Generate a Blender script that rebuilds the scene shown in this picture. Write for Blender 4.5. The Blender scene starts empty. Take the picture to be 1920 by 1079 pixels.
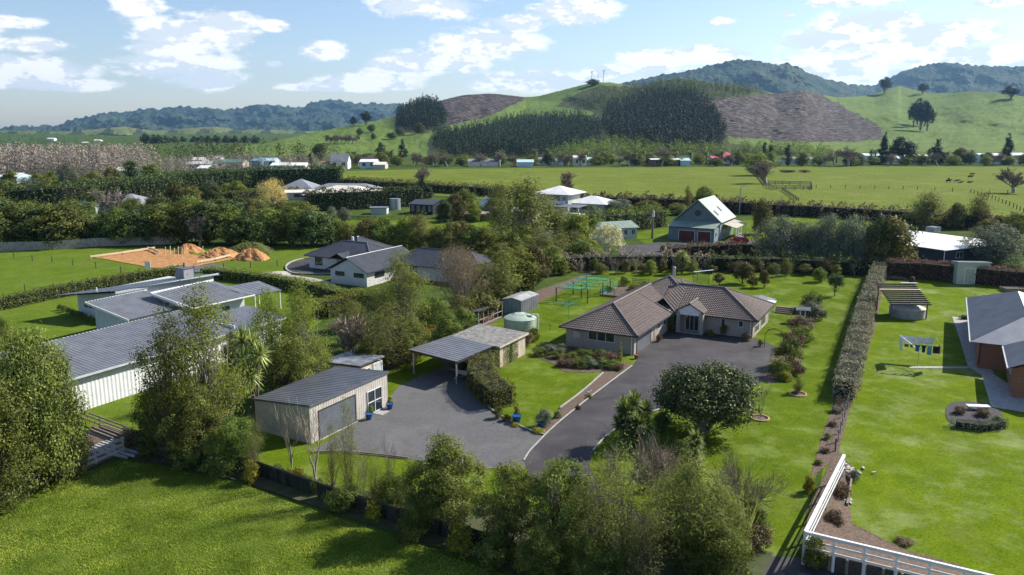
import bpy, math, random
import numpy as np
sin, cos, rad, pi = math.sin, math.cos, math.radians, math.pi
sc = bpy.context.scene
COL = sc.collection
RNG = np.random.default_rng(7)
random.seed(5)
# ------------------------------------------------------------------ camera geometry
FPX, CX, CY, HZ, CAMH = 1489.0, 960.0, 540.0, 238.0, 25.0
TH = math.atan((CY - HZ) / FPX)
def ray(px, py):
    u = (px - CX) / FPX; v = (CY - py) / FPX
    return u, cos(TH) + v * sin(TH), -sin(TH) + v * cos(TH)
def G(px, py, z=0.0):
    a, b, c = ray(px, py); t = (z - CAMH) / c
    return a * t, b * t
def atD(px, py, D):
    a, b, c = ray(px, py); k = D / math.hypot(a, b)
    return a * k, b * k, CAMH + c * k
def HT(bx, by, ty, zb=0.0):
    x, y = G(bx, by, zb)
    u, b, c = ray(bx, ty)
    return CAMH + y * c / b - zb
def MPP(px, py):
    x, y = G(px, py); return y * cos(TH) / FPX * 1.04
# ------------------------------------------------------------------ mesh builder
class MB:
    def __init__(s): s.v = []; s.f = []; s.r = []; s.n = 0; s.m = []
    def add(s, verts, faces, rnd=None, mi=0):
        verts = np.asarray(verts, float).reshape(-1, 3); faces = np.asarray(faces, int)
        s.v.append(verts); s.f.append(faces + s.n); s.n += len(verts)
        s.r.append(np.full(len(faces), .5) if rnd is None else np.broadcast_to(np.asarray(rnd, float), (len(faces),)).copy())
        s.m.append(np.full(len(faces), mi))
        return s
    def quads(s, q, rnd=None, mi=0):
        n = len(q); return s.add(np.asarray(q).reshape(-1, 3), np.arange(n * 4).reshape(n, 4), rnd, mi)
    def box(s, x0, x1, y0, y1, z0, z1, mi=0):
        v = [(x0,y0,z0),(x1,y0,z0),(x1,y1,z0),(x0,y1,z0),(x0,y0,z1),(x1,y0,z1),(x1,y1,z1),(x0,y1,z1)]
        return s.add(v, [(0,3,2,1),(4,5,6,7),(0,1,5,4),(1,2,6,5),(2,3,7,6),(3,0,4,7)], None, mi)
    def prism(s, poly, z0, z1, mi=0):
        n = len(poly); v = [(p[0], p[1], z0) for p in poly] + [(p[0], p[1], z1) for p in poly]
        s.add(v, [(i, (i+1) % n, n + (i+1) % n, n + i) for i in range(n)], None, mi)
        vv = [(p[0], p[1], z1) for p in poly]; c = np.mean(vv, axis=0)
        s.add(vv + [c], [(i, (i+1) % n, n) for i in range(n)], None, mi); return s
    def tube(s, pts, rads, k=6, rnd=None, cap=False, mi=0):
        P = np.asarray(pts, float); R = np.broadcast_to(np.asarray(rads, float), (len(P),))
        d = np.gradient(P, axis=0) if len(P) > 1 else np.array([[0, 0, 1.]])
        d /= np.linalg.norm(d, axis=1)[:, None] + 1e-9
        ref = np.where(np.abs(d[:, 2:3]) > .9, [[1., 0, 0]], [[0, 0, 1.]])
        a = np.cross(d, ref); a /= np.linalg.norm(a, axis=1)[:, None] + 1e-9; b = np.cross(d, a)
        t = np.arange(k) * 2 * pi / k
        V = P[:, None] + R[:, None, None] * (a[:, None] * np.cos(t)[None, :, None] + b[:, None] * np.sin(t)[None, :, None])
        n = len(P); F = []
        for i in range(n - 1):
            for j in range(k): F.append((i*k+j, i*k+(j+1) % k, (i+1)*k+(j+1) % k, (i+1)*k+j))
        s.add(V.reshape(-1, 3), F, rnd, mi)
        if cap:
            s.add(V[-1], [tuple(range(k))], rnd, mi) if k in (3, 4) else s.add(np.vstack([V[-1], P[-1]]), [(j, (j+1) % k, k) for j in range(k)], rnd, mi)
        return s
    def bar(s, a, b, w, h=None, mi=0):
        h = h or w; a = np.array(a, float); b = np.array(b, float); d = b - a; d /= np.linalg.norm(d) + 1e-9
        ref = np.array([0, 0, 1.]) if abs(d[2]) < .9 else np.array([1., 0, 0])
        x = np.cross(d, ref); x /= np.linalg.norm(x); y = np.cross(x, d)
        o = [(-1,-1),(1,-1),(1,1),(-1,1)]
        v = [a + x*i*w/2 + y*j*h/2 for i, j in o] + [b + x*i*w/2 + y*j*h/2 for i, j in o]
        return s.add(v, [(0,3,2,1),(4,5,6,7),(0,1,5,4),(1,2,6,5),(2,3,7,6),(3,0,4,7)], None, mi)
    def mesh(s, name, mats, smooth=False):
        me = bpy.data.meshes.new(name)
        V = np.vstack(s.v) if s.v else np.zeros((0, 3))
        me.vertices.add(len(V)); me.vertices.foreach_set('co', V.astype(np.float32).ravel())
        lt = np.concatenate([np.full(len(f), f.shape[1]) for f in s.f]); li = np.concatenate([f.ravel() for f in s.f])
        me.loops.add(len(li)); me.loops.foreach_set('vertex_index', li.astype(np.int32))
        me.polygons.add(len(lt)); ls = np.concatenate([[0], np.cumsum(lt)[:-1]])
        me.polygons.foreach_set('loop_start', ls.astype(np.int32)); me.polygons.foreach_set('loop_total', lt.astype(np.int32))
        mats = mats if isinstance(mats, (list, tuple)) else [mats]
        for m in mats: me.materials.append(m)
        if len(mats) > 1: me.polygons.foreach_set('material_index', np.concatenate(s.m).astype(np.int32))
        a = me.attributes.new('rnd', 'FLOAT', 'FACE'); a.data.foreach_set('value', np.concatenate(s.r).astype(np.float32))
        me.update(calc_edges=True); me.validate()
        me.polygons.foreach_set('use_smooth', np.full(len(lt), bool(smooth)))
        return me
    def obj(s, name, mats, parent=None, smooth=False, loc=None, label=None):
        o = bpy.data.objects.new(name, s.mesh(name, mats, smooth)); COL.objects.link(o)
        if parent is not None: o.parent = parent
        if loc is not None: o.location = loc
        if label: o['label'] = label
        return o
def tag(o, label=None, cat=None, group=None, kind=None):
    if label: o['label'] = label
    if cat: o['category'] = cat
    if group: o['group'] = group
    if kind: o['kind'] = kind
    return o
def empty(name, loc, deg=0.0, label=None, cat=None, group=None):
    o = bpy.data.objects.new(name, None); COL.objects.link(o); o.empty_display_size = .2
    o.location = (loc[0], loc[1], loc[2] if len(loc) > 2 else 0.0); o.rotation_euler = (0, 0, rad(-deg))
    return tag(o, label, cat, group)
def put(o, loc, deg=0, s=1.0):
    o.location = (loc[0], loc[1], loc[2] if len(loc) > 2 else 0.0); o.rotation_euler = (0, 0, rad(deg))
    o.scale = s if isinstance(s, (tuple, list)) else (s, s, s); return o
def dup(root, loc, deg=0, s=1.0, label=None, group=None):
    def cp(o, p):
        c = o.copy(); COL.objects.link(c)
        if p is not None: c.parent = p
        for ch in o.children: cp(ch, c)
        return c
    r = cp(root, None); put(r, loc, deg, s)
    if label: r['label'] = label
    if group: r['group'] = group
    elif 'group' in r: del r['group']
    return r
# ------------------------------------------------------------------ materials
def nmat(name):
    m = bpy.data.materials.new(name); m.use_nodes = True; nt = m.node_tree; nt.nodes.clear()
    out = nt.nodes.new('ShaderNodeOutputMaterial'); return m, nt, out
def N(nt, t, **kw):
    n = nt.nodes.new(t)
    for k, v in kw.items():
        if k.startswith('i_'): n.inputs[k[2:].replace('_', ' ')].default_value = v
        else: setattr(n, k, v)
    return n
def ramp(nt, fac, stops):
    r = nt.nodes.new('ShaderNodeValToRGB'); e = r.color_ramp.elements
    while len(e) < len(stops): e.new(.5)
    for i, (p, c) in enumerate(stops): e[i].position = p; e[i].color = (*c, 1) if len(c) == 3 else c
    nt.links.new(fac, r.inputs[0]); return r.outputs[0]
def mixc(nt, f, a, b, bt='MIX'):
    m = nt.nodes.new('ShaderNodeMix'); m.data_type = 'RGBA'; m.blend_type = bt
    for s, v in ((m.inputs[0], f), (m.inputs[6], a), (m.inputs[7], b)):
        if hasattr(v, 'is_linked'): nt.links.new(v, s)
        else: s.default_value = v if isinstance(v, (int, float)) else (*v, 1)
    return m.outputs[2]
def noise(nt, scale, detail=3, rough=.55, coord='Object', dist=0.0, vec=None, sc3=None):
    n = N(nt, 'ShaderNodeTexNoise'); n.inputs['Scale'].default_value = scale; n.inputs['Detail'].default_value = detail
    n.inputs['Roughness'].default_value = rough; n.inputs['Distortion'].default_value = dist
    if vec is None:
        tc = nt.nodes.new('ShaderNodeTexCoord'); vec = tc.outputs[coord]
    if sc3:
        mp = N(nt, 'ShaderNodeMapping'); mp.inputs['Scale'].default_value = sc3; nt.links.new(vec, mp.inputs[0]); vec = mp.outputs[0]
    nt.links.new(vec, n.inputs['Vector']); return n.outputs[0]
def M(name, c1, c2=None, scale=2.0, rough=.7, metal=0.0, bump=0.0, bscale=20, detail=4, spec=.3, lo=.35, hi=.65, sc3=None):
    m, nt, out = nmat(name); b = N(nt, 'ShaderNodeBsdfPrincipled'); nt.links.new(b.outputs[0], out.inputs[0])
    b.inputs['Roughness'].default_value = rough; b.inputs['Metallic'].default_value = metal; b.inputs['Specular IOR Level'].default_value = spec
    if c2 is None: c2 = tuple(x * .8 for x in c1)
    f = noise(nt, scale, detail, sc3=sc3); nt.links.new(ramp(nt, f, [(lo, c2), (hi, c1)]), b.inputs['Base Color'])
    if bump:
        bp = N(nt, 'ShaderNodeBump'); bp.inputs['Strength'].default_value = bump; bp.inputs['Distance'].default_value = .05
        nt.links.new(noise(nt, bscale, 3), bp.inputs['Height']); nt.links.new(bp.outputs[0], b.inputs['Normal'])
    return m
LF = 2.1
def LEAF(name, dark, mid, light, trans=.3, rough=.5, ov=.25, spec=.14):
    m, nt, out = nmat(name); dark, mid, light = [tuple(v * LF for v in q) for q in (dark, mid, light)]
    at = N(nt, 'ShaderNodeAttribute'); at.attribute_name = 'rnd'
    c = ramp(nt, at.outputs['Fac'], [(.1, dark), (.5, mid), (.9, light)])
    oi = N(nt, 'ShaderNodeObjectInfo'); hs = N(nt, 'ShaderNodeHueSaturation')
    mr = N(nt, 'ShaderNodeMapRange'); mr.inputs[3].default_value = 1 - ov; mr.inputs[4].default_value = 1 + ov
    nt.links.new(oi.outputs['Random'], mr.inputs[0]); nt.links.new(mr.outputs[0], hs.inputs['Value'])
    mr2 = N(nt, 'ShaderNodeMapRange'); mr2.inputs[3].default_value = .47; mr2.inputs[4].default_value = .503
    nt.links.new(oi.outputs['Random'], mr2.inputs[0]); nt.links.new(mr2.outputs[0], hs.inputs['Hue']); nt.links.new(c, hs.inputs['Color'])
    b = N(nt, 'ShaderNodeBsdfPrincipled'); b.inputs['Roughness'].default_value = rough + .15; b.inputs['Specular IOR Level'].default_value = spec
    nt.links.new(hs.outputs[0], b.inputs['Base Color'])
    if trans:
        t = N(nt, 'ShaderNodeBsdfTranslucent'); g = mixc(nt, 1.0, hs.outputs[0], (1.25, 1.25, .6), 'MULTIPLY'); nt.links.new(g, t.inputs[0])
        mx = N(nt, 'ShaderNodeMixShader'); mx.inputs[0].default_value = trans
        nt.links.new(b.outputs[0], mx.inputs[1]); nt.links.new(t.outputs[0], mx.inputs[2]); nt.links.new(mx.outputs[0], out.inputs[0])
    else: nt.links.new(b.outputs[0], out.inputs[0])
    return m
def GRASS(name, a, b, c, s1=.08, s2=1.2, s3=9.0, bump=.6, pale=None, ps=.15, stripes=0):
    """a dark, b mid, c light; three noise octaves of patches, mottling and tufts"""
    m, nt, out = nmat(name); bs = N(nt, 'ShaderNodeBsdfPrincipled'); bs.inputs['Roughness'].default_value = .85; bs.inputs['Specular IOR Level'].default_value = .02
    n1 = noise(nt, s1, 4, .6, dist=.6); n2 = noise(nt, s2, 5, .65, dist=.3); n3 = noise(nt, s3, 4, .7)
    c1 = ramp(nt, n1, [(.3, a), (.5, b), (.7, c)]); c2 = ramp(nt, n2, [(.32, a), (.5, b), (.66, c)])
    x = mixc(nt, .55, c1, c2)
    nd = noise(nt, s1 * 2.6, 6, .7, dist=.4); x = mixc(nt, ramp(nt, nd, [(.36, (.0, .0, .0)), (.6, (.55, .55, .55))]), x, tuple(q * w_ for q, w_ in zip(a, (.8, .95, .9))))
    x = mixc(nt, .75, x, ramp(nt, n3, [(.28, (.34, .4, .34)), (.5, (1, 1, 1)), (.72, (1.6, 1.5, 1.3))]), 'MULTIPLY')
    nt_ = noise(nt, s1 * 1.7, 7, .8, dist=.3, sc3=(1, .55, 1)); x = mixc(nt, ramp(nt, nt_, [(.53, (0, 0, 0)), (.7, (.38, .38, .38))]), x, (.165, .15, .06))
    if pale:
        n4 = noise(nt, ps, 6, .75, dist=.25); x = mixc(nt, ramp(nt, n4, [(.5, (0, 0, 0)), (.68, (.65, .65, .65))]), x, pale)
        n5 = noise(nt, 3.2, 2, .8); x = mixc(nt, ramp(nt, n5, [(.735, (0, 0, 0)), (.76, (.7, .7, .7))]), x, (.4, .42, .3))
    nt.links.new(x, bs.inputs['Base Color'])
    bp = N(nt, 'ShaderNodeBump'); bp.inputs['Strength'].default_value = bump; bp.inputs['Distance'].default_value = .12
    nt.links.new(n3, bp.inputs['Height']); nt.links.new(bp.outputs[0], bs.inputs['Normal'])
    nt.links.new(bs.outputs[0], out.inputs[0]); return m
# ------------------------------------------------------------------ vegetation
def unit(n, rng):
    d = rng.normal(size=(n, 3)); return d / (np.linalg.norm(d, axis=1)[:, None] + 1e-9)
def leafquads(mb, C, nrm, size, rng, rnd, aspect=.55, spread=.9, size_var=.35, mi=0, droop=0.0):
    """one small face per point; nrm is the preferred facing, blended with a random direction"""
    n = len(C); nn = nrm + spread * unit(n, rng); nn /= np.linalg.norm(nn, axis=1)[:, None] + 1e-9
    r = unit(n, rng); r[:, 2] -= droop
    a = np.cross(nn, r); a /= np.linalg.norm(a, axis=1)[:, None] + 1e-9; b = np.cross(nn, a)
    s = size * (1 + size_var * rng.uniform(-1, 1, n)); a *= (s * .5)[:, None]; b *= (s * .5 * aspect)[:, None]
    q = np.stack([C - a, C - .15*a - b, C + a, C + .1*a + b], axis=1)
    mb.quads(q, rnd, mi)
BARK = M('bark', (.16, .13, .1), (.07, .055, .045), 6, .9, bump=.5, bscale=15)
BARKP = M('pale_bark', (.36, .32, .28), (.2, .17, .14), 8, .9, bump=.4, bscale=15)
L_OLIVE = LEAF('leaf_olive_green', (.02, .029, .008), (.062, .082, .02), (.145, .16, .042), .4)
L_BUSH = LEAF('leaf_mid_green', (.02, .032, .008), (.052, .076, .016), (.105, .135, .03), .36)
L_LIGHT = LEAF('leaf_fresh_green', (.038, .052, .01), (.078, .10, .018), (.13, .155, .032), .4)
L_WISP = LEAF('leaf_wispy_olive', (.036, .042, .013), (.078, .088, .024), (.13, .145, .042), .42)
L_DARK = LEAF('leaf_dark_green', (.012, .022, .007), (.03, .05, .014), (.065, .085, .025), .15)
L_GREY = LEAF('leaf_silver_grey', (.03, .038, .026), (.065, .078, .055), (.12, .138, .10), .2)
L_PINE = LEAF('needle_dark', (.003, .007, .003), (.008, .015, .006), (.018, .03, .011), .05)
L_BROWN = LEAF('twig_brown', (.07, .055, .04), (.13, .108, .08), (.2, .17, .13), .15)
L_PINK = LEAF('twig_pinkish', (.08, .067, .058), (.11, .093, .082), (.145, .125, .11), .15)
L_GOLD = LEAF('twig_gold', (.16, .12, .04), (.3, .235, .09), (.42, .34, .15), .2)
L_MAG = LEAF('leaf_magnolia', (.009, .015, .005), (.026, .038, .012), (.115, .12, .045), .1, .35, .1, .1)  # lightest leaf tone paints in the pale highlights of glossy leaves
L_YEL = LEAF('flower_yellow', (.035, .055, .01), (.085, .10, .014), (.26, .21, .012), .3)
L_RED = LEAF('leaf_reddish', (.024, .024, .012), (.06, .048, .026), (.15, .085, .055), .2)
L_RUST = LEAF('leaf_bronze', (.018, .024, .008), (.055, .056, .014), (.125, .112, .03), .2)
L_PALM = LEAF('leaf_palm', (.02, .032, .01), (.055, .075, .02), (.14, .17, .045), .2)
L_YUC = LEAF('leaf_sword', (.03, .05, .012), (.11, .14, .04), (.3, .33, .13), .2)
L_WHITE = LEAF('blossom_white', (.09, .1, .05), (.25, .25, .17), (.62, .6, .52), .3)
L_HRED = LEAF('leaf_red_hedge', (.022, .018, .011), (.065, .038, .024), (.16, .075, .055), .2)
L_MIXH = LEAF('leaf_mixed_hedge', (.025, .035, .018), (.10, .105, .065), (.27, .235, .18), .2)
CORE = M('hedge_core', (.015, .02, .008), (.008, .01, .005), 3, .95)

def lobes_crown(rng, H, W, z0, nlobe, shape='round'):
    L = []
    for i in range(nlobe):
        if shape == 'round':
            a = i * 2.4 + rng.uniform(-.5, .5); tt = (i + .5) / nlobe; z = z0 + (H - z0) * (.1 + .78 * tt)
            k = (1 - (2 * tt - .75) ** 2 * .42) if tt > .37 else 1 - (.37 - tt) * .6; r = W * .5 * rng.uniform(.35, .66) * k * (1 if tt < .85 else .5)
            R = W * rng.uniform(.19, .29) * k; L.append((r*cos(a), r*sin(a), z, R, R, min(R * .85, (H - z) * .95 + .05 * H)))
        elif shape == 'col':
            t = (i + .5) / nlobe; z = z0 + (H - z0) * t; w = W * .5 * (sin(pi * min(1, t * .85 + .18)) ** .6)
            a = rng.uniform(0, 2*pi); r = w * .35; R = max(w * .75, W * .1); L.append((r*cos(a), r*sin(a), z, R, R, (H - z0) / nlobe * 1.1))
        elif shape == 'cone':
            t = (i + .5) / nlobe; z = z0 + (H - z0) * t * .97; w = W * .5 * (1 - t) ** .8 + .04 * W
            a = rng.uniform(0, 2*pi); r = w * .3; L.append((r*cos(a), r*sin(a), z, w * .85, w * .85, (H - z0) / nlobe * 1.0))
        elif shape == 'flat':
            a = rng.uniform(0, 2*pi); r = W * .5 * rng.uniform(.1, .7); z = z0 + (H - z0) * (.65 - .3 * (r / (W * .5)) ** 2 + rng.uniform(-.1, .12))
            R = W * rng.uniform(.16, .25); L.append((r*cos(a), r*sin(a), z, R, R, R * .6))
    return L
def make_tree(rng, H, W, z0=None, shape='round', nlobe=12, nclump=160, per=60, leaf=.25, clr=.35, aspect=.55, lm=None, bark=None,
              stems=1, trunk_r=None, nbr=40, inner=.5, name='tree', droop=0.0, spread=.9, up=.35, wisp=0.0, lowz=None):
    """returns crown mesh and trunk mesh, base at origin"""
    z0 = H * .2 if z0 is None else z0
    L = lobes_crown(rng, H, W, z0, nlobe, shape); mb = MB(); P = []; O = []
    vol = np.array([l[3]*l[4]*l[5] for l in L]) ** .67; vol /= vol.sum()
    idx = rng.choice(len(L), nclump, p=vol)
    for i in idx:
        l = L[i]; d = unit(1, rng)[0]; d[2] = abs(d[2]) if rng.random() < .55 else d[2]
        k = rng.uniform(inner, 1.0) ** .5
        c = np.array([l[0] + d[0]*l[3]*k, l[1] + d[1]*l[4]*k, l[2] + d[2]*l[5]*k]); c[2] = max(c[2], (z0 if lowz is None else lowz) + .1*rng.random()); P.append(c); O.append(d)
    P = np.array(P); O = np.array(O); n = nclump * per
    ci = np.repeat(np.arange(nclump), per)
    off = rng.normal(size=(n, 3)) * clr * np.array([1, 1, .75 + wisp])
    if wisp: off[:, 2] += np.abs(off[:, 2]) * .3
    C = P[ci] + off
    nrm = O[ci] * .7 + off / (clr * 1.6); nrm[:, 2] += up
    cr = rng.uniform(0, 1, nclump); rn = np.clip(.6 * cr[ci] + .4 * rng.uniform(0, 1, n), 0, 1)
    C[:, 2] = np.maximum(C[:, 2], .05)
    leafquads(mb, C, nrm, leaf, rng, rn, aspect, spread, droop=droop)
    crown = mb.mesh(name + '_crown', lm or L_BUSH)
    tb = MB(); r0 = trunk_r or H * .02
    tops = []
    for s in range(stems):
        a = rng.uniform(0, 2*pi); sp = (W * .18 if stems > 1 else W * .03)
        b0 = np.array([cos(a)*sp*.25*(stems > 1), sin(a)*sp*.25*(stems > 1), 0]); b1 = np.array([cos(a)*sp, sin(a)*sp, H * (.72 if shape != 'flat' else .6)])
        t = np.linspace(0, 1, 6)[:, None]; pts = b0 + (b1 - b0) * t + rng.normal(size=(6, 3)) * H * .008 * (t > 0)
        rr = r0 * (1 - .8 * t[:, 0]) / (1 if stems == 1 else 1.6); tb.tube(pts, rr, 7); tops.append((pts, rr))
    for i in rng.choice(nclump, min(nbr, nclump), replace=False):
        pts, rr = tops[rng.integers(len(tops))]; c = P[i]
        k = int(np.clip(c[2] / H * 5.5 - 1.6, 0, 4)); s0 = pts[k]
        mid = (s0 + c) / 2 + np.array([0, 0, -.04 * H]) * rng.uniform(-.5, 1) + rng.normal(size=3) * .02 * H
        tb.tube([s0, mid, c], [rr[k] * .5, rr[k] * .28, r0 * .06], 4)
    return crown, tb.mesh(name + '_trunk', bark or BARK, True)
def bare_tree(rng, H, spread=.5, levels=5, nb=4, r0=None, tw=.02, name='bare', lm=None, bark=None, up=.35, first=.28, split=2, fan=.0):
    """recursive leafless tree: thick wood in trunk mesh, twigs in crown mesh"""
    tb = MB(); cb = MB(); r0 = r0 or H * .022
    def grow(p, d, L, r, lv):
        n = 4; pts = [p]; q = p.copy(); dd = d.copy()
        for i in range(n):
            dd = dd + rng.normal(size=3) * .12 + np.array([0, 0, up * .12]); dd /= np.linalg.norm(dd); q = q + dd * L / n; pts.append(q.copy())
        r1 = max(r * .6, tw * .4)
        tgt = tb if lv < 2 else cb
        tgt.tube(pts, np.linspace(r, r1, n + 1), 6 if lv < 2 else 3, rnd=rng.random())
        if lv >= levels: return
        for k in range(nb if lv else nb + 1):
            t = rng.uniform(.35, 1.0) if k else 1.0; i = min(n, int(t * n)); b = pts[i]
            v = rng.normal(size=3); v -= v.dot(dd) * dd; v /= np.linalg.norm(v)
            ang = spread * rng.uniform(.6, 1.25); nd = dd * cos(ang) + v * sin(ang) + np.array([0, 0, up * .25]); nd /= np.linalg.norm(nd)
            grow(b, nd, L * rng.uniform(.62, .85), r1 * rng.uniform(.6, .85), lv + 1)
    st = max(1, split)
    for s in range(st):
        a = 2*pi*s/st + rng.uniform(0, 1); d = np.array([cos(a)*fan, sin(a)*fan, 1.0]); d /= np.linalg.norm(d)
        grow(np.array([0, 0, 0.]), d, H * first, r0 / (1 if st == 1 else 1.4), 0 if st == 1 else 1)
    allv = np.vstack([np.vstack(x.v) for x in (tb, cb) if x.n]); s = H / allv[:, 2].max()
    for x in (tb, cb): x.v = [v * s for v in x.v]
    if not tb.n: tb.tube([(0, 0, 0), (0, 0, .1 * H)], r0, 6)
    return cb.mesh(name + '_crown', lm or L_BROWN), tb.mesh(name + '_trunk', bark or BARKP, True)
def palm(rng, H, nf=34, fl=3.2, name='palm', tr=.32):
    cb = MB(); tb = MB(); zt = H - fl * .45
    tb.tube([(0, 0, 0), (.05, 0, zt * .5), (0, .05, zt), (0, 0, zt + .3)], [tr * 1.2, tr, tr * 1.1, tr * .8], 8)
    for i in range(nf):
        a = rng.uniform(0, 2*pi); e = rng.uniform(-.45, 1.25); l = fl * rng.uniform(.8, 1.1)
        pts = []; q = np.array([0, 0, zt + .2]); th = e
        for k in range(9):
            pts.append(q.copy()); q = q + np.array([cos(a)*cos(th), sin(a)*cos(th), sin(th)]) * l / 8; th -= .2
        pts = np.array(pts); side = np.array([-sin(a), cos(a), 0])
        rn = rng.random()
        for k in range(1, 9):
            w = fl * .16 * sin(pi * (k / 9) ** .7) + .04
            for sg in (1, -1):
                t = pts[k] + side * sg * w + (pts[k] - pts[k-1]) * .9 + np.array([0, 0, -.35 * w])
                cb.quads(np.array([[pts[k-1], t * .5 + pts[k-1] * .5 , t, pts[k]]]), rn * .5 + rng.random() * .5)
    return cb.mesh(name + '_fronds', L_PALM), tb.mesh(name + '_trunk', BARK, True)
def swordtree(rng, H, heads, nl=90, ll=.9, w=.06, name='sword', lm=None, droop=.5):
    cb = MB(); tb = MB()
    for (hx, hy, hz) in heads:
        tb.tube([(0, 0, 0), (hx*.35, hy*.35, hz*.5), (hx, hy, hz)], [.16, .12, .09], 6)
        for i in range(nl):
            d = unit(1, rng)[0]; d[2] = d[2] * .8 + .28; d /= np.linalg.norm(d); l = ll * rng.uniform(.7, 1.1)
            s = np.cross(d, [0, 0, 1.]); s = s / (np.linalg.norm(s) + 1e-6) * w * .5; o = np.array([hx, hy, hz])
            p1 = o + d*l*.5; p2 = o + d*l + np.array([0, 0, -droop*l*.35*(1-abs(d[2]))])
            rn = rng.random(); cb.quads(np.array([[o - s*.5, o + s*.5, p1 + s, p1 - s], [p1 - s, p1 + s, p2 + s*.1, p2 - s*.1]]), rn)
    return cb.mesh(name + '_heads', lm or L_YUC), tb.mesh(name + '_trunk', BARK, True)

PROT = {}
def proto(kind, meshes, H, W, cat='tree', nm=None):
    PROT.setdefault(kind, []).append((meshes, H, W, cat, nm or 'tree'))
R = RNG
def mk(kind, n, H, W, cat='tree', nm='tree', **kw):
    for i in range(n): proto(kind, make_tree(R, H, W, name=kind, **kw), H, W, cat, nm)
# near, fine leaved
mk('ngreen', 3, 7, 5.4, nm='broadleaf_tree', z0=.5, nlobe=15, nclump=330, per=62, leaf=.15, clr=.24, lm=L_OLIVE, stems=3, nbr=90)
mk('nbush', 2, 4.2, 4.0, nm='leafy_tree', z0=.05, nlobe=12, nclump=260, per=55, leaf=.14, clr=.22, lm=L_BUSH, stems=3, nbr=50)
mk('nlight', 2, 8, 4.2, nm='birch_tree', z0=1.2, shape='col', nlobe=9, nclump=270, per=44, leaf=.13, clr=.27, lm=L_LIGHT, bark=BARKP, nbr=110, wisp=.4)
mk('nwisp', 2, 8, 3.4, nm='slender_tree', z0=.8, shape='col', nlobe=9, nclump=190, per=30, leaf=.13, clr=.32, lm=L_WISP, bark=BARK, stems=4, nbr=110, wisp=.8, aspect=.35, trunk_r=.07)
mk('nbig', 1, 9, 9, nm='broadleaf_tree', z0=.2, nlobe=22, nclump=900, per=50, leaf=.2, clr=.36, lm=L_OLIVE, nbr=90)
mk('magnolia', 1, 5.6, 8.6, nm='magnolia_tree', z0=1.5, nlobe=26, nclump=1300, per=22, leaf=.21, clr=.24, lm=L_MAG, bark=BARKP, stems=4, nbr=120, trunk_r=.2, aspect=.6, lowz=1.3)
mk('feather', 2, 5.5, 4.6, nm='feathery_tree', z0=.4, nlobe=12, nclump=260, per=50, leaf=.26, clr=.28, aspect=.14, lm=L_WISP, stems=3, nbr=60, wisp=.6)
mk('shrub', 3, 1.5, 1.8, 'shrub', 'shrub', z0=.05, nlobe=7, nclump=80, per=40, leaf=.1, clr=.13, lm=L_BUSH, nbr=8, stems=2)
mk('shrubgrey', 1, 1.2, 1.5, 'shrub', 'shrub', z0=.05, nlobe=7, nclump=70, per=40, leaf=.09, clr=.12, lm=L_GREY, nbr=8, stems=2)
mk('shrubyel', 1, 1.2, 1.6, 'shrub', 'flowering_shrub', z0=.05, nlobe=7, nclump=70, per=40, leaf=.1, clr=.12, lm=L_YEL, nbr=8, stems=2)
mk('shrubred', 2, 1.2, 1.5, 'shrub', 'shrub', z0=.05, nlobe=7, nclump=80, per=34, leaf=.1, clr=.14, lm=L_RED, nbr=10, stems=2)
mk('ball', 1, 2.6, 1.9, 'tree', 'clipped_tree', z0=1.1, nlobe=9, nclump=130, per=45, leaf=.1, clr=.13, lm=L_DARK, nbr=30, stems=1, trunk_r=.07)
mk('citrus', 2, 3.0, 2.6, 'tree', 'fruit_tree', z0=.5, nlobe=9, nclump=120, per=45, leaf=.15, clr=.18, lm=L_RUST, nbr=25, stems=1, trunk_r=.07)
mk('cypress', 1, 3.2, .62, 'tree', 'columnar_cypress', z0=.05, shape='col', nlobe=9, nclump=120, per=40, leaf=.07, clr=.07, lm=L_YEL, nbr=10, trunk_r=.04)
L_TAN = LEAF('twig_warm_tan', (.06, .048, .025), (.105, .085, .045), (.15, .125, .07), .3)
mk('mtan', 1, 9, 9, nm='spreading_tree', z0=2.2, nlobe=14, nclump=330, per=34, leaf=.2, clr=.4, aspect=.3, lm=L_TAN, bark=BARKP, stems=3, nbr=200, wisp=.3, trunk_r=.2)
# middle distance, coarser faces
mk('mgreen', 3, 11, 9, nm='broadleaf_tree', z0=.2, nlobe=15, nclump=230, per=36, leaf=.42, clr=.5, lm=L_BUSH, nbr=30)
mk('molive', 3, 10, 8, nm='broadleaf_tree', z0=.2, nlobe=15, nclump=230, per=36, leaf=.4, clr=.5, lm=L_OLIVE, nbr=30)
mk('mdark', 3, 11, 8, nm='dense_tree', z0=.3, nlobe=15, nclump=230, per=36, leaf=.42, clr=.5, lm=L_DARK, nbr=20)
mk('mwisp', 2, 9, 4.6, nm='slender_tree', z0=.6, shape='col', nlobe=8, nclump=150, per=36, leaf=.3, clr=.5, lm=L_WISP, bark=BARKP, nbr=60, wisp=.5, aspect=.4, stems=3)
mk('mlight', 2, 9, 6, nm='broadleaf_tree', z0=.2, nlobe=12, nclump=180, per=36, leaf=.34, clr=.45, lm=L_LIGHT, nbr=40)
mk('mgrey', 2, 8, 8, nm='olive_tree', z0=.3, nlobe=16, nclump=300, per=44, leaf=.3, clr=.45, lm=L_GREY, nbr=20, aspect=.4)
mk('mrust', 2, 9, 8, nm='broadleaf_tree', z0=.1, nlobe=15, nclump=230, per=36, leaf=.4, clr=.42, lm=L_RUST, nbr=30)
mk('mwhite', 1, 5, 6, nm='blossom_tree', z0=.6, nlobe=12, nclump=200, per=34, leaf=.22, clr=.3, lm=L_WHITE, nbr=60, bark=BARKP)
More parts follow.
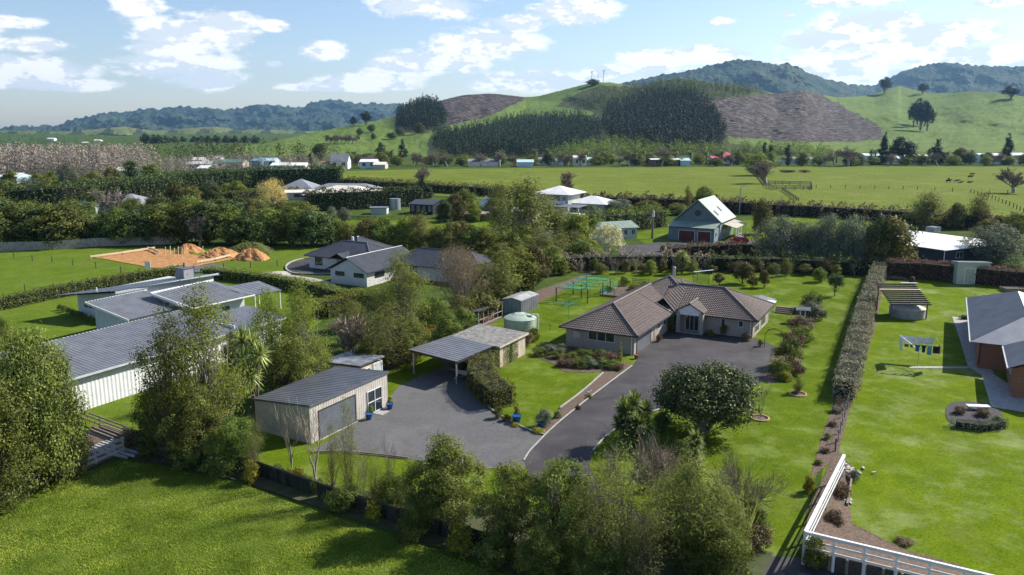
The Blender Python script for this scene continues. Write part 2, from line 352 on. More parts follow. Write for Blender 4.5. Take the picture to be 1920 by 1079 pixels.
mk('mcyp', 2, 10, 2.8, nm='cypress_tree', z0=.3, shape='col', nlobe=9, nclump=90, per=30, leaf=.4, clr=.3, lm=L_DARK, nbr=6)
mk('mcone', 2, 12, 8, nm='conifer_tree', z0=.4, shape='cone', nlobe=9, nclump=170, per=34, leaf=.5, clr=.5, lm=L_PINE, nbr=20)
mk('mgold', 1, 7, 9, nm='willow_tree', z0=.5, nlobe=12, nclump=200, per=36, leaf=.34, clr=.5, aspect=.15, lm=L_GOLD, nbr=60)
mk('mpine', 2, 18, 13, nm='pine_tree', z0=5, nlobe=14, nclump=120, per=34, leaf=.8, clr=.8, lm=L_PINE, nbr=30, trunk_r=.4)
for i in range(2): proto('bnear', bare_tree(R, 6.5, .45, 5, 3, .11, .02, 'bare', L_BROWN, BARKP, up=.4, first=.3, split=2, fan=.25), 6.5, 4, 'tree', 'bare_tree')
for i in range(2): proto('bfan', bare_tree(R, 3.6, .42, 5, 4, .07, .02, 'fan', L_BROWN, BARK, up=.1, first=.42, split=7, fan=.85), 3.6, 6, 'tree', 'bare_tree')
for i in range(3): proto('bmid', bare_tree(R, 9, .55, 5, 4, .3, .09, 'bmid', L_BROWN, BARKP, up=.3, first=.24, split=1), 9, 7, 'tree', 'bare_tree')
for i in range(2): proto('bpink', bare_tree(R, 8, .5, 5, 4, .3, .1, 'bpink', L_PINK, BARKP, up=.35, first=.24, split=2, fan=.3), 8, 8, 'tree', 'bare_tree')
for i in range(2): proto('palm', palm(R, 10, 34, 4.0, tr=.5), 10, 7, 'palm', 'palm_tree')
proto('palms', palm(R, 4, 40, 2.6, tr=.3), 4, 5, 'palm', 'palm_tree')
proto('cabbage', swordtree(R, 4.6, [(0, 0, 4.2), (.9, .3, 3.7), (-.8, .5, 3.5), (.3, -.8, 3.2), (-.4, -.6, 4.3), (.9, -.5, 2.7), (-.9, -.2, 2.6)], 150, 1.15, .09, 'cabbage'), 5, 3.6, 'tree', 'cabbage_tree')
proto('yucca', swordtree(R, 3, [(0, 0, 2.6), (.9, .4, 2.0), (-.8, .6, 2.1), (.2, -.9, 1.6), (-.6, -.7, 2.3), (.9, -.6, 1.3), (-1.1, -.2, 1.3), (.4, .9, 1.2), (.3, -.5, .7), (-.6, -.8, .8)], 240, .9, .1, 'yucca', L_PALM, .3), 3.2, 3.6, 'tree', 'yucca_tree')
proto('cordy', swordtree(R, 3, [(0, 0, 2.7), (.05, 0, 2.2), (0, .05, 1.7)], 120, .8, .09, 'cordy', L_PALM, .5), 3.2, 1.7, 'tree', 'yucca_tree')
proto('flax', swordtree(R, 1.2, [(0, 0, .15)], 90, 1.3, .08, 'flax', L_YUC, .6), 1.2, 1.8, 'plant', 'flax_plant')
_count = {}
def plant(kind, bx, by, ty, w=None, label=None, group=None, cat=None, pos=None, var=None, deg=None, lbl_cat=None):
    """stand a plant with its foot seen at pixel (bx,by), its top at height ty, w pixels wide"""
    x, y = G(bx, by) if pos is None else pos[:2]; zb = 0 if pos is None or len(pos) < 3 else pos[2]
    P = PROT[kind]; i = _count.get(kind, 0); _count[kind] = i + 1
    (cm, tm), H, W, ct, nm = P[(i if var is None else var) % len(P)]
    h = ty if pos is not None else HT(bx, by, ty)
    sz = h / H; sx = sz
    if w: sx = (w * y / FPX if pos is None else w) / W
    r = empty(nm, (x, y, zb), 0, label, cat or ct, group)
    r.scale = (sx, sx, sz); r.rotation_euler = (0, 0, random.uniform(0, 6.28) if deg is None else rad(deg))
    for m, n in ((tm, 'trunk' if ct != 'shrub' else 'stem'), (cm, 'crown' if ct not in ('shrub', 'plant') else 'foliage')):
        o = bpy.data.objects.new(n, m); COL.objects.link(o); o.parent = r
    return r
def hedge(name, px, width, height, leaf, lm, label, cat='hedge', dens=None, world=False, group=None, wob=.12, top=None):
    """clipped or loose hedge along ground pixels; dark woody core plus leaves over sides and top"""
    pts = np.array([p if world else G(*p) for p in px], float); o0 = pts[0]
    seg = np.linalg.norm(np.diff(pts, axis=0), axis=1); tot = seg.sum(); cum = np.concatenate([[0], np.cumsum(seg)])
    hs = height if isinstance(height, (list, tuple)) else [height] * len(pts)
    dens = dens or 2.6 / (leaf * leaf)
    def at(t):
        p = np.stack([np.interp(t, cum, pts[:, 0]), np.interp(t, cum, pts[:, 1])], -1); e = .5
        q = np.stack([np.interp(np.minimum(t+e, tot), cum, pts[:, 0]), np.interp(np.minimum(t+e, tot), cum, pts[:, 1])], -1) - \
            np.stack([np.interp(np.maximum(t-e, 0), cum, pts[:, 0]), np.interp(np.maximum(t-e, 0), cum, pts[:, 1])], -1)
        q /= np.linalg.norm(q, axis=-1)[..., None] + 1e-9
        return p, np.stack([-q[..., 1], q[..., 0]], -1), np.interp(t, cum, hs)
    rng = R; hm = float(np.mean(hs)); per = (2*hm + width); n = int(tot * per * dens) + 50; n = min(n, 90000)
    t = rng.uniform(0, tot, n); s = rng.uniform(0, per, n); P, Nn, h = at(t)
    ph = rng.uniform(0, 9, 6)
    bulge = 1 + wob * (np.sin(t*1.1+ph[0]) + np.sin(t*2.7+ph[1]) + .6*np.sin(t*5.3+ph[2])) / 2
    hh = h * (1 + wob * .6 * (np.sin(t*.9+ph[3]) + np.sin(t*2.3+ph[4]) + .5*np.sin(t*6.1+ph[5])) / 2)
    side = np.where(s < hm, -1., np.where(s > hm + width, 1., 0.)); u = np.where(s < hm, s / hm, np.where(s > hm + width, (per - s) / hm, 1.0))
    off = np.where(side == 0, (s - hm) / width * 2 - 1, side) * width / 2 * bulge
    off = off * np.where(side != 0, (1 - .12 * u ** 4), 1) + rng.normal(0, leaf * .5, n)
    z = np.where(side == 0, hh, u * hh) + rng.normal(0, leaf * .5, n); z = np.maximum(z, .04)
    C = np.stack([P[:, 0] + Nn[:, 0]*off - o0[0], P[:, 1] + Nn[:, 1]*off - o0[1], z], -1)
    nr = np.stack([Nn[:, 0]*side, Nn[:, 1]*side, np.where(side == 0, 1., .3)], -1)
    mb = MB(); cl = .5 + .5*np.sin(t*3.1+s*2.3+ph[0])*np.sin(t*1.3-s*3.7+ph[1])
    leafquads(mb, C, nr, leaf, rng, np.clip(.4*cl + .6*rng.uniform(0, 1, n), 0, 1), .6, .9)
    if top is not None:
        pass
    for e_, tv in ((-1, 0.0), (1, tot)):
        ne = int(width * hm * dens * 1.1) + 10; Pe, Ne, he = at(np.full(ne, tv)); te = np.stack([Ne[:, 1], -Ne[:, 0]], -1) * e_; so = rng.uniform(-.5, .5, ne) * width * .95; ze = rng.uniform(0, 1, ne) * he
        kx = rng.normal(0, leaf * .5, ne) + leaf * .6; leafquads(mb, np.stack([Pe[:, 0] + Ne[:, 0]*so + te[:, 0]*kx - o0[0], Pe[:, 1] + Ne[:, 1]*so + te[:, 1]*kx - o0[1], np.maximum(ze, .04)], -1), np.stack([te[:, 0], te[:, 1], np.full(ne, .3)], -1), leaf, rng, rng.uniform(0, 1, ne), .6, .9)
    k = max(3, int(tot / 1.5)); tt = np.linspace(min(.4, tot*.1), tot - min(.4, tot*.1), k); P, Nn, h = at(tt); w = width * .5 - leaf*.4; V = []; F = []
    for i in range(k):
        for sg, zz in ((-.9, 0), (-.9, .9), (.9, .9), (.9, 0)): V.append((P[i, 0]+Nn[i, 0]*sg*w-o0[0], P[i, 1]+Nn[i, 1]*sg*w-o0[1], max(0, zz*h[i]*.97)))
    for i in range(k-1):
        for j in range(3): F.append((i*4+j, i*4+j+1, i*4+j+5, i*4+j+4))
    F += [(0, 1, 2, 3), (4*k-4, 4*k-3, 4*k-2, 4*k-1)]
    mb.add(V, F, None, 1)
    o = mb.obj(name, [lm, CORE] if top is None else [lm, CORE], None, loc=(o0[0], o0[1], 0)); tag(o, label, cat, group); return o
# ------------------------------------------------------------------ building kit
GLASS = M('window_glass', (.03, .04, .045), (.015, .02, .022), 1, .06, spec=.8)
FRAME = M('white_joinery', (.7, .7, .68), (.6, .6, .58), 3, .5)
DFRAME = M('dark_joinery', (.05, .05, .055), (.035, .035, .04), 3, .5)
TILE = M('concrete_tile_brown', (.2, .158, .135), (.135, .105, .088), 3.5, .75, detail=6, bump=.3, bscale=40)
TILECAP = M('ridge_tile_brown', (.24, .195, .17), (.16, .13, .115), 4, .75)
BRICKW = M('pale_brick', (.42, .355, .29), (.31, .26, .21), 9, .85, bump=.5, bscale=30, sc3=(1, 1, 3))
GREYST = M('grey_steel_roof', (.15, .16, .175), (.115, .123, .138), .6, .45, metal=.25, spec=.5)
GREYLT = M('pale_steel_roof', (.185, .193, .208), (.14, .147, .16), .8, .5, metal=.2, spec=.5)
CREAM = M('cream_steel_wall', (.52, .475, .405), (.43, .395, .34), 1.2, .6)
WHITEW = M('white_steel_wall', (.74, .74, .74), (.64, .64, .65), 1.0, .55)
PALEBL = M('pale_weatherboard', (.5, .53, .53), (.42, .45, .45), 1.5, .7)
DOORG = M('grey_door_steel', (.13, .14, .16), (.105, .115, .13), 1.0, .45)
WHITE = M('white_paint', (.78, .77, .74), (.66, .65, .62), 3, .6)
TIMBER = M('weathered_timber', (.3, .25, .19), (.17, .14, .11), 7, .85, bump=.3)
TIMBERD = M('dark_timber', (.09, .075, .06), (.045, .038, .03), 7, .85)
CONC = M('concrete', (.4, .38, .35), (.29, .28, .26), 2.0, .85, bump=.2)
NEWPINE = M('new_pine_timber', (.68, .56, .36), (.52, .42, .27), 6, .8)
LICHEN = M('old_mossy_fibre_roof', (.27, .26, .24), (.12, .115, .105), 2.2, .9, detail=8, bump=.4)
GREENST = M('sage_green_roof', (.25, .31, .25), (.19, .245, .20), .7, .55)
WHITERF = M('white_roof', (.8, .79, .76), (.68, .67, .65), .6, .5)
BLUEW = M('grey_blue_ply', (.2, .245, .25), (.13, .17, .18), 1.4, .8, sc3=(3, 3, .6))
BLACKRF = M('charcoal_roof', (.05, .055, .065), (.035, .038, .045), .8, .5, spec=.5)
WBRICK = M('white_brick', (.62, .6, .56), (.5, .48, .45), 3, .8)
REDBR = M('red_brick', (.34, .155, .09), (.2, .085, .052), 5, .85, sc3=(1, 1, 3), bump=.4)
MAROON = M('maroon_door', (.15, .03, .028), (.10, .02, .02), 1, .6)
TANKG = M('tank_green', (.40, .47, .38), (.33, .4, .32), 1, .55)
PINKRF = M('pink_red_roof', (.62, .10, .17), (.5, .08, .13), 1, .6)
BLUEP = M('blue_glaze', (.02, .10, .32), (.015, .07, .22), 3, .25, spec=.6)
TERRA = M('terracotta', (.35, .14, .07), (.25, .10, .05), 3, .8)
STEEL = M('galvanised', (.42, .44, .46), (.32, .34, .36), 2, .4, metal=.6)
FIBRO = M('stained_cream_board', (.58, .5, .38), (.36, .29, .2), 1.6, .85, lo=.3, hi=.6, sc3=(2, 2, .5))
def lerp(a, b, t): return a + (b - a) * t
def slope(mb, e0, e1, r1, r0, kind='corr', sp=.3, amp=.035, capmb=None, fascia=.14, fmb=None):
    """one roof plane from eave e0-e1 up to ridge r0-r1, with real tile courses or ribs"""
    e0, e1, r0, r1 = [np.array(p, float) for p in (e0, e1, r0, r1)]
    U = e1 - e0; W = np.linalg.norm(U); U /= W
    m = (r0 + r1) / 2 - e0; Vd = m - m.dot(U) * U; Vd /= np.linalg.norm(Vd); Nn = np.cross(U, Vd)
    if Nn[2] < 0: Nn = -Nn
    q = lambda p: ((p - e0).dot(U), (p - e0).dot(Vd))
    (u0, v0), (u1, v1) = q(r0), q(r1); V = max(v0, v1)
    P = lambda u, v, n: e0 + U * u[..., None] + Vd * v[..., None] + Nn * n[..., None]
    if kind == 'tile':
        h, c = .36, .30; nr = int(math.ceil(V / h))
        for j in range(nr):
            a, b = j * h, min((j + 1) * h, V); xl0, xr0 = lerp(0, u0, min(1, a / V)), lerp(W, u1, min(1, a / V)); xl1, xr1 = lerp(0, u0, b / V), lerp(W, u1, b / V)
            if xr1 - xl1 < .02 and xr0 - xl0 < .02: continue
            k = max(2, int((xr0 - xl0) / (c / 4))); t = np.linspace(0, 1, k + 1)
            ua = lerp(xl0, xr0, t); ub = lerp(xl1, xr1, t); pr = .022 * np.cos(2*pi*ua/c) ; o = np.zeros_like(ua)
            A = P(ua, o + a, .075 + pr * 1.5); B = P(ub, o + b + .01, .02 + pr); Z = P(ua, o + a, o - .01)
            mb.quads(np.stack([A[:-1], A[1:], B[1:], B[:-1]], 1)); mb.quads(np.stack([Z[:-1], Z[1:], A[1:], A[:-1]], 1))
    elif kind == 'corr':
        us = np.arange(0, W + sp * .24, sp / 4); us[-1] = W
        def vtop(u):
            v = np.full_like(u, V)
            if u0 > .01: v = np.minimum(v, u / u0 * v0)
            if u1 < W - .01: v = np.minimum(v, (W - u) / (W - u1) * v1)
            if u0 < -.01 or u1 > W + .01: pass
            return np.maximum(v, 0)
        ph = np.array([0, 0, 1, 1.]); pr = amp * ph[np.arange(len(us)) % 4] + .02
        vt = vtop(us); A = P(us, us * 0, pr); ub = us + (u0 if u0 < 0 else 0) * vt / V
        B = P(us if (abs(u0) < .02 or u0 > 0) and (u1 <= W + .02) else lerp(u0, u1, us / W), vt, pr)
        mb.quads(np.stack([A[:-1], A[1:], B[1:], B[:-1]], 1))
    else:
        n = Nn * .02; mb.add([e0 + n, e1 + n, r1 + n, r0 + n], [(0, 1, 2, 3)])
    mb.add([e0 - Nn*.06, e1 - Nn*.06, r1 - Nn*.06, r0 - Nn*.06], [(3, 2, 1, 0)])
    if fmb is not None:
        fmb.bar(e0 + Nn*.0 - Vd*.05, e1 - Vd*.05, .1, fascia)
def hip(mb, x0, x1, y0, y1, z, pitch, ax='y', kind='tile', sp=.3, cap=None, fmb=None, gable=(0, 0)):
    """hip or gable roof over a rectangle, ridge along ax; gable flags turn an end upright"""
    if ax == 'y':
        c = (x0 + x1) / 2; hw = (x1 - x0) / 2; zr = z + hw * pitch; a = y0 + (0 if gable[0] else hw); b = y1 - (0 if gable[1] else hw)
        if b < a: a = b = (y0 + y1) / 2
        A, B = (c, a, zr), (c, b, zr)
        slope(mb, (x1, y0, z), (x1, y1, z), B, A, kind, sp, fmb=fmb); slope(mb, (x0, y1, z), (x0, y0, z), A, B, kind, sp, fmb=fmb)
        if not gable[0]: slope(mb, (x0, y0, z), (x1, y0, z), A, A, kind, sp, fmb=fmb)
        if not gable[1]: slope(mb, (x1, y1, z), (x0, y1, z), B, B, kind, sp, fmb=fmb)
        cor = [(x0, y0, z), (x1, y0, z), (x1, y1, z), (x0, y1, z)]
    else:
        c = (y0 + y1) / 2; hw = (y1 - y0) / 2; zr = z + hw * pitch; a = x0 + (0 if gable[0] else hw); b = x1 - (0 if gable[1] else hw)
        if b < a: a = b = (x0 + x1) / 2
        A, B = (a, c, zr), (b, c, zr)
        slope(mb, (x0, y0, z), (x1, y0, z), B, A, kind, sp, fmb=fmb); slope(mb, (x1, y1, z), (x0, y1, z), A, B, kind, sp, fmb=fmb)
        if not gable[0]: slope(mb, (x0, y1, z), (x0, y0, z), A, A, kind, sp, fmb=fmb)
        if not gable[1]: slope(mb, (x1, y0, z), (x1, y1, z), B, B, kind, sp, fmb=fmb)
        cor = [(x0, y1, z), (x0, y0, z), (x1, y0, z), (x1, y1, z)]
    if cap is not None:
        up = np.array([0, 0, .06]); A_, B_ = np.array(A) + up, np.array(B) + up
        if np.linalg.norm(B_ - A_) > .1: cap.tube([A_, B_], .09, 6)
        for k, P_ in ((0, A_), (1, A_), (2, B_), (3, B_)):
            g = gable[0] if k < 2 else gable[1]
            if not g: cap.tube([P_, np.array(cor[k]) + up], .09, 6)
    return A, B
class Bld:
    def __init__(s, name, label, cat, o, deg=28.5, group=None): s.e = empty(name, (o[0], o[1], 0), deg, label, cat, group)
    def walls(s, mat, boxes, name='wall', z0=0):
        mb = MB()
        for b in boxes: mb.box(b[0], b[1], b[2], b[3], b[5] if len(b) > 5 else z0, b[4])
        return mb.obj(name, mat, s.e)
    def ribwall(s, mat, a, b, z0, z1a, z1b=None, sp=.3, amp=.018, name='wall', part=None):
        """ribbed sheet wall from a to b (outside on the right of a->b)"""
        z1b = z1a if z1b is None else z1b; a = np.array(a, float); b = np.array(b, float); d = b - a; L = np.linalg.norm(d); d /= L; n = np.array([d[1], -d[0]])
        us = np.arange(0, L + sp*.24, sp/4); us[-1] = L; pr = amp * np.array([0, 0, 1, 1.])[np.arange(len(us)) % 4] + .004
        xy = a + d*us[:, None] + n*pr[:, None]; zt = z1a + (z1b - z1a) * us / L
        A = np.column_stack([xy, np.full(len(us), z0)]); B = np.column_stack([xy, zt]); mb = part or MB()
        mb.quads(np.stack([A[:-1], A[1:], B[1:], B[:-1]], 1)); return mb if part is not None else mb.obj(name, mat, s.e)
    def win(s, side, p, a, b, z0, z1, n=2, h=0, fr=None, name='window', d=.05, glass=None, w=.06):
        """window or glazed door on side F/B/L/R of plane p, from a to b along the wall"""
        fr = fr or FRAME; f = MB(); g = MB(); sg = {'F': -1, 'B': 1, 'L': -1, 'R': 1}[side]
        def bx(mb, u0, u1, zz0, zz1, dep):
            lo, hi = sorted((p + sg*.003, p + sg*dep))
            if side in 'FB': mb.box(u0, u1, lo, hi, zz0, zz1)
            else: mb.box(lo, hi, u0, u1, zz0, zz1)
        bx(f, a, b, z1 - w, z1, d); bx(f, a, b, z0, z0 + w, d)
        for i in range(n + 1):
            x = a + (b - a - w) * i / n; bx(f, x, x + w, z0 + w, z1 - w, d)
        for i in range(h): zz = z0 + (z1 - z0) * (i + 1) / (h + 1); bx(f, a + w, b - w, zz - w/2, zz + w/2, d * .9)
        bx(g, a + w*.5, b - w*.5, z0 + w*.5, z1 - w*.5, d * .4)
        o = f.obj(name, fr, s.e); g.obj('pane', glass or GLASS, o); return o
    def door(s, side, p, a, b, z0, z1, mat, ribs=7, name='garage_door', d=.04):
        mb = MB(); sg = {'F': -1, 'B': 1, 'L': -1, 'R': 1}[side]; hh = (z1 - z0) / ribs
        for i in range(-1, ribs):
            lo, hi = sorted((p + sg*(.003 if i < 0 else d - .004), p + sg*(d - .004 if i < 0 else d)))
            q = (z0, z1) if i < 0 else (z0 + i*hh + .03, z0 + (i+1)*hh - .01)
            if side in 'FB': mb.box(a, b, lo, hi, *q)
            else: mb.box(lo, hi, a, b, *q)
        o = mb.obj(name, mat, s.e); t = MB()
        for (u0, u1, zz0, zz1) in ((a-.1, a, z0, z1+.1), (b, b+.1, z0, z1+.1), (a, b, z1, z1+.1)):
            lo, hi = sorted((p + sg*.003, p + sg*(d+.03)))
            if side in 'FB': t.box(u0, u1, lo, hi, zz0, zz1)
            else: t.box(lo, hi, u0, u1, zz0, zz1)
        t.obj('trim', DFRAME if mat is DOORG else WHITE, o); return o
    def post(s, pts, z1, w=.1, mat=None, name='post'):
        for (x, y) in pts: MB().box(x-w/2, x+w/2, y-w/2, y+w/2, 0, z1).obj(name, mat or STEEL, s.e)
def gable_house(name, label, cat, o, deg, L, W, hw, pitch, wm, rm, group=None, kind='corr', nwin=2, ov=.4, sp=.6, ax='x', wins=True, hipped=False):
    """simple house: local x along the front, front faces the camera"""
    B = Bld(name, label, cat, o, deg, group); B.walls(wm, [(-L/2, L/2, 0, W, hw)])
    mb = MB(); g = 0 if hipped else 1
    A, C = hip(mb, -L/2 - ov, L/2 + ov, -ov, W + ov, hw + .02, pitch, ax, kind, sp, gable=(g, g)); mb.obj('roof', rm, B.e)
    if not hipped:
        if ax == 'x':
            for x in (-L/2, L/2 - .1): gm = MB().add([(x, 0, hw), (x, W, hw), (x, W/2, hw + W/2*pitch), (x+.1, 0, hw), (x+.1, W, hw), (x+.1, W/2, hw + W/2*pitch)], [(0, 2, 1), (3, 4, 5), (0, 3, 5), (0, 5, 2), (1, 2, 5), (1, 5, 4)]).obj('gable', wm, B.e)
        else:
            for y in (0, W - .1): gm = MB().add([(-L/2, y, hw), (L/2, y, hw), (0, y, hw + L/2*pitch), (-L/2, y+.1, hw), (L/2, y+.1, hw), (0, y+.1, hw + L/2*pitch)], [(0, 1, 2), (3, 5, 4), (0, 2, 5), (0, 5, 3), (1, 4, 5), (1, 5, 2)]).obj('gable', wm, B.e)
    if wins:
        for i in range(nwin):
            x = -L/2 + L * (i + .5) / nwin; B.win('F', 0, x - L/nwin*.22, x + L/nwin*.22, hw*.35, hw*.85, 2)
    return B
# ------------------------------------------------------------------ the tiled brick home
A0 = G(1040 + 600/3.8545, 500 + 512/3.8545, 2.35)
H = Bld('brick_house', 'long L-shaped pale brick house with brown tiled hip roof beside the black driveway', 'house', A0)
e = 2.35; pt = .485
H.walls(BRICKW, [(-8.9, -.6, .6, 14.2, e+.15), (-8.9, 3.2, 14.21, 26.1, e+.15), (3.21, 9.45, 14.2, 23.5, e+.15)])
# roof planes in the house's own frame
rf = MB(); cp = MB(); fb = MB(); z1 = e + 4.75*pt
S = lambda *a, **k: slope(rf, *a, kind='tile', **k)
S((-9.5, 0, e), (0, 0, e), (-4.75, 4.75, z1), (-4.75, 4.75, z1), fmb=fb)
S((-9.5, 19, e), (-9.5, 0, e), (-4.75, 4.75, z1), (-4.75, 19, z1), fmb=fb)
S((0, 0, e), (0, 12.5, e), (-4.75, 12.5, z1), (-4.75, 4.75, z1), fmb=fb)
S((-2.3, 12.5, e+2.3*pt), (-2.3, 15.9, e+2.3*pt), (-4.75, 18.3, z1), (-4.75, 12.5, z1))
zk = e + 6.6*pt; k = (-2.85, 20.15, zk)
S((0, 13.55, e), (10.05, 13.55, e), (4.78, 18.82, e+5.27*pt), (0, 18.82, e+5.27*pt), fmb=fb)
S((10.05, 13.55, e), (10.05, 24.1, e), (4.78, 18.82, e+5.27*pt), (4.78, 18.82, e+5.27*pt), fmb=fb)
S((10.05, 24.1, e), (3.7, 24.1, e), (-.5, 18.84, e+5.27*pt), (4.78, 18.84, e+5.27*pt), fmb=fb)
# big pyramid behind, its front plane starts at the valley
S((-2.3, 15.87, e+2.32*pt), (0, 13.56, e+.01), (0, 18.82, e+5.27*pt), (-2.3, 18.82, e+5.27*pt))
S((-4.75, 18.3, z1), (-2.3, 18.3, z1), k, k)
S((-2.3, 18.2, e+4.65*pt), (-1.2, 18.5, e+4.95*pt), k, k)
rf.add([(-4.75, 18.3, z1+.06), (-2.3, 15.87, e+2.32*pt+.06), (-2.3, 18.82, e+5.27*pt+.06), k, (-.9, 18.82, e+5.27*pt+.06)], [(0, 1, 2), (0, 2, 3), (3, 2, 4)])
S((3.75, 13.6, e), (3.75, 26.75, e), k, k); S((3.75, 26.75, e), (-9.45, 26.75, e), k, k, fmb=fb); S((-9.45, 26.75, e), (-9.45, 13.55, e), k, k, fmb=fb)
u = .1
for a, b in (((-9.5, 0, e), (-4.75, 4.75, z1)), ((0, 0, e), (-4.75, 4.75, z1)), ((-4.75, 4.75, z1), (-4.75, 18.3, z1)), ((-4.75, 18.3, z1), k), (k, (-1.15, 18.45, e+4.9*pt)),
             ((-1.4, 18.82, e+5.27*pt), (4.78, 18.82, e+5.27*pt)), ((4.78, 18.82, e+5.27*pt), (10.05, 13.55, e)), ((4.78, 18.82, e+5.27*pt), (10.05, 24.1, e)), (k, (3.75, 26.75, e)), ((0, 12.5, e), (-2.3, 12.5, e+2.3*pt))):
    cp.tube([(a[0], a[1], a[2]+u), (b[0], b[1], b[2]+u)], .1, 6)
ro = rf.obj('roof', TILE, H.e); cp.obj('ridge_cap', TILECAP, ro); fb.obj('gutter', DFRAME, ro)
so = MB(); so.box(-9.35, -.15, .12, 13, e-.06, e-.02); so.box(-9.35, 9.9, 13.75, 26.5, e-.065, e-.025); so.obj('soffit', WHITE, H.e)
# entry porch with its own small gable
pg = MB(); slope(pg, (3.9, 12.6, 2.75), (3.9, 15.6, 2.75), (2.1, 15.6, 3.75), (2.1, 12.6, 3.75), 'tile'); slope(pg, (.3, 15.6, 2.75), (.3, 12.6, 2.75), (2.1, 12.6, 3.75), (2.1, 15.6, 3.75), 'tile')
po = pg.obj('porch_roof', TILE, H.e); MB().tube([(2.1, 12.55, 3.86), (2.1, 16.2, 3.86)], .1, 6).obj('ridge_cap', TILECAP, po)
pw = MB(); pw.add([(.7, 12.75, 2.6), (3.5, 12.75, 2.6), (3.5, 12.75, 2.95), (2.1, 12.75, 3.68), (.7, 12.75, 2.95)], [(0, 1, 2), (0, 2, 3), (0, 3, 4)]); pw.box(.65, 3.55, 12.76, 12.86, 2.35, 2.75); pw.obj('porch_gable', WHITE, H.e)
for x in (.45, 3.3): MB().box(x, x+.45, 12.75, 14.19, 0, 2.72).obj('porch_pier', BRICKW, H.e)
H.win('F', 14.2, 1.2, 2.9, .12, 2.2, 3, 0, name='entrance_door'); MB().box(.9, 3.3, 12.7, 14.2, 0, .1).obj('doorstep', CONC, H.e)
H.win('F', .6, -6.1, -2.9, 1.15, 2.15, 3, 0); H.door('R', -.6, 1.5, 6.2, .02, 2.2, DOORG); H.win('R', -.6, 8.6, 9.9, 1.1, 2.05, 2); H.win('R', -.6, 11, 12, 1.1, 2.05, 1)
H.win('F', 14.2, 5.6, 6.15, 1.1, 2.1, 1); H.win('F', 14.2, 7.7, 8.3, 1.25, 2.05, 1); H.win('R', 9.45, 15.4, 17.6, .3, 2.15, 2, 1); H.win('R', 9.45, 19, 21.5, .3, 2.15, 3)
H.win('F', 14.2, -.3, .3, .9, 2.0, 1)
for x, y in ((-.85, .5), (9.2, 14.1), (-.5, 7.5)): MB().tube([(x, y, 0), (x, y, e)], .05, 6).obj('downpipe', WHITE, H.e)
fl = MB(); fl.tube([(-3.5, 24.2, 3.2), (-3.5, 24.2, 5.9)], .2, 10, cap=True); fl.tube([(-3.5, 24.2, 5.9), (-3.5, 24.2, 6.0), (-3.5, 24.2, 6.2)], [.24, .24, .12], 10, cap=True); fl.obj('flue', STEEL, H.e)
MB().tube([(1.7, 19.9, 4.2), (1.7, 19.9, 4.75)], .06, 6, cap=True).obj('vent_pipe', WHITE, H.e)
mp = MB(); mp.box(-7.9, -7.1, .5, .56, 1.2, 1.9); mp.obj('meter_box', PALEBL, H.e)
aw = MB(); aw.add([(5.5, 24.3, 2.3), (9.4, 24.3, 2.2), (9.4, 28.2, 2.2), (5.5, 28.2, 2.3), (7.5, 24.3, 2.55), (7.5, 28.2, 2.55)], [(0, 4, 5, 3), (4, 1, 2, 5)]); aw.bar((9.45, 24.3, 2.2), (9.45, 28.2, 2.2), .09, .14); aw.obj('verandah_roof', GREYLT, H.e)
H.post([(9.3, 24.5), (9.3, 28.1)], 2.25, .09, WHITE)
# sign frame / trellis by the front wall
tr = empty('garden_trellis', (*G(1087, 657), 0), 28.5, 'dark metal garden frame against the shaded front wall below the triple window', 'trellis')
t = MB(); [t.bar((x, 0, 0), (x, 0, 2.0), .05) for x in (-.55, .55)]; t.bar((-.55, 0, 2), (.55, 0, 2), .05); t.bar((-.55, 0, 1.5), (.55, 0, 1.5), .04); [t.bar((x, 0, 1.5), (x, 0, 2), .03) for x in (-.2, .2)]; t.obj('frame', STEEL, tr)
# ------------------------------------------------------------------ garage shed on the gravel yard
F0 = G(579.6, 763.4, 3.2)
Sd = Bld('garage_shed', 'cream ribbed steel garage with dark flat roof beside the gravel yard', 'shed', F0)
ZH, ZL = 3.2, 2.75
Sd.walls(CREAM, [(-6.05, -.12, .12, 10.2, 2.6)]); wl = MB()
Sd.ribwall(CREAM, (-6.1, .1), (-.1, .1), 0, ZL, ZH, part=wl)
for a, b, z0, z1_ in ((.1, 1.05, 0, ZH), (1.05, 5.75, 2.45, ZH), (5.75, 7.2, 0, ZH), (7.2, 9.35, 2.25, ZH), (9.35, 10.2, 0, ZH)): Sd.ribwall(CREAM, (-.1, a), (-.1, b), z0, z1_, part=wl)
Sd.ribwall(CREAM, (-.1, 10.2), (-6.1, 10.2), 0, ZH, ZL, part=wl); Sd.ribwall(CREAM, (-6.1, 10.2), (-6.1, .1), 0, ZL, part=wl); wl.obj('cladding', CREAM, Sd.e)
rb = MB(); slope(rb, (-6.25, 10.35, ZL+.03), (-6.25, 0, ZL+.03), (0, 0, ZH+.03), (0, 10.35, ZH+.03), 'corr', .42, .05); rb.obj('roof', GREYST, Sd.e)
tm = MB(); tm.bar((0, 0, ZH), (0, 10.35, ZH), .1, .16); tm.bar((-6.25, 0, ZL), (0, 0, ZH), .06, .14); tm.bar((-6.25, 10.35, ZL), (0, 10.35, ZH), .06, .14); tm.obj('gutter', GREYST, Sd.e)
Sd.door('R', -.12, 1.15, 5.65, .02, 2.4, DOORG, 9, 'roller_door'); Sd.win('R', -.12, 7.25, 9.3, .05, 2.2, 2, 1, fr=FRAME, name='sliding_door', d=.12)
MB().box(.1, 1.0, 7.9, 9.0, 0, .07).obj('doorstep', CONC, Sd.e); MB().box(-.02, .12, 1.0, 5.8, 0.002, .06).obj('threshold', CONC, Sd.e)
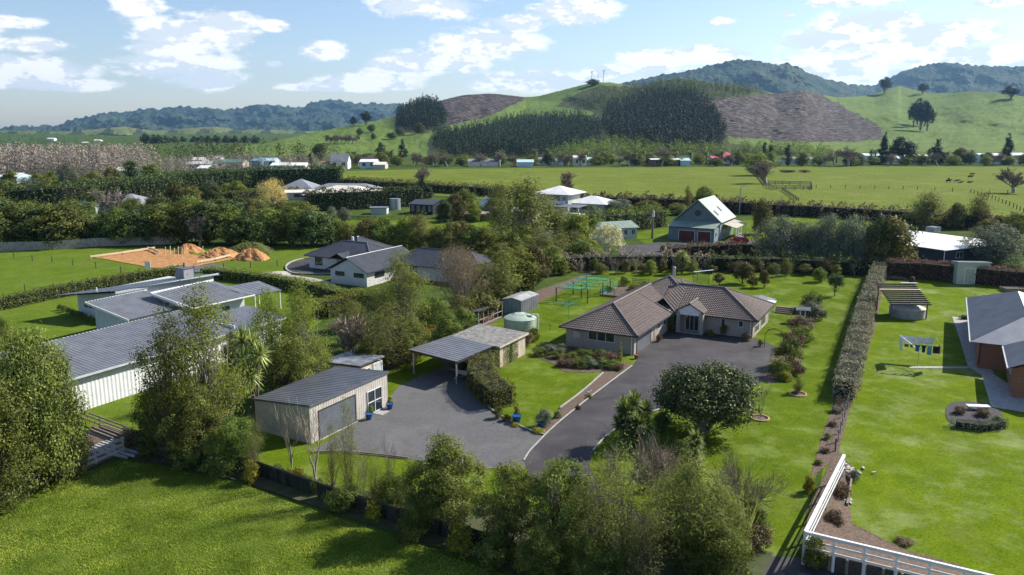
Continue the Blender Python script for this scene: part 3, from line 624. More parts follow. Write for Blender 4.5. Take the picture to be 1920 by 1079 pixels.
# small lean-to behind the garage
ls = Bld('garden_shed', 'small old lean-to shed with pale rusty iron roof behind the cream garage', 'shed', G(676, 686, 2.35))
ls.walls(FIBRO, [(-4.6, 0, 0, 3.4, 2.0)]); r_ = MB(); slope(r_, (.15, -.2, 2.35), (.15, 3.6, 2.35), (-4.8, 3.6, 2.1), (-4.8, -.2, 2.1), 'corr', .3, .04); r_.obj('roof', M('rusty_iron', (.42, .45, .47), (.2, .2, .2), 1.2, .6, metal=.2), ls.e)
ls.win('R', 0, .6, 1.4, 1.1, 1.8, 1); ls.door('R', 0, 2.0, 3.2, .02, 1.9, PALEBL, 4, 'door')
# ------------------------------------------------------------------ carport and the old board garage
C0 = G(856, 679, 2.5)
cpo = Bld('carport', 'open carport with ribbed silver roof joined to the old board garage', 'carport', C0)
r_ = MB()

q = [np.array(p) for p in ((-6.4, .9, 2.6), (0, 0, 2.45), (.4, 6.7, 2.5), (-5.5, 7.7, 2.65))]
NN = 52
for i in range(NN):
    t0, t1 = i/NN, (i+1)/NN; o0 = .03 * (1 if i % 4 == 0 else 0)
    a0 = q[1]*(1-t0)+q[2]*t0; a1 = q[1]*(1-t1)+q[2]*t1; b0 = q[0]*(1-t0)+q[3]*t0; b1 = q[0]*(1-t1)+q[3]*t1; z = np.array([0, 0, .04 + o0])
    r_.add([a0+z, a1+z, b1+z, b0+z], [(0, 1, 2, 3)]); r_.add([a0, a1, b1, b0], [(3, 2, 1, 0)])
    if o0: zz = np.array([0, 0, .04]); r_.add([a0+zz, b0+zz, b0+z, a0+z, a1+zz, b1+zz, b1+z, a1+z], [(0, 1, 2, 3), (7, 6, 5, 4)])
r_.obj('roof', GREYLT, cpo.e)
cpo.post([(-.25, .35), (-5.9, 1.1), (.1, 6.2)], 2.45, .12, STEEL)
bm_ = MB(); bm_.bar((-6.2, 1.0, 2.45), (-.1, .3, 2.32), .08, .2); bm_.bar((-.1, .3, 2.34), (.2, 6.5, 2.36), .08, .18); bm_.bar((-6.2, 1, 2.46), (-5.5, 7.4, 2.5), .08, .18); bm_.obj('beam', TIMBERD, cpo.e)
og = Bld('board_garage', 'old cream board garage with mossy flat roof and creeper stains', 'garage', C0)
og.walls(FIBRO, [(-5.3, .75, 7.2, 13.0, 2.3)]); fm = MB()
for i in range(24): y = 7.25 + i*.24; fm.box(.75, .78 + .015*(i % 2), y, y+.2, 0.01, 2.28)
fm.obj('cladding', FIBRO, og.e)
slope_m = MB(); slope(slope_m, (1.05, 6.75, 2.45), (1.05, 13.3, 2.45), (-5.6, 13.8, 2.6), (-5.6, 7.6, 2.6), 'flat'); slope_m.obj('roof', LICHEN, og.e)
tm = MB(); tm.bar((1.05, 6.75, 2.38), (1.05, 13.3, 2.38), .05, .2); tm.bar((-5.6, 7.6, 2.52), (1.05, 6.75, 2.38), .05, .2); tm.obj('fascia', FIBRO, og.e)
cr = MB(); n = 1500; rr = R.uniform(0, 1, (n, 2)); y = 9.6 + rr[:, 0]**2*1.6*np.sign(R.uniform(-1, 1, n)); zc = rr[:, 1]*2.1; leafquads(cr, np.column_stack([np.full(n, .86), y, zc]), np.tile([1, 0, .2], (n, 1)), .13, R, R.uniform(0, .7, n)); cv = cr.obj('wall_creeper', L_OLIVE, None); cv.location = og.e.location; cv.rotation_euler = og.e.rotation_euler; tag(cv, 'thin green creeper climbing the cream board garage wall', 'creeper')
# trailer under the carport
tl = empty('boat_trailer', (*G(880, 706), 0), -60, 'silver box trailer parked in the shade under the carport', 'trailer')
t = MB(); t.box(-1.3, 1.3, -.75, -.7, .5, .95); t.box(-1.3, 1.3, .7, .75, .5, .95); t.box(-1.3, -1.25, -.7, .7, .5, .95); t.box(1.25, 1.3, -.7, .7, .5, .95); t.box(-1.25, 1.25, -.7, .7, .48, .54); t.obj('tray', STEEL, tl)
t = MB(); t.bar((-1.3, .5, .5), (-2.5, 0, .5), .07); t.bar((-1.3, -.5, .5), (-2.5, 0, .5), .07); t.bar((-2.4, 0, .5), (-2.8, 0, .5), .1); t.obj('drawbar', STEEL, tl)
for sg in (-1, 1):
    w = MB(); w.tube([(.1, sg*.82, .33), (.1, sg*1.0, .33)], .33, 16, cap=True); wo = w.obj('wheel', M('tyre_rubber', (.03, .03, .03)), tl); MB().tube([(.1, sg*.99, .33), (.1, sg*1.02, .33)], .17, 12, cap=True).obj('rim', STEEL, wo)
    MB().box(-.4, .6, sg*.9-.14, sg*.9+.14, .7, .74).obj('mudguard', STEEL, tl)
# ------------------------------------------------------------------ wood shed, tin shed, tank
ws = Bld('wood_shed', 'open-fronted firewood shed with green end wall and white frame', 'shed', G(897, 614))
ws.walls(M('dark_green_sheet', (.02, .12, .075), (.012, .07, .045), 2, .6), [(-2.6, -.1, -.02, .04, 1.75)], 'end_wall'); ws.walls(TIMBERD, [(-2.6, -2.5, .04, 6.2, 1.6), (-2.5, 0, 6.14, 6.2, 1.7)], 'back_wall')
r_ = MB(); slope(r_, (.2, -.25, 2.1), (.2, 6.4, 2.1), (-2.8, 6.4, 1.65), (-2.8, -.25, 1.65), 'corr', .3, .03); r_.obj('roof', M('old_grey_iron', (.15, .15, .15), (.08, .08, .08), 2, .7), ws.e)
f = MB()
for i in range(6): f.bar((0, i*1.23+.03, 0), (0, i*1.23+.03, 1.98), .07)
f.bar((0, 0, 2.0), (0, 6.2, 2.0), .1, .16); f.bar((0, 0, .08), (0, 6.2, .08), .06, .1); f.bar((0, 0, .85), (0, 6.2, .85), .05, .07); f.obj('frame', CONC, ws.e)
lg = MB()
for i in range(220): y = R.uniform(.3, 5.9); z = R.uniform(.1, 1.2); lg.bar((-R.uniform(.6, 1.0), y, z), (-1.4, y, z), .13, .12)
lo = lg.obj('firewood_pile', M('split_firewood', (.5, .34, .2), (.25, .15, .09), 3, .9), None); lo.location = ws.e.location; lo.rotation_euler = ws.e.rotation_euler; tag(lo, 'split firewood stacked inside the open wood shed', 'firewood')
ts = Bld('tin_shed', 'grey-blue tin garden shed with low gable roof on the back lawn', 'shed', G(977.5, 592))
wl = MB(); Wd, Ln = 2.75, 5.0; ws_m = M('grey_blue_steel', (.22, .29, .31), (.17, .23, .25), 1, .5)
ts.walls(ws_m, [(-Wd, 0, 0, Ln, 1.95)])
for a, b in (((-Wd, 0), (0, 0)), ((0, 0), (0, Ln))): ts.ribwall(ws_m if a[1] == b[1] else GREYLT, a, b, 0, 1.97, sp=.55, amp=.05, name='cladding')
r_ = MB(); hip(r_, -Wd-.1, .12, -.1, Ln+.1, 1.98, .2, 'y', 'corr', .4, gable=(1, 1)); r_.obj('roof', M('weathered_zinc', (.5, .5, .48), (.3, .3, .29), 1.1, .6), ts.e)
g_ = MB(); g_.add([(-Wd, -.05, 1.95), (0, -.05, 1.95), (-Wd/2, -.05, 2.25)], [(0, 1, 2)]); g_.obj('gable', ws_m, ts.e)
tk = empty('water_tank', (*G(975, 622), 0), 0, 'round pale green plastic water tank with domed lid', 'water tank')
k_ = 48; zt = HT(975, 640, 607) if False else 1.75; rt = 2.0; b_ = MB(); b_.tube([(0, 0, 0), (0, 0, .5), (0, 0, 1.0), (0, 0, zt)], rt, k_); [b_.tube([(0, 0, z-.03), (0, 0, z), (0, 0, z+.03)], [rt, rt+.03, rt], k_) for z in (.35, .7, 1.05, 1.4)]; b_.obj('shell', TANKG, tk, True)
l_ = MB(); l_.tube([(0, 0, zt), (0, 0, zt+.05), (0, 0, zt+.3), (0, 0, zt+.55), (0, 0, zt+.66)], [rt+.04, rt, rt*.72, rt*.32, .05], k_)
for i in range(16): a = i*pi/8; l_.bar((cos(a)*rt*.97, sin(a)*rt*.97, zt+.07), (cos(a)*.7, sin(a)*.7, zt+.56), .07, .05)
l_.obj('lid', TANKG, tk); MB().tube([(1.2, -.6, zt+.35), (1.2, -.6, zt+.5)], .35, 14, cap=True).obj('hatch', TANKG, tk)
MB().tube([(2.25, -.5, 0), (2.25, -.5, 2.15), (2.1, -.5, 2.3), (1.5, -.5, 2.3), (1.4, -.5, 2.05)], .07, 8).obj('pipe', WHITE, tk)
# ------------------------------------------------------------------ grey mono-pitch buildings on the left
L1 = Bld('long_barn', 'long shed with grey ribbed roof and white ribbed wall at left', 'shed', (-37.7, 67.9))
L1.walls(WHITEW, [(-9.4, -.55, -9, 17.2, 3.2), (-6, -.55, 17.3, 24, 3.2)]); L1.ribwall(WHITEW, (-.5, -9), (-.5, 24), 0, 3.3, sp=.4, amp=.028, name='cladding')
r_ = MB(); slope(r_, (0, -9.3, 3.4), (0, 17.6, 3.4), (-9.7, 17.6, 4.5), (-9.7, -9.3, 4.5), 'corr', .4, .035); slope(r_, (0, 17.62, 3.4), (0, 24.3, 3.4), (-6.2, 24.3, 4.1), (-6.2, 17.62, 4.1), 'corr', .4, .035); r_.obj('roof', GREYLT, L1.e)
t = MB(); t.bar((.05, -9.3, 3.33), (.05, 24.3, 3.33), .12, .18); t.bar((-9.7, -9.3, 4.45), (-9.7, 17.6, 4.45), .2, .14); t.obj('gutter', PALEBL, L1.e)
L1.walls(WHITEW, [(-9.5, -9.41, -9, 17.3, 4.3), (-9.41, -.6, 17.2, 17.3, 3.9)], 'parapet')
L2 = Bld('mono_pitch_house', 'pale modern house wing with sloping grey ribbed roof between shed and back wing', 'house', (-44.8, 90.2))
r_ = MB(); slope(r_, (0, 0, 2.8), (-.1, 8.5, 2.8), (-7.1, 8.0, 4.3), (-7.1, -.5, 4.3), 'corr', .4, .035); r_.obj('roof', GREYLT, L2.e)
L2.walls(PALEBL, [(-6.6, -.4, .3, 8.0, 2.7)]); w = MB(); w.add([(-6.6, .25, 0), (-.4, .25, 0), (-.4, .25, 2.8), (-6.6, .25, 4.05)], [(0, 1, 2, 3)]); w.add([(-6.6, 8, 0), (-6.6, .25, 0), (-6.6, .25, 4.05), (-6.6, 8, 4.05)], [(0, 1, 2, 3)]); w.obj('gable_wall', PALEBL, L2.e)
t = MB(); t.bar((-7.1, -.55, 4.25), (0, -.05, 2.76), .08, .26); t.bar((-7.1, -.5, 4.25), (-7.1, 8, 4.25), .1, .2); t.obj('fascia', WHITE, L2.e); L2.win('F', .24, -2.4, -.9, .1, 2.0, 2); L2.win('L', -6.6, .6, 2.6, 1.0, 2.6, 2)
L3 = Bld('mono_pitch_annex', 'raised grey ribbed roof wing with pale walls nearest the courtyard hedge', 'house', (-39.5, 95.6))
r_ = MB(); slope(r_, (0, 0, 3.0), (.6, 9.6, 3.0), (-6, 8.6, 4.5), (-5.9, -1.2, 4.5), 'corr', .5, .05); r_.obj('roof', GREYLT, L3.e)
L3.walls(PALEBL, [(-5.3, -.6, .2, 8.9, 2.95)]); w = MB(); w.add([(-5.6, -.3, 2.9), (-.6, .2, 2.9), (-.6, .2, 3.05), (-5.6, -.3, 4.3)], [(0, 1, 2, 3)]); w.obj('gable_wall', PALEBL, L3.e)
t = MB(); t.bar((-5.9, -1.25, 4.45), (0, -.05, 2.96), .1, .3); t.bar((-5.95, -1.2, 4.5), (-6.05, 8.6, 4.5), .22, .24); t.bar((0.05, 0, 2.95), (.65, 9.6, 2.95), .1, .16); t.obj('fascia', WHITE, L3.e)
t = MB(); [t.bar((-3.2 + i*.55, -.6, 3.2), (-2.9+i*.55, -.8, 3.7), .06) for i in range(4)]; [t.bar((-2.9 + i*.55, -.8, 3.7), (-2.65+i*.55, -.6, 3.1), .06) for i in range(4)]; t.obj('roof_brace', WHITE, L3.e)
L3.win('R', -.6, 1.2, 3.2, .6, 2.2, 2); L3.win('R', -.6, 5.0, 6.4, .1, 2.1, 1, fr=FRAME, name='door')
L4 = Bld('back_wing', 'rear house wing with wide shallow grey roof and square chimney', 'house', (-51.4, 100.4))
r_ = MB(); slope(r_, (-9, -2.5, 3.1), (-5, 17.5, 3.1), (2.2, 15.0, 4.2), (.2, 0, 4.0), 'corr', .5, .04)
r_.obj('roof', GREYST, L4.e); t = MB(); t.bar((.2, 0, 3.95), (2.2, 15, 4.15), .2, .3); t.obj('fascia', PALEBL, L4.e)
w = MB(); w.add([(-10.2 + 2, .2, 0), (-.3, .3, 0), (-.3, .3, 3.9), (-8.2, .2, 3.05)], [(0, 1, 2, 3)]); w.box(-8.0, 1.4, .32, 14.6, 0, 3.0); w.add([(-.2, .3, 2.9), (1.6, 14.6, 2.9), (1.6, 14.6, 4.1), (-.2, .3, 3.95)], [(0, 1, 2, 3)]); w.obj('wall', PALEBL, L4.e)
L4.win('F', .2, -6.9, -5.0, 1.2, 2.1, 2); ch = MB(); ch.box(-2.6, -.9, 11.6, 13.3, 3.4, 5.1); co = ch.obj('chimney', M('grey_block', (.3, .3, .31), (.24, .24, .25), 4), L4.e); c2 = MB(); c2.box(-2.7, -.8, 11.5, 13.4, 5.1, 5.2); c2.tube([(-1.7, 12.4, 5.2), (-1.7, 12.4, 5.9)], .14, 8, cap=True); c2.obj('chimney_cap', GREYST, co)
MB().tube([(-4, .3, 3.5), (-4, .3, 4.2)], .09, 6, cap=True).obj('vent_pipe', WHITE, L4.e)
pgl = Bld('patio_roof', 'clear ribbed patio roof on thin posts behind the raised grey wing', 'canopy', (-39.5, 95.6)); r_ = MB(); slope(r_, (-.3, 10.2, 2.6), (.4, 14.8, 2.6), (-4.8, 15.6, 3.3), (-5.6, 10.2, 3.3), 'corr', .7, .04); r_.obj('roof', GREYLT, pgl.e); pgl.post([(-.2, 10.4), (.2, 14.6), (-4.7, 15.4)], 2.6, .1, WHITE)
# ------------------------------------------------------------------ charcoal-roofed white brick house
K = Bld('white_brick_house', 'white brick house with charcoal hip roof behind the clipped hedge', 'house', (-22.8, 122.9))
kp = .5; r_ = MB(); cp = MB(); fb = MB()
hip(r_, -8.4, 0, 0, 15, 2.35, kp, 'y', 'corr', .35, cap=cp, fmb=fb, gable=(1, 1)); hip(r_, -21.3, -6, 8.8, 18.6, 2.35, kp*.95, 'x', 'corr', .35, cap=cp, fmb=fb); hip(r_, -3.5, 15.5, 9.2, 18.2, 2.36, kp, 'x', 'corr', .35, cap=cp, fmb=fb); hip(r_, -22, -12.5, 14, 24, 2.34, kp, 'y', 'corr', .35, cap=cp)
ro = r_.obj('roof', BLACKRF, K.e); cp.obj('ridge_cap', GREYST, ro); fb.obj('gutter', DFRAME, ro)
K.walls(WBRICK, [(-7.9, -.5, .5, 14, 2.35), (-20.7, -8, 9.4, 18, 2.35), (-.49, 14.9, 9.8, 17.6, 2.35), (-21.4, -13, 18.01, 23.4, 2.35)])
g_ = MB(); g_.add([(-7.9, .49, 2.3), (-.5, .49, 2.3), (-4.2, .49, 2.3+3.7*kp)], [(0, 1, 2)]); g_.obj('gable', PALEBL, K.e)
K.win('F', .5, -6.9, -5.0, 1.35, 2.1, 2, fr=DFRAME); K.win('F', .5, -3.1, -1.1, 1.35, 2.1, 2, fr=DFRAME); K.win('F', 9.4, -19.3, -17.6, .7, 2.1, 2, fr=DFRAME); K.win('F', 9.4, -14.2, -12.2, .1, 2.1, 2, fr=DFRAME, name='door'); K.win('F', 9.8, 1.2, 2.6, .4, 2.1, 2, fr=DFRAME); K.win('R', -.5, 2.5, 5, 1.1, 2.0, 2, fr=DFRAME)
g2 = MB(); slope(g2, (-10.6, 7.8, 2.3), (-10.6, 11, 2.3), (-12.8, 11, 3.4), (-12.8, 7.8, 3.4), 'corr', .35); slope(g2, (-15, 11, 2.3), (-15, 7.8, 2.3), (-12.8, 7.8, 3.4), (-12.8, 11, 3.4), 'corr', .35); g2.obj('porch_roof', BLACKRF, K.e)
MB().tube([(7, 11, 3.2), (7, 11, 4.1)], .09, 6, cap=True).obj('vent_pipe', WHITE, K.e); sk = MB(); sk.tube([(-16, 16, 4.5), (-16, 16, 5.2)], .22, 8, cap=True); sk.obj('flue', WHITE, K.e)
# ------------------------------------------------------------------ red brick house at the right edge
Bk = Bld('red_brick_house', 'red brick house with grey steel roof at the right edge', 'house', G(1837.4, 643.7, 2.9)); Bk.e.location.z = .5
r_ = MB(); slope(r_, (9.5, 0, 2.4), (9.5, 24.7, 2.4), (4.3, 19.5, 4.74), (4.3, 5.2, 4.74), 'corr', .35); slope(r_, (-.9, 24.7, 2.4), (-.9, 0, 2.4), (4.3, 5.2, 4.74), (4.3, 19.5, 4.74), 'corr', .35); slope(r_, (9.5, 24.7, 2.4), (-.9, 24.7, 2.4), (4.3, 19.5, 4.74), (4.3, 19.5, 4.74), 'corr', .35); slope(r_, (2.0, -9, 2.4), (2.0, -.4, 2.4), (6.5, -.4, 4.4), (6.5, -9, 4.4), 'corr', .35); slope(r_, (11, -.4, 2.4), (11, -9, 2.4), (6.5, -9, 4.4), (6.5, -.4, 4.4), 'corr', .35); r_.obj('roof', GREYST, Bk.e)
r2 = MB(); slope(r2, (-.9, 0, 2.4), (9.5, 0, 2.4), (4.3, 5.2, 4.74), (4.3, 5.2, 4.74), 'flat'); r2.obj('hip_end', M('sheen_lightened_roof', (.27, .28, .3), (.22, .23, .25), .8, .45, metal=.2), Bk.e)  # same grey steel roof, with its bright sky sheen put into a lighter colour
Bk.walls(REDBR, [(0, 9, .6, 24, 2.4), (2.6, 10, -8.5, .55, 2.4)], z0=-.5); g_ = MB(); g_.add([(2.6, -8.51, 2.35), (10, -8.51, 2.35), (6.5, -8.51, 4.3)], [(0, 1, 2)]); g_.obj('gable', REDBR, Bk.e)
t = MB(); t.bar((-.9, 0, 2.38), (-.9, 24.7, 2.38), .14, .16); t.bar((2.0, -9, 2.38), (2.0, -.5, 2.38), .14, .16); t.obj('gutter', PALEBL, Bk.e)
MB().tube([(.1, .5, 0), (.1, .5, 2.3)], .06, 6).obj('downpipe', DFRAME, Bk.e); Bk.win('L', 2.6, -5.5, -3.2, .9, 2.0, 2, fr=FRAME); Bk.win('F', -8.5, 3.6, 5.6, .1, 2.1, 2, fr=FRAME, name='door')
# ------------------------------------------------------------------ barn-style house
Bn = Bld('barn_house', 'blue-grey barn house with steep sage green roof, round gable vent and lean-to garage', 'house', (44.2, 172.3), 28.5)
cx, y0, y1, zr, hw = -5.0, 4.2, 17.8, 8.9, 5.5
Bn.walls(BLUEW, [(cx-5.1, cx+5.1, y0, y1-.6, 4.1)]); g_ = MB().add([(cx+5.1, y1-.6, 4.05), (cx-5.1, y1-.6, 4.05), (cx, y1-.6, 8.6)], [(0, 1, 2)]); g_.obj('gable', BLUEW, Bn.e); g_ = MB().add([(cx-5.1, y0, 4.05), (cx+5.1, y0, 4.05), (cx, y0, 8.6)], [(0, 1, 2)])
for i in range(22): x = cx-5.0+i*.476; zt = 8.55 - abs(x-cx)/5.1*4.5; g_.box(x-.03, x+.03, y0-.05, y0-.002, 3.9, zt)
g_.obj('gable', BLUEW, Bn.e)
r_ = MB(); slope(r_, (cx+hw, y0-.5, 4.0), (cx+hw, y1, 4.0), (cx, y1, zr), (cx, y0-.5, zr), 'corr', .5, .04); slope(r_, (cx-hw, y1, 4.0), (cx-hw, y0-.5, 4.0), (cx, y0-.5, zr), (cx, y1, zr), 'corr', .5, .04)
ro = r_.obj('roof', GREENST, Bn.e); t = MB(); t.bar((cx, y0-.52, zr), (cx+hw, y0-.52, 4.0), .08, .25); t.bar((cx, y0-.52, zr), (cx-hw, y0-.52, 4.0), .08, .25); t.obj('bargeboard', GREENST, ro)
for (v, y) in ((.35, 6.5), (.45, 11.5)):
    a = np.array([cx+hw*(1-v+.08), y, lerp(4.0, zr, v-.08)]); b = np.array([cx+hw*(1-v-.12), y, lerp(4.0, zr, v+.12)]); s_ = MB(); s_.bar(a+[.06, 0, .08], b+[.06, 0, .08], .8, .08); s_.obj('skylight', GLASS, ro)
vt = MB(); vt.tube([(cx, y0-.06, 5.9), (cx, y0-.12, 5.9)], .7, 16, cap=True); vt.obj('round_vent', TIMBERD, Bn.e)
Bn.walls(BLUEW, [(-10.3, -.05, -.0, y0-.1, 2.95)], 'garage_wall'); r_ = MB(); slope(r_, (-10.6, -.35, 3.1), (.25, -.35, 3.1), (.4, 4.1, 4.15), (-10.4, 4.1, 4.15), 'corr', .5, .04); r_.obj('garage_roof', GREENST, Bn.e)
Bn.door('F', -.0, -7.9, -4.4, .02, 2.35, MAROON, 6); Bn.door('F', -.0, -3.6, -.8, .02, 2.35, MAROON, 6); Bn.win('R', -.05, 1.0, 2.2, 1.0, 2.2, 2)
r_ = MB(); slope(r_, (3.3, 6.5, 2.7), (3.3, 16.8, 2.7), (.3, 16.8, 3.5), (.3, 6.5, 3.5), 'corr', .5, .04); r_.obj('porch_roof', M('cream_iron', (.55, .5, .38), (.46, .42, .32), .8, .6), Bn.e); Bn.post([(3.1, 6.7), (3.1, 9.2), (3.1, 11.7), (3.1, 14.2), (3.1, 16.6)], 2.7, .16, WHITE)
t = MB(); [t.bar((3.1, 6.7, z), (3.1, 16.6, z), .06) for z in (.5, 1.0)]; t.obj('railing', WHITE, Bn.e); Bn.win('R', cx+5.1, 7.5, 9.5, .2, 2.2, 2); Bn.win('R', cx+5.1, 11, 13.5, .2, 2.2, 2)
# ------------------------------------------------------------------ ground, paddocks, drives
from mathutils.geometry import tessellate_polygon
from mathutils import Vector
def smooth(pts, n=5, closed=True):
    P = np.array(pts, float); m = len(P); out = []
    for i in range(m if closed else m - 1):
        p0, p1, p2, p3 = (P[(i-1) % m], P[i], P[(i+1) % m], P[(i+2) % m]) if closed else (P[max(i-1, 0)], P[i], P[i+1], P[min(i+2, m-1)])
        for k in range(n):
            t = k / n; out.append(.5*((2*p1)+(-p0+p2)*t+(2*p0-5*p1+4*p2-p3)*t*t+(-p0+3*p1-3*p2+p3)*t**3))
    if not closed: out.append(P[-1])
    return out
_lay = [0]
def sheet(name, px, mat, z=None, sm=0, world=False, th=0.0):
    if sm: px = smooth(px, sm)
    P = [tuple(p) if world else G(p[0], p[1]) for p in px]
    if z is None: _lay[0] += 1; z = .004 * _lay[0]
    V = [Vector((p[0], p[1], 0)) for p in P]; T = tessellate_polygon([V])
    mb = MB(); vv = [(p[0], p[1], z) for p in P]; T = [t if (V[t[1]]-V[t[0]]).cross(V[t[2]]-V[t[0]]).z > 0 else (t[0], t[2], t[1]) for t in T]
    mb.add(vv, T)
    if th:
        n = len(P); mb.add(vv + [(p[0], p[1], z - th) for p in P], [(i, (i+1) % n, n+(i+1) % n, n+i) for i in range(n)])
    return tag(mb.obj(name, mat), kind='structure')
GR_BASE = GRASS('rough_grass', (.035, .055, .012), (.065, .10, .02), (.10, .14, .03), .05, .5, 4)
GR_NEAR = GRASS('paddock_grass', (.07, .105, .012), (.11, .155, .02), (.155, .195, .032), .12, .9, 7, .9)
GR_LAWN = GRASS('lawn_grass', (.065, .10, .004), (.10, .148, .007), (.14, .19, .014), .1, .8, 6, .35, pale=(.2, .25, .07), ps=.25)
GR_RIGHT = GRASS('clover_lawn', (.08, .122, .004), (.122, .175, .006), (.165, .22, .015), .12, .7, 6, .4, pale=(.26, .30, .13), ps=.16)
GR_FAR = GRASS('far_paddock_grass', (.105, .135, .016), (.145, .175, .026), (.19, .21, .05), .02, .12, .8, .2)
GR_LEFT = GRASS('left_lawn_grass', (.08, .122, .01), (.112, .16, .018), (.145, .19, .03), .1, .8, 5, .3)
GRAVEL = M('grey_gravel', (.122, .12, .122), (.088, .086, .088), 3.0, .9, detail=10, bump=.5, bscale=25, lo=.3, hi=.7)
ASPH = M('black_asphalt', (.056, .05, .05), (.032, .028, .03), .3, .75, detail=14, bump=.2, bscale=30)
def worn(m, dark, light, s1, s2):
    nt = m.node_tree; b = [n for n in nt.nodes if n.type == 'BSDF_PRINCIPLED'][0]; src = b.inputs['Base Color'].links[0].from_socket
    x = mixc(nt, ramp(nt, noise(nt, s1, 8, .75, dist=.6), [(.46, (0, 0, 0)), (.64, (.6, .6, .6))]), src, light)
    x = mixc(nt, ramp(nt, noise(nt, s2, 6, .7, dist=1.5, sc3=(1, .35, 1)), [(.5, (0, 0, 0)), (.66, (.55, .55, .55))]), x, dark); nt.links.new(x, b.inputs['Base Color'])
worn(ASPH, (.028, .024, .026), (.088, .082, .078), .22, .5); worn(GRAVEL, (.08, .07, .06), (.15, .146, .14), .16, .35)
MULCH = M('bark_mulch', (.17, .115, .08), (.07, .05, .038), 6, .95, detail=8, bump=.8, bscale=14)
SOIL = M('orange_clay', (.46, .24, .09), (.30, .14, .05), .9, .95, detail=8, bump=.6, bscale=5)
LIMEST = M('crushed_lime_track', (.42, .38, .33), (.32, .29, .25), .8, .9, detail=8)
HIGH = .0
g = MB(); 
ax_ = np.concatenate([-np.geomspace(9200, 60, 24), np.linspace(-50, 50, 11), np.geomspace(60, 9200, 24)])
ay_ = np.concatenate([[-400, -100], np.linspace(0, 200, 11), np.geomspace(230, 9200, 28)])
X, Y = np.meshgrid(ax_, ay_); V = np.column_stack([X.ravel(), Y.ravel(), np.zeros(X.size)]); nx = len(ax_)
g.add(V, [(j*nx+i, j*nx+i+1, (j+1)*nx+i+1, (j+1)*nx+i) for j in range(len(ay_)-1) for i in range(nx-1)])
tag(g.obj('ground', GR_BASE), kind='structure')
sheet('far_paddock', [(630, 322), (800, 318), (1100, 315), (1500, 313), (2000, 313), (2100, 420), (1800, 412), (1560, 404), (1400, 398), (1240, 396), (1080, 388), (900, 374), (760, 362), (640, 350)], GR_FAR)
sheet('near_paddock', [(-150, 1050), (0, 958), (110, 908), (235, 860), (300, 866), (460, 890), (600, 938), (700, 971), (800, 1003), (880, 1026), (960, 1054), (1100, 1130), (900, 1800), (-400, 1800)], GR_NEAR)
sheet('left_field', [(-200, 475), (300, 462), (560, 462), (620, 470), (700, 490), (600, 515), (400, 508), (330, 508), (180, 540), (0, 575), (-200, 620)], GR_LEFT)
sheet('left_lawn', [(-200, 640), (0, 580), (200, 545), (330, 520), (560, 530), (640, 570), (560, 640), (420, 800), (200, 850), (-100, 850)], GR_LEFT)
sheet('house_lawn', [(480, 895), (460, 800), (690, 720), (860, 618), (1000, 552), (1150, 503), (1625, 512), (1600, 600), (1570, 720), (1540, 860), (1500, 1000), (1440, 1075), (1000, 1000), (700, 955)], GR_LAWN)
sheet('right_lawn', [(1655, 515), (2100, 530), (2300, 700), (2500, 1300), (1800, 1400), (1540, 1090), (1525, 1000), (1545, 860), (1580, 750), (1610, 640)], GR_RIGHT)
sheet('back_garden_lawn', [(560, 415), (940, 412), (900, 440), (700, 440), (560, 440)], GR_LAWN)
sheet('barn_lawn', [(1180, 440), (1260, 425), (1560, 400), (1640, 420), (1500, 470), (1230, 470)], GR_LAWN)
sheet('gravel_yard', [(583, 850), (600, 838), (655, 800), (735, 742), (745, 728), (775, 712), (830, 690), (848, 660), (880, 650), (935, 680), (905, 700), (893, 730), (905, 752), (925, 773), (958, 792), (990, 808), (1030, 820), (1015, 850), (990, 880), (900, 880), (765, 862), (660, 851)], GRAVEL)
dr = [(982, 866), (992, 850), (1003, 838), (1040, 801), (1100, 752), (1185, 688), (1196, 673), (1190, 660), (1250, 612), (1290, 615), (1360, 622), (1425, 638), (1455, 652), (1462, 672), (1458, 692), (1446, 708), (1418, 724), (1380, 732), (1330, 742), (1280, 756), (1240, 768), (1205, 782), (1165, 802), (1135, 822), (1112, 848), (1105, 875), (1120, 905), (1170, 945), (1260, 1000), (1360, 1040), (1500, 1048), (1700, 1110), (1700, 1250), (1400, 1180), (1200, 1080), (1060, 985), (1000, 915)]
sheet('driveway', dr, ASPH)
def edging(px, name, mat, w=.1, h=.08, world=False, label=None):
    P = [(p if world else G(*p)) for p in smooth(px, 4, False)]; mb = MB()
    for a, b in zip(P[:-1], P[1:]): mb.bar((a[0], a[1], h*.5+.09), (b[0], b[1], h*.5+.09), w, h)
    return tag(mb.obj(name, mat), kind='structure')
edging([(982, 866), (992, 850), (1003, 838), (1040, 801), (1100, 752), (1185, 688)], 'drive_kerb', CONC, .12, .06)
edging([(1418, 724), (1380, 732), (1280, 756), (1205, 782), (1165, 802), (1135, 822), (1112, 848)], 'lawn_kerb', CONC, .12, .08)
edging([(893, 730), (905, 752), (925, 773), (958, 792), (990, 808), (1022, 818)], 'gravel_kerb', CONC, .1, .08)
edging([(583, 851), (660, 851), (765, 862)], 'timber_edging', TIMBER, .08, .1)
sheet('drive_border', [(1022, 818), (1040, 801), (1100, 752), (1185, 688), (1175, 680), (1145, 690), (1125, 705), (1080, 745), (1045, 770), (1035, 790), (1000, 800)], MULCH)
edging([(1131, 702), (1090, 738), (1050, 768)], 'bed_edging', CONC, .1, .14)
sheet('house_bed', [(1002, 655), (1060, 655), (1170, 682), (1172, 692), (1140, 698), (1090, 700), (1055, 697), (1040, 685), (1010, 672)], MULCH, sm=3)
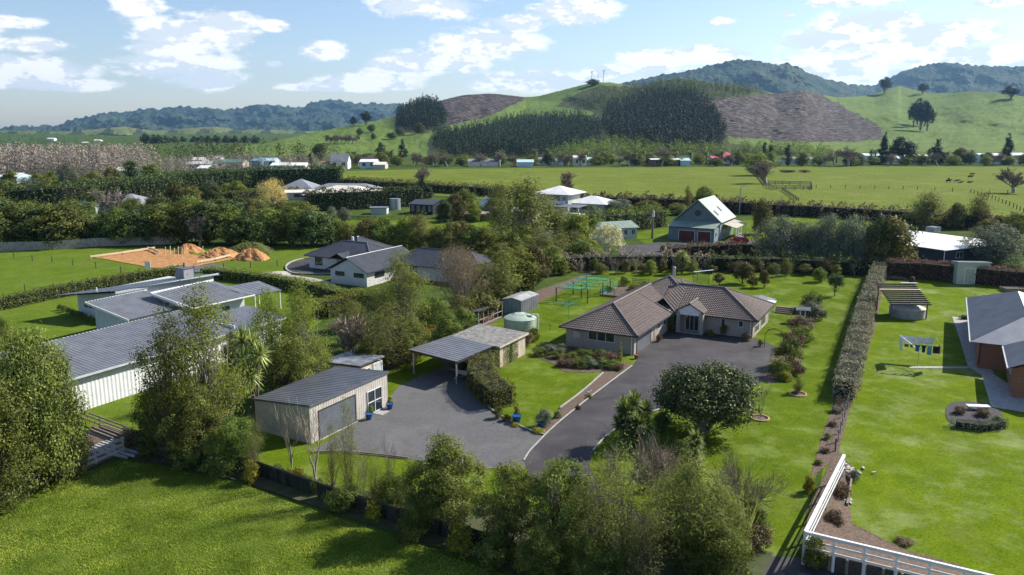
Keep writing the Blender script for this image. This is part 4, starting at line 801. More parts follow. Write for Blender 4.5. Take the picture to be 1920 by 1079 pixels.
sheet('side_bed', [(1440, 720), (1432, 705), (1455, 660), (1478, 625), (1495, 585), (1512, 560), (1538, 560), (1536, 590), (1515, 625), (1503, 655), (1500, 690), (1470, 712)], MULCH, sm=3)
sheet('hedge_strip', [(1640, 510), (1662, 512), (1640, 620), (1608, 720), (1590, 780), (1570, 860), (1530, 890), (1518, 900), (1548, 800), (1570, 745)], MULCH)
sheet('side_shrub_bed', [(880, 640), (935, 600), (1030, 560), (1130, 505), (1010, 545), (900, 600), (850, 640)], MULCH)
sheet('corner_bed', [(1568, 845), (1600, 880), (1580, 955), (1600, 985), (1700, 1035), (1800, 1062), (1850, 1100), (1505, 1010), (1520, 950)], MULCH)
sheet('path', [(1785, 595), (1815, 600), (1838, 650), (1865, 705), (1920, 740), (2100, 850), (2100, 900), (1920, 775), (1858, 765), (1840, 705), (1815, 690), (1800, 640)], CONC)
sheet('clothes_path', [(1705, 689), (1815, 689), (1815, 692.5), (1705, 692.5)], CONC)
sheet('island_bed', [(1778, 760), (1820, 755), (1868, 768), (1882, 790), (1868, 806), (1800, 800), (1776, 788)], M('dark_gravel_bed', (.075, .068, .07), (.045, .042, .042), 6, .95, bump=.5), sm=3)
sheet('lime_yard', [(395, 518), (470, 513), (545, 517), (620, 530), (625, 545), (540, 540), (400, 524)], LIMEST, sm=2)
sheet('courtyard', [(537, 503), (545, 495), (575, 488), (600, 490), (625, 505), (622, 516), (560, 515), (540, 511)], ASPH, sm=2)
edging([(600, 487), (570, 487), (545, 494), (536, 504), (545, 513), (570, 516), (620, 516)], 'courtyard_kerb', CONC, .25, .2)
sheet('building_site', [(172, 483), (215, 476), (300, 467), (350, 478), (440, 487), (370, 500), (300, 506), (250, 497)], SOIL)
sheet('site_gravel', [(340, 503), (400, 497), (430, 503), (405, 511), (345, 512)], GRAVEL)
sheet('barn_yard', [(1160, 464), (1240, 455), (1345, 455), (1400, 450), (1440, 455), (1420, 470), (1230, 482), (1160, 480)], ASPH)
sheet('rear_road', [(1400, 392), (1560, 401), (1720, 415), (1920, 428), (1920, 436), (1700, 421), (1400, 398)], ASPH)
sheet('yard_soil', [(130, 855), (175, 800), (230, 822), (262, 838), (235, 850), (150, 890)], MULCH)
sheet('under_hedge_soil', [(235, 860), (450, 905), (760, 1010), (1000, 1090), (1400, 1150), (1450, 1040), (1300, 1000), (1000, 960), (760, 940), (560, 900), (470, 870), (300, 835)], M('leaf_litter', (.085, .075, .04), (.04, .065, .015), 1.3, .95, detail=8, bump=.8, bscale=9))
# ------------------------------------------------------------------ hills
def vnoise(x, y, seed=0):
    rg = np.random.default_rng(seed); T = rg.uniform(-1, 1, (64, 64)); x = np.asarray(x, float) % 64; y = np.asarray(y, float) % 64
    i = np.floor(x).astype(int); j = np.floor(y).astype(int); fx = x - i; fy = y - j; fx = fx*fx*(3-2*fx); fy = fy*fy*(3-2*fy); i1 = (i+1) % 64; j1 = (j+1) % 64
    return (T[i, j]*(1-fx)+T[i1, j]*fx)*(1-fy)+(T[i, j1]*(1-fx)+T[i1, j1]*fx)*fy
def fbm(x, y, seed=0, o=4): return sum(vnoise(x*2**k+k*7.3, y*2**k+k*3.1, seed+k) / 2**k for k in range(o))
def inpoly(px, py, poly):
    c = np.zeros(np.shape(px), bool); n = len(poly); j = n - 1
    for i in range(n):
        xi, yi = poly[i]; xj, yj = poly[j]
        c ^= ((yi > py) != (yj > py)) & (px < (xj - xi) * (py - yi) / ((yj - yi) + 1e-12) + xi); j = i
    return c
class Hill:
    def __init__(s, name, ridge, base, db, dr, mat, nrow=60, step=4, fold=.05, fs=60, rough=0.0, masks=None, seed=3, back=.35):
        s.ridge = np.array(ridge, float); s.base = np.array(base, float); s.db = np.array(db, float); s.dr = np.array(dr, float); s.fold = fold; s.fs = fs; s.seed = seed
        xs = np.arange(s.ridge[0, 0], s.ridge[-1, 0] + step, step); T = np.linspace(0, 1, nrow)
        XX, TT = np.meshgrid(xs, T, indexing='ij'); yb = np.interp(XX, *s.base.T); yr = np.interp(XX, *s.ridge.T)
        YY = yb + (yr - yb) * TT; DD = s.D(XX, YY)
        u = (XX - CX) / FPX; v = (CY - YY) / FPX; a, b, c = u, cos(TH) + v*sin(TH), -sin(TH) + v*cos(TH); k = DD / np.hypot(a, b)
        P = np.stack([a*k, b*k, CAMH + c*k], -1)
        if rough: P[..., 2] += rough * (fbm(XX/5, YY/3, 31, 3)) * np.clip(TT*4, 0, 1)
        last = P[:, -1].copy(); rows = [P]
        for q, zz in ((.12, .9), (.35, .5), (.8, -.05)):
            w = last.copy(); w[:, :2] *= 1 + back*q; w[:, 2] = last[:, 2] * zz; rows.append(w[:, None])
        P = np.concatenate(rows, 1); P[:, 0, 2] = np.minimum(P[:, 0, 2], 0) - 3; nr = P.shape[1]
        mb = MB(); F = [(i*nr+j, (i+1)*nr+j, (i+1)*nr+j+1, i*nr+j+1) for i in range(len(xs)-1) for j in range(nr-1)]
        mb.add(P.reshape(-1, 3), F); o = mb.obj(name, mat, None, True); tag(o, kind='structure'); s.o = o
        if masks is not None:
            col = np.zeros((len(xs), nr, 4), np.float32); col[..., 3] = 1
            for ch, polys in enumerate(masks):
                for pl in polys: col[:, :nrow, ch] = np.maximum(col[:, :nrow, ch], inpoly(XX + 3*fbm(XX/12, YY/8, 5), YY + 2*fbm(XX/9, YY/6, 9), pl))
            for q in range(nrow, nr): col[:, q] = col[:, nrow-1]
            at = o.data.attributes.new('cover', 'FLOAT_COLOR', 'POINT'); at.data.foreach_set('color', col.ravel())
    def D(s, x, y):
        yb = np.interp(x, *s.base.T); yr = np.interp(x, *s.ridge.T); t = np.clip((y - yb) / (yr - yb), 0, 1)
        d = np.interp(x, *s.db.T) * (1 - t) + np.interp(x, *s.dr.T) * t
        return d * (1 + s.fold * fbm(np.asarray(x)/s.fs, np.asarray(y)/(s.fs*.35), s.seed) * np.sin(pi * t) ** .7)
    def at(s, x, y): return atD(x, y, float(s.D(x, y)))
def hillmat(name, past, scrub, cut, scale=1.0):
    m, nt, out = nmat(name); b = N(nt, 'ShaderNodeBsdfPrincipled'); b.inputs['Roughness'].default_value = .9; b.inputs['Specular IOR Level'].default_value = .1
    at = N(nt, 'ShaderNodeAttribute'); at.attribute_name = 'cover'; sp = N(nt, 'ShaderNodeSeparateColor'); nt.links.new(at.outputs['Color'], sp.inputs[0])
    p = mixc(nt, .5, ramp(nt, noise(nt, .012*scale, 6, .65), [(.3, past[0]), (.5, past[1]), (.7, past[2])]), ramp(nt, noise(nt, .06*scale, 5, .7), [(.3, past[0]), (.5, past[1]), (.68, past[2])]))
    sc_ = ramp(nt, noise(nt, .09*scale, 6, .75), [(.35, scrub[0]), (.52, scrub[1]), (.68, scrub[2])])
    cu = ramp(nt, noise(nt, .1*scale, 10, .9, dist=.8), [(.46, cut[0]), (.5, cut[1]), (.55, cut[2]), (.62, (.26, .225, .2))])
    ng = noise(nt, .05*scale, 5, .75)
    def edge(ch):
        a = N(nt, 'ShaderNodeMath', operation='ADD'); nt.links.new(ch, a.inputs[0]); c_ = N(nt, 'ShaderNodeMath', operation='MULTIPLY_ADD'); nt.links.new(ng, c_.inputs[0]); c_.inputs[1].default_value = .8; c_.inputs[2].default_value = -.4
        nt.links.new(c_.outputs[0], a.inputs[1]); r = N(nt, 'ShaderNodeMapRange'); r.inputs[1].default_value = .42; r.inputs[2].default_value = .58; nt.links.new(a.outputs[0], r.inputs[0]); return r.outputs[0]
    x = mixc(nt, edge(sp.outputs[1]), p, sc_); x = mixc(nt, edge(sp.outputs[0]), x, cu)
    nt.links.new(x, b.inputs['Base Color']); bp = N(nt, 'ShaderNodeBump'); bp.inputs['Strength'].default_value = .8; bp.inputs['Distance'].default_value = 3.0
    nt.links.new(noise(nt, .08*scale, 6, .75), bp.inputs['Height']); nt.links.new(bp.outputs[0], b.inputs['Normal']); nt.links.new(b.outputs[0], out.inputs[0]); return m
HM = hillmat('hill_cover', [(.06, .10, .018), (.105, .16, .025), (.155, .2, .045)], [(.02, .03, .012), (.05, .062, .02), (.12, .13, .04)], [(.008, .006, .006), (.055, .042, .036), (.12, .098, .088)])
def forestmat(name, cs, scale, bd):
    m, nt, out = nmat(name); b = N(nt, 'ShaderNodeBsdfPrincipled'); b.inputs['Roughness'].default_value = .95; b.inputs['Specular IOR Level'].default_value = .05
    v = N(nt, 'ShaderNodeTexVoronoi'); v.inputs['Scale'].default_value = scale; tc = N(nt, 'ShaderNodeTexCoord'); nt.links.new(tc.outputs['Object'], v.inputs['Vector'])
    n1 = noise(nt, scale*.12, 6, .7); x = mixc(nt, .6, ramp(nt, n1, [(.35, cs[0]), (.5, cs[1]), (.68, cs[2])]), v.outputs['Color'], 'MULTIPLY'); x = mixc(nt, .55, x, ramp(nt, n1, [(.35, cs[0]), (.5, cs[1]), (.68, cs[2])]))
    nt.links.new(x, b.inputs['Base Color']); bp = N(nt, 'ShaderNodeBump'); bp.inputs['Strength'].default_value = 1; bp.inputs['Distance'].default_value = bd; bp.invert = True
    nt.links.new(v.outputs['Distance'], bp.inputs['Height']); nt.links.new(bp.outputs[0], b.inputs['Normal']); nt.links.new(b.outputs[0], out.inputs[0]); return m
CUT = [[(825, 170), (965, 165), (985, 186), (960, 200), (905, 222), (840, 236), (825, 210)], [(1330, 190), (1370, 182), (1420, 180), (1460, 172), (1500, 165), (1535, 172), (1560, 190), (1610, 215), (1650, 240), (1665, 262), (1600, 266), (1500, 268), (1430, 262), (1365, 258), (1345, 220)]]
SCRUB = [[(800, 300), (805, 255), (880, 240), (1000, 218), (1100, 218), (1150, 200), (1250, 175), (1310, 182), (1362, 240), (1368, 272), (1330, 290), (1080, 292), (1000, 300)], [(740, 250), (742, 222), (790, 198), (830, 205), (842, 240), (800, 252)], [(1080, 176), (1130, 160), (1190, 165), (1240, 152), (1300, 140), (1350, 150), (1420, 160), (1440, 178), (1380, 185), (1330, 195), (1300, 215), (1130, 215), (1080, 205), (1040, 200)], [(1080, 275), (1200, 262), (1340, 268), (1420, 275), (1500, 285), (1500, 300), (1050, 300), (1000, 292)]]
H1 = Hill('hills', [(430, 284), (480, 276), (530, 262), (600, 247), (680, 232), (740, 220), (790, 200), (835, 187), (870, 179), (920, 176), (960, 180), (985, 183), (1010, 181), (1050, 171), (1085, 162), (1120, 155), (1150, 156), (1175, 161), (1205, 162), (1240, 152), (1265, 147), (1300, 150), (1340, 158), (1380, 160), (1420, 168), (1455, 177), (1480, 173), (1510, 170), (1540, 178), (1570, 183), (1610, 182), (1640, 178), (1665, 168), (1685, 162), (1705, 168), (1740, 175), (1780, 176), (1820, 173), (1870, 175), (1920, 182), (2000, 186), (2200, 200)],
     [(430, 296), (700, 297), (1000, 294), (1400, 288), (2200, 288)], [(430, 700), (1000, 660), (1400, 760), (2200, 760)], [(430, 900), (700, 1200), (900, 1500), (1120, 1500), (1300, 1350), (1500, 1500), (1690, 2000), (1900, 1600), (2200, 1600)], HM, 80, 3, .03, 70, rough=.45, masks=[CUT, SCRUB])
FM1 = forestmat('bush_clad_mountain', [(.018, .03, .018), (.04, .058, .03), (.085, .1, .05)], .04, 20)
FM2 = forestmat('far_range_cover', [(.02, .035, .025), (.035, .055, .035), (.06, .085, .045)], .012, 40)
H2 = Hill('mountains', [(1100, 185), (1165, 156), (1200, 149), (1240, 141), (1290, 133), (1330, 124), (1370, 115), (1400, 113), (1430, 116), (1455, 124), (1478, 119), (1500, 128), (1520, 140), (1560, 151), (1600, 159), (1640, 161), (1660, 150), (1700, 132), (1740, 121), (1780, 119), (1820, 122), (1860, 125), (1920, 124), (2050, 130), (2300, 160)],
     [(1100, 240), (2300, 240)], [(1100, 3300), (2300, 3300)], [(1100, 4600), (1500, 4900), (1640, 6400), (1800, 5600), (2300, 5600)], FM1, 50, 3, .05, 50, rough=8, seed=11)
H3 = Hill('far_range', [(-400, 240), (-100, 243), (0, 241), (50, 237), (100, 237), (140, 224), (180, 216), (215, 212), (240, 209), (300, 204), (350, 201), (400, 205), (430, 207), (470, 198), (500, 196), (530, 198), (560, 203), (600, 190), (625, 187), (650, 192), (700, 196), (745, 196), (800, 198), (900, 215)],
     [(-400, 262), (900, 262)], [(-400, 3600), (900, 4200)], [(-400, 7500), (900, 7500)], FM2, 50, 4, .10, 45, rough=16, seed=21)
LM = hillmat('cloud_shaded_ridge_cover', [(.025, .05, .02), (.04, .075, .025), (.06, .10, .03)], [(.02, .03, .015), (.04, .055, .02), (.09, .10, .05)], [(.07, .052, .045), (.155, .125, .11), (.24, .205, .185)], .6)  # pasture colours darkened to carry a cloud shadow over the ridge
HL = Hill('low_hills', [(-300, 258), (0, 257), (70, 262), (110, 259), (160, 264), (230, 263), (290, 270), (350, 275), (420, 272), (470, 270), (560, 276), (640, 282)], [(-300, 290), (0, 289), (300, 290), (640, 292)], [(-300, 950), (640, 950)], [(-300, 1700), (640, 1700)], LM, 24, 6, .05, 40, masks=[[], [(150, 262), (270, 262), (240, 275), (160, 272)]] if False else [[], []])
HF = Hill('foothills', [(-300, 252), (60, 246), (110, 249), (170, 244), (230, 238), (290, 246), (330, 243), (400, 238), (450, 244), (540, 245), (620, 252), (700, 262)], [(-300, 272), (700, 274)], [(-300, 2000), (700, 2000)], [(-300, 3400), (700, 3400)], hillmat('foothill_cover', [(.05, .08, .03), (.11, .135, .045), (.17, .17, .07)], [(.02, .03, .02), (.035, .05, .025), (.06, .07, .03)], [(.1, .08, .07), (.15, .12, .11), (.2, .17, .15)], .4), 24, 6, .08, 30, masks=[[], [[(i*60-20, 268), (i*60+25, 240), (i*60+38, 256), (i*60+10, 275)] for i in range(12)]])
# plantation pines: too many to count, one mass each
def forest(name, poly, n, hill, hgt, lm, label, cat, shape='cone', wr=.24, q=56, ls=.075):
    xs = [p[0] for p in poly]; ys = [p[1] for p in poly]; mb = MB(); k = 0; C = []; Nn = []; S_ = []; Rn = []
    while k < n:
        x = R.uniform(min(xs), max(xs)); y = R.uniform(min(ys), max(ys))
        if not inpoly(np.array(x + R.normal(0, 3)), np.array(y + R.normal(0, 2)), poly): continue
        p = np.array(hill.at(x, y) if hill else (*G(x, y), 0)); h = hgt * R.uniform(.75, 1.15); t = R.uniform(0, 1, q) ** 1.1; w = h * wr * R.uniform(.7, 1.25) * ((1 - t) ** .6 + .05 if shape == 'cone' else np.sin(pi * np.clip(t*.9+.08, 0, 1)) ** .6)
        a = R.uniform(0, 2*pi, q); rr = w * R.uniform(.5, 1, q); z = h * (.08 + .92*t)
        C.append(np.stack([p[0] + rr*np.cos(a), p[1] + rr*np.sin(a), p[2] + z], -1)); Nn.append(np.stack([np.cos(a), np.sin(a), np.full(q, .7)], -1)); S_.append(np.full(q, h*ls)); Rn.append(np.clip(.35*R.random() + .65*R.uniform(0, 1, q), 0, 1)); k += 1
    C = np.vstack(C); Nn = np.vstack(Nn); S_ = np.concatenate(S_); leafquads(mb, C, Nn, S_, R, np.concatenate(Rn), .7 if shape == 'cone' else .3, .6)
    o = mb.obj(name, lm); tag(o, label, cat, kind='stuff'); return o
forest('pine_forest', [(815, 282), (812, 258), (880, 250), (960, 228), (1000, 222), (1090, 222), (1125, 240), (1130, 270), (1080, 282), (1010, 296), (900, 298), (850, 296)], 2600, H1, 12.5, L_PINE, 'dark pine plantation covering the lower slope left of centre', 'pine forest')
forest('pine_forest', [(1125, 240), (1140, 205), (1190, 190), (1250, 178), (1300, 182), (1330, 200), (1355, 240), (1362, 268), (1320, 284), (1240, 282), (1150, 268)], 2500, H1, 15, L_PINE, 'dark pine plantation on the slope beside the bare clearcut hillside', 'pine forest')
forest('pine_forest', [(745, 245), (745, 222), (775, 205), (800, 195), (825, 205), (838, 235), (800, 245)], 800, H1, 18, L_PINE, 'dark pine stand on the ridge left of the clearcut hill', 'pine forest')
forest('scrub', [(1030, 292), (1100, 272), (1200, 266), (1340, 284), (1480, 280), (1560, 288), (1560, 296), (1030, 300)], 420, H1, 9, L_BUSH, 'green scrub and gorse at the foot of the pine plantation', 'scrub', 'round', .5, 40, .2)
forest('scrub', [(1085, 200), (1130, 172), (1170, 172), (1200, 165), (1260, 155), (1330, 162), (1400, 168), (1430, 176), (1380, 183), (1330, 190), (1280, 182), (1180, 190), (1130, 210)], 700, H1, 9, L_DARK, 'dark native scrub over the middle of the hilltop', 'scrub', 'round', .5, 36, .2)
forest('bare_wood', [(-60, 334), (-60, 315), (100, 313), (200, 312), (265, 313), (300, 328), (150, 338)], 520, None, 14, L_PINK, 'pinkish leafless wood filling the flat behind the left shelter belt', 'wood', 'round', .32, 110, .085)
forest('bare_wood', [(290, 322), (420, 316), (640, 313), (640, 317), (420, 324), (300, 332)], 240, None, 8.5, L_PINK, 'pinkish grey leafless wood behind the white-roofed sheds', 'wood', 'round', .3, 100, .085)
forest('far_trees', [(280, 297), (480, 292), (640, 291), (640, 300), (480, 304), (290, 310)], 90, None, 12, L_DARK, 'dark distant trees under the far blue range', 'trees', 'round', .42, 46, .16)
forest('far_trees', [(-40, 288), (-40, 262), (100, 264), (250, 270), (420, 276), (600, 284), (600, 291), (200, 291)], 110, HL, 11, L_DARK, 'scattered dark trees and hedgerows over the low left ridges', 'trees', 'round', .5, 46, .16)
forest('far_trees', [(0, 270), (60, 250), (230, 243), (400, 245), (540, 250), (690, 266), (600, 272), (100, 273)], 130, HF, 20, L_DARK, 'dark bush patches on the foothills under the far range', 'trees', 'round', .55, 40, .16)
forest('far_trees', [(300, 280), (470, 275), (560, 276), (480, 283), (300, 287)], 60, HL, 17, L_DARK, 'dark row of distant pines on the low ridge', 'trees', 'round', .35, 46, .16)
# ------------------------------------------------------------------ fences and hedges
def fence(name, px, sp, h, pw, mat, label, cat='fence', rails=(), rw=(.04, .14), wires=(), world=False, panel=None, group=None, wmat=None):
    P = [np.array(p if world else G(*p), float) for p in px]; o = empty(name, (P[0][0], P[0][1]), 0, label, cat, group)
    me = MB().box(-pw/2, pw/2, -pw/2, pw/2, 0, h).mesh('post', mat); pos = []
    for a, b in zip(P[:-1], P[1:]):
        L = np.linalg.norm(b - a); n = max(1, int(round(L / sp)))
        for i in range(n): pos.append(a + (b - a) * i / n)
    pos.append(P[-1])
    for q in pos[:100]:
        c = bpy.data.objects.new('post', me); COL.objects.link(c); c.parent = o; c.location = (q[0]-P[0][0], q[1]-P[0][1], 0); c.rotation_euler = (0, 0, math.atan2(*(P[-1]-P[0])[::-1]))
    for z in rails:
        mb = MB()
        for a, b in zip(P[:-1], P[1:]):
            d = (b-a)/np.linalg.norm(b-a); nn = np.array([d[1], -d[0]]) * (pw/2 + rw[0]/2 + .003); mb.bar((*(a-P[0]+nn), z), (*(b-P[0]+nn), z), rw[0], rw[1])
        mb.obj('rail', mat, o)
    if wires:
        mb = MB()
        for z in wires:
            for a, b in zip(P[:-1], P[1:]): mb.bar((*(a-P[0]), z), (*(b-P[0]), z), .012)
        mb.obj('wire', wmat or STEEL, o)
    if panel:
        mb = MB()
        for a, b in zip(P[:-1], P[1:]):
            L = np.linalg.norm(b-a); n = int(L / panel[0]); d = (b-a)/L; nn = np.array([d[1], -d[0]]) * (pw/2 + .02)
            for i in range(n):
                q = a - P[0] + d*(i+.5)*panel[0] + nn; hh = panel[1] * R.uniform(.97, 1.03); e_ = d*panel[0]*(.46 if panel[0] < 1 else .64)
                mb.bar((*(q-e_), .03+hh/2), (*(q+e_), .03+hh/2), .025, hh-.03)
        mb.obj('palings', panel[2], o)
    return o
fence('paling_fence', [(-60, 474), (100, 469), (190, 463), (330, 459)], 2.6, 1.75, .12, TIMBER, 'long weathered timber paling fence in front of the tall trees at far left', panel=(.24, 1.8, M('silver_palings', (.4, .37, .32), (.24, .22, .19), 2.5, .9)))
fence('wire_fence', [(-40, 478), (26, 485), (61, 490), (98, 493), (137, 499), (180, 504), (227, 512), (262, 516)], 8, 1.15, .12, TIMBERD, 'post and wire fence crossing the mown left field', wires=(.4, .8, 1.05))
fence('wire_fence', [(47, 548), (137, 540), (214, 530), (300, 517), (364, 511), (420, 507), (470, 503), (520, 500)], 9, 1.2, .12, TIMBERD, 'post and wire fence behind the long clipped hedge beside the clay building site', wires=(.4, .8, 1.05))
fence('netting_fence', [(300, 866), (470, 888), (600, 935), (700, 968), (800, 1000), (880, 1022), (960, 1050), (1040, 1078)], 3.2, 1.25, .13, TIMBERD, 'low fence with dark windbreak netting along the near paddock', rails=(1.15,), panel=(1.05, 1.1, M('black_shade_net', (.03, .035, .03), (.015, .018, .015), 3, .9)))
fence('rail_fence', [(125, 897), (180, 872), (232, 850)], 2.4, 1.3, .14, M('pale_rail_timber', (.55, .52, .47), (.4, .37, .33), 4, .85), 'three-rail timber yard fence at the paddock corner', rails=(.35, .75, 1.18), rw=(.05, .2))
fence('rail_fence', [(158, 792), (190, 805), (235, 822), (262, 838)], 2.4, 1.2, .12, TIMBER, 'low brown rail fence behind the timber pile', rails=(.4, .8, 1.1), rw=(.05, .12))
fence('wire_fence', [(-40, 985), (40, 935), (110, 900)], 3, 1.1, .1, TIMBER, 'wire fence under the big tree at the left edge', wires=(.2, .4, .6, .8, 1.0))
fence('paddock_fence', [(1530, 354), (1640, 355), (1720, 357), (1820, 362), (1960, 366)], 5.5, 1.4, .22, TIMBERD, 'distant post fence running across the far paddock', wires=(.6, 1.1))
fence('paddock_fence', [(1820, 362), (1860, 374), (1900, 390), (1940, 410)], 5, 1.4, .22, TIMBERD, 'distant fence line coming down the right side of the far paddock', wires=(.6, 1.1))
fence('stock_yard', [(1437, 352), (1455, 357), (1490, 357), (1522, 357), (1520, 349), (1480, 348), (1440, 347)], 3.5, 1.8, .3, TIMBER, 'grey timber stock yard in the middle of the far paddock', rails=(.6, 1.1, 1.6), rw=(.1, .25))
fence('paddock_fence', [(1467, 358), (1482, 368), (1497, 378)], 4, 1.3, .25, TIMBERD, 'short dark fence running down from the stock yard', rails=(.5, 1.0), rw=(.1, .2))
fence('paddock_fence', [(1400, 316), (1420, 330), (1437, 350)], 6, 1.4, .35, TIMBERD, 'dark boundary fence beside the bare tree row on the far paddock', rails=(.5, 1.0), rw=(.1, .3))
fence('garden_fence', [(655, 414), (690, 414), (705, 414)], 2.5, 1.2, .15, TIMBERD, 'dark rail fence across the small back garden lawn', rails=(.4, .8, 1.1), rw=(.06, .14))
# white rail fence on its timber retaining wall
A_ = G(1505, 1060); Bp = G(1935, 1170); N_ = G(1578, 905)
fz = empty('white_rail_fence', (*A_, 0), 0, 'white painted post and rail fence on a timber retaining wall at the lower right corner', 'fence')
a = np.array(A_); b = np.array(Bp); n_ = np.array(N_)
WH = 1.05
for (p, q, cnt) in ((a, b, 7), (a, n_, 4)):
    for i in range(cnt + 1):
        if i == 0 and q is n_: continue
        c = p + (q - p) * i / cnt - a; m = MB(); m.box(c[0]-.07, c[0]+.07, c[1]-.07, c[1]+.07, 0 if q is b else .3, WH + 1.05); m.obj('post', WHITE, fz)
    for z in (WH + .15, WH + .58, WH + .98):
        zz = z; d = (q-p)/np.linalg.norm(q-p); nn = np.array([d[1], -d[0]]) * .09
        MB().bar((*(nn), zz), (*(q-a+nn), zz), .04, .12).obj('rail', WHITE, fz)
    MB().bar((0, 0, WH+1.08), (*(q-a), WH+1.07), .17, .04).obj('top_rail', WHITE, fz)
rw_ = empty('retaining_wall', (*A_, 0), 0, 'dark timber plank retaining wall below the white rail fence', 'retaining wall')
m = MB(); d = (b-a)/np.linalg.norm(b-a); nv = np.array([-d[1], d[0]])
for i in range(5): m.bar((*(nv*.12), .1+i*.2), (*(b-a+nv*.12), .1+i*.2), .06, .19)
m.obj('planks', TIMBERD, rw_)
for i in range(12): c = (b-a)*(i+.5)/12 + nv*.06; MB().box(c[0]-.06, c[0]+.06, c[1]-.06, c[1]+.06, 0, .98).obj('post', TIMBER, rw_)
# raised mulch bank behind the wall, sloping down to the lawn
m = MB(); P0 = np.array([*a, 0.]); q1 = a + nv*.16; q2 = b + nv*.16; r1 = np.array(G(1598, 985)); r2 = np.array(G(1900, 1108)); r0 = np.array(G(1588, 905)); r00 = np.array(G(1580, 850))
L_ = [(*q1, .95), (*lerp(q1, q2, .33), .95), (*lerp(q1, q2, .66), .95), (*q2, .95)]; Rr = [(*r1, .03), (*np.array(G(1700, 1035)), .03), (*np.array(G(1800, 1070)), .03), (*r2, .03)]
m.add(L_ + Rr, [(i, i+1, 5+i, 4+i) for i in range(3)]); m.add([(*q1, .95), (*(n_), .5), (*r0, .03), (*r1, .03), (*r00, .01)], [(0, 3, 2, 1)]); m.add([(*n_, .5), (*r0, .03), (*r00, .01)], [(0, 1, 2)]); tag(m.obj('mulch_bank', MULCH), kind='structure')
def rocks(name, px, n, spread, s, mat, label, cat='stones', z=0):
    o = G(*px); mb = MB()
    for i in range(n):
        x, y = R.normal(0, spread, 2); r = s * R.uniform(.5, 1.2); c = np.array([x, y, z + r*.3 + R.uniform(0, .15)]); d = unit(1, R)[0]; d[2] *= .3; mb.bar(c - d*r, c + d*r, r*.8, r*.35)
    t = mb.obj(name, mat, None, loc=(*o, 0)); return tag(t, label, cat)
rocks('stone_pile', (1592, 885), 60, .45, .18, M('pale_stone', (.45, .42, .36), (.4, .37, .32), 4, .9), 'heap of pale stones on the mulch beside the white fence')
rocks('stone_pile', (1590, 942), 16, .2, .16, M('pale_stone2', (.45, .42, .36), (.4, .37, .32), 4, .9), 'small scatter of pale stones lower down the mulch border')
m = MB(); m.bar((*G(1596, 905), .15), (*G(1588, 952), .15), .12, .3); tag(m.obj('edging_board', TIMBER), 'short grey timber board edging the mulch beside the pale stones', 'board')
# hedges
hedge('clipped_hedge', [(1580, 752), (1586, 735), (1597, 690), (1612, 630), (1630, 565), (1648, 518)], 2.0, [1.9, 1.9, 1.9, 2.0, 2.1, 2.3], .17, L_MIXH, 'long straight clipped hedge between the two green lawns', dens=75, wob=.22)
fence('wire_fence', [(1592, 755), (1578, 800), (1566, 848)], 2.2, 1.1, .1, TIMBERD, 'short dark post and wire fence from the long hedge to the white fence', wires=(.3, .6, .9, 1.05))
hedge('back_hedge', [(1005, 512), (1100, 505), (1240, 503), (1330, 506)], 2.6, 2.6, .26, L_BROWN, 'brown leafless hedge along the far end of the house lawn', dens=24, wob=.6)
hedge('back_hedge', [(1330, 508), (1450, 508), (1560, 514), (1655, 517)], 2.6, 2.6, .3, L_DARK, 'dark evergreen hedge below the silvery olive trees', dens=22, wob=.6)
hedge('red_hedge', [(1660, 521), (1725, 523), (1800, 531), (1860, 535), (1960, 543)], 2.2, [3.0, 3.1, 3.0, 2.9, 2.9], .17, L_HRED, 'reddish clipped hedge along the back of the right lawn', dens=72)
hedge('boundary_hedge', [(945, 765), (918, 750), (902, 728), (903, 700), (915, 688)], 2.6, [1.9, 2.1, 2.2, 2.2, 2.1], .13, L_RUST, 'rounded bronze-green hedge between gravel yard and front lawn', dens=110)
hedge('flower_border', [(725, 682), (770, 660), (810, 640), (835, 628)], 1.8, 1.5, .15, L_YEL, 'yellow flowering border beside the strip of lawn behind the carport', 'flower border', dens=70, wob=.3)
hedge('clipped_hedge', [(-60, 590), (0, 582), (60, 569), (110, 558), (160, 548), (230, 535), (300, 524), (345, 518)], 1.7, 1.75, .2, L_OLIVE, 'long low hedge along the edge of the mown left field', dens=60)
hedge('clipped_hedge', [(385, 521), (430, 525), (480, 531), (540, 541), (600, 553), (640, 566), (680, 566)], 2.0, 1.7, .2, L_OLIVE, 'curving clipped hedge in front of the white brick house', dens=60)
hedge('clipped_hedge', [(600, 598), (640, 585), (680, 578), (720, 580)], 2.6, 2.3, .2, L_LIGHT, 'second green hedge below the curving clipped hedge', dens=60)
hedge('shelter_belt', [(20, 402), (110, 398), (210, 388), (330, 378)], 5, [7.5, 8, 8, 8], .6, L_DARK, 'tall dark clipped shelter belt left of the gold willow', dens=6.5)
hedge('shelter_belt', [(130, 378), (260, 370), (340, 360), (480, 352), (640, 349)], 5, [6.5, 7, 7.5, 8, 8.5], .6, L_DARK, 'far dark clipped shelter belt in front of the white-roofed sheds', dens=6.5)
hedge('shelter_belt', [(575, 397), (650, 394), (720, 390), (788, 386)], 4, 6, .5, L_DARK, 'dark hedge wall below the pale-roofed house', dens=9)
hedge('shelter_belt', [(430, 381), (500, 374), (560, 372)], 3, 3.6, .5, L_BUSH, 'short mid green hedge beside the gold willow', dens=9)
hedge('scrub_hedge', [(645, 349), (760, 357), (900, 366), (1010, 376)], 5, 3.2, .6, L_RUST, 'rough bronze scrub hedge on the near edge of the far paddock, left half', dens=7, wob=.5)
hedge('scrub_hedge', [(1080, 387), (1200, 391), (1330, 396), (1420, 402)], 5, 3.6, .55, L_RED, 'rough brown scrub hedge on the near edge of the far paddock behind the barn house', dens=8, wob=.5)
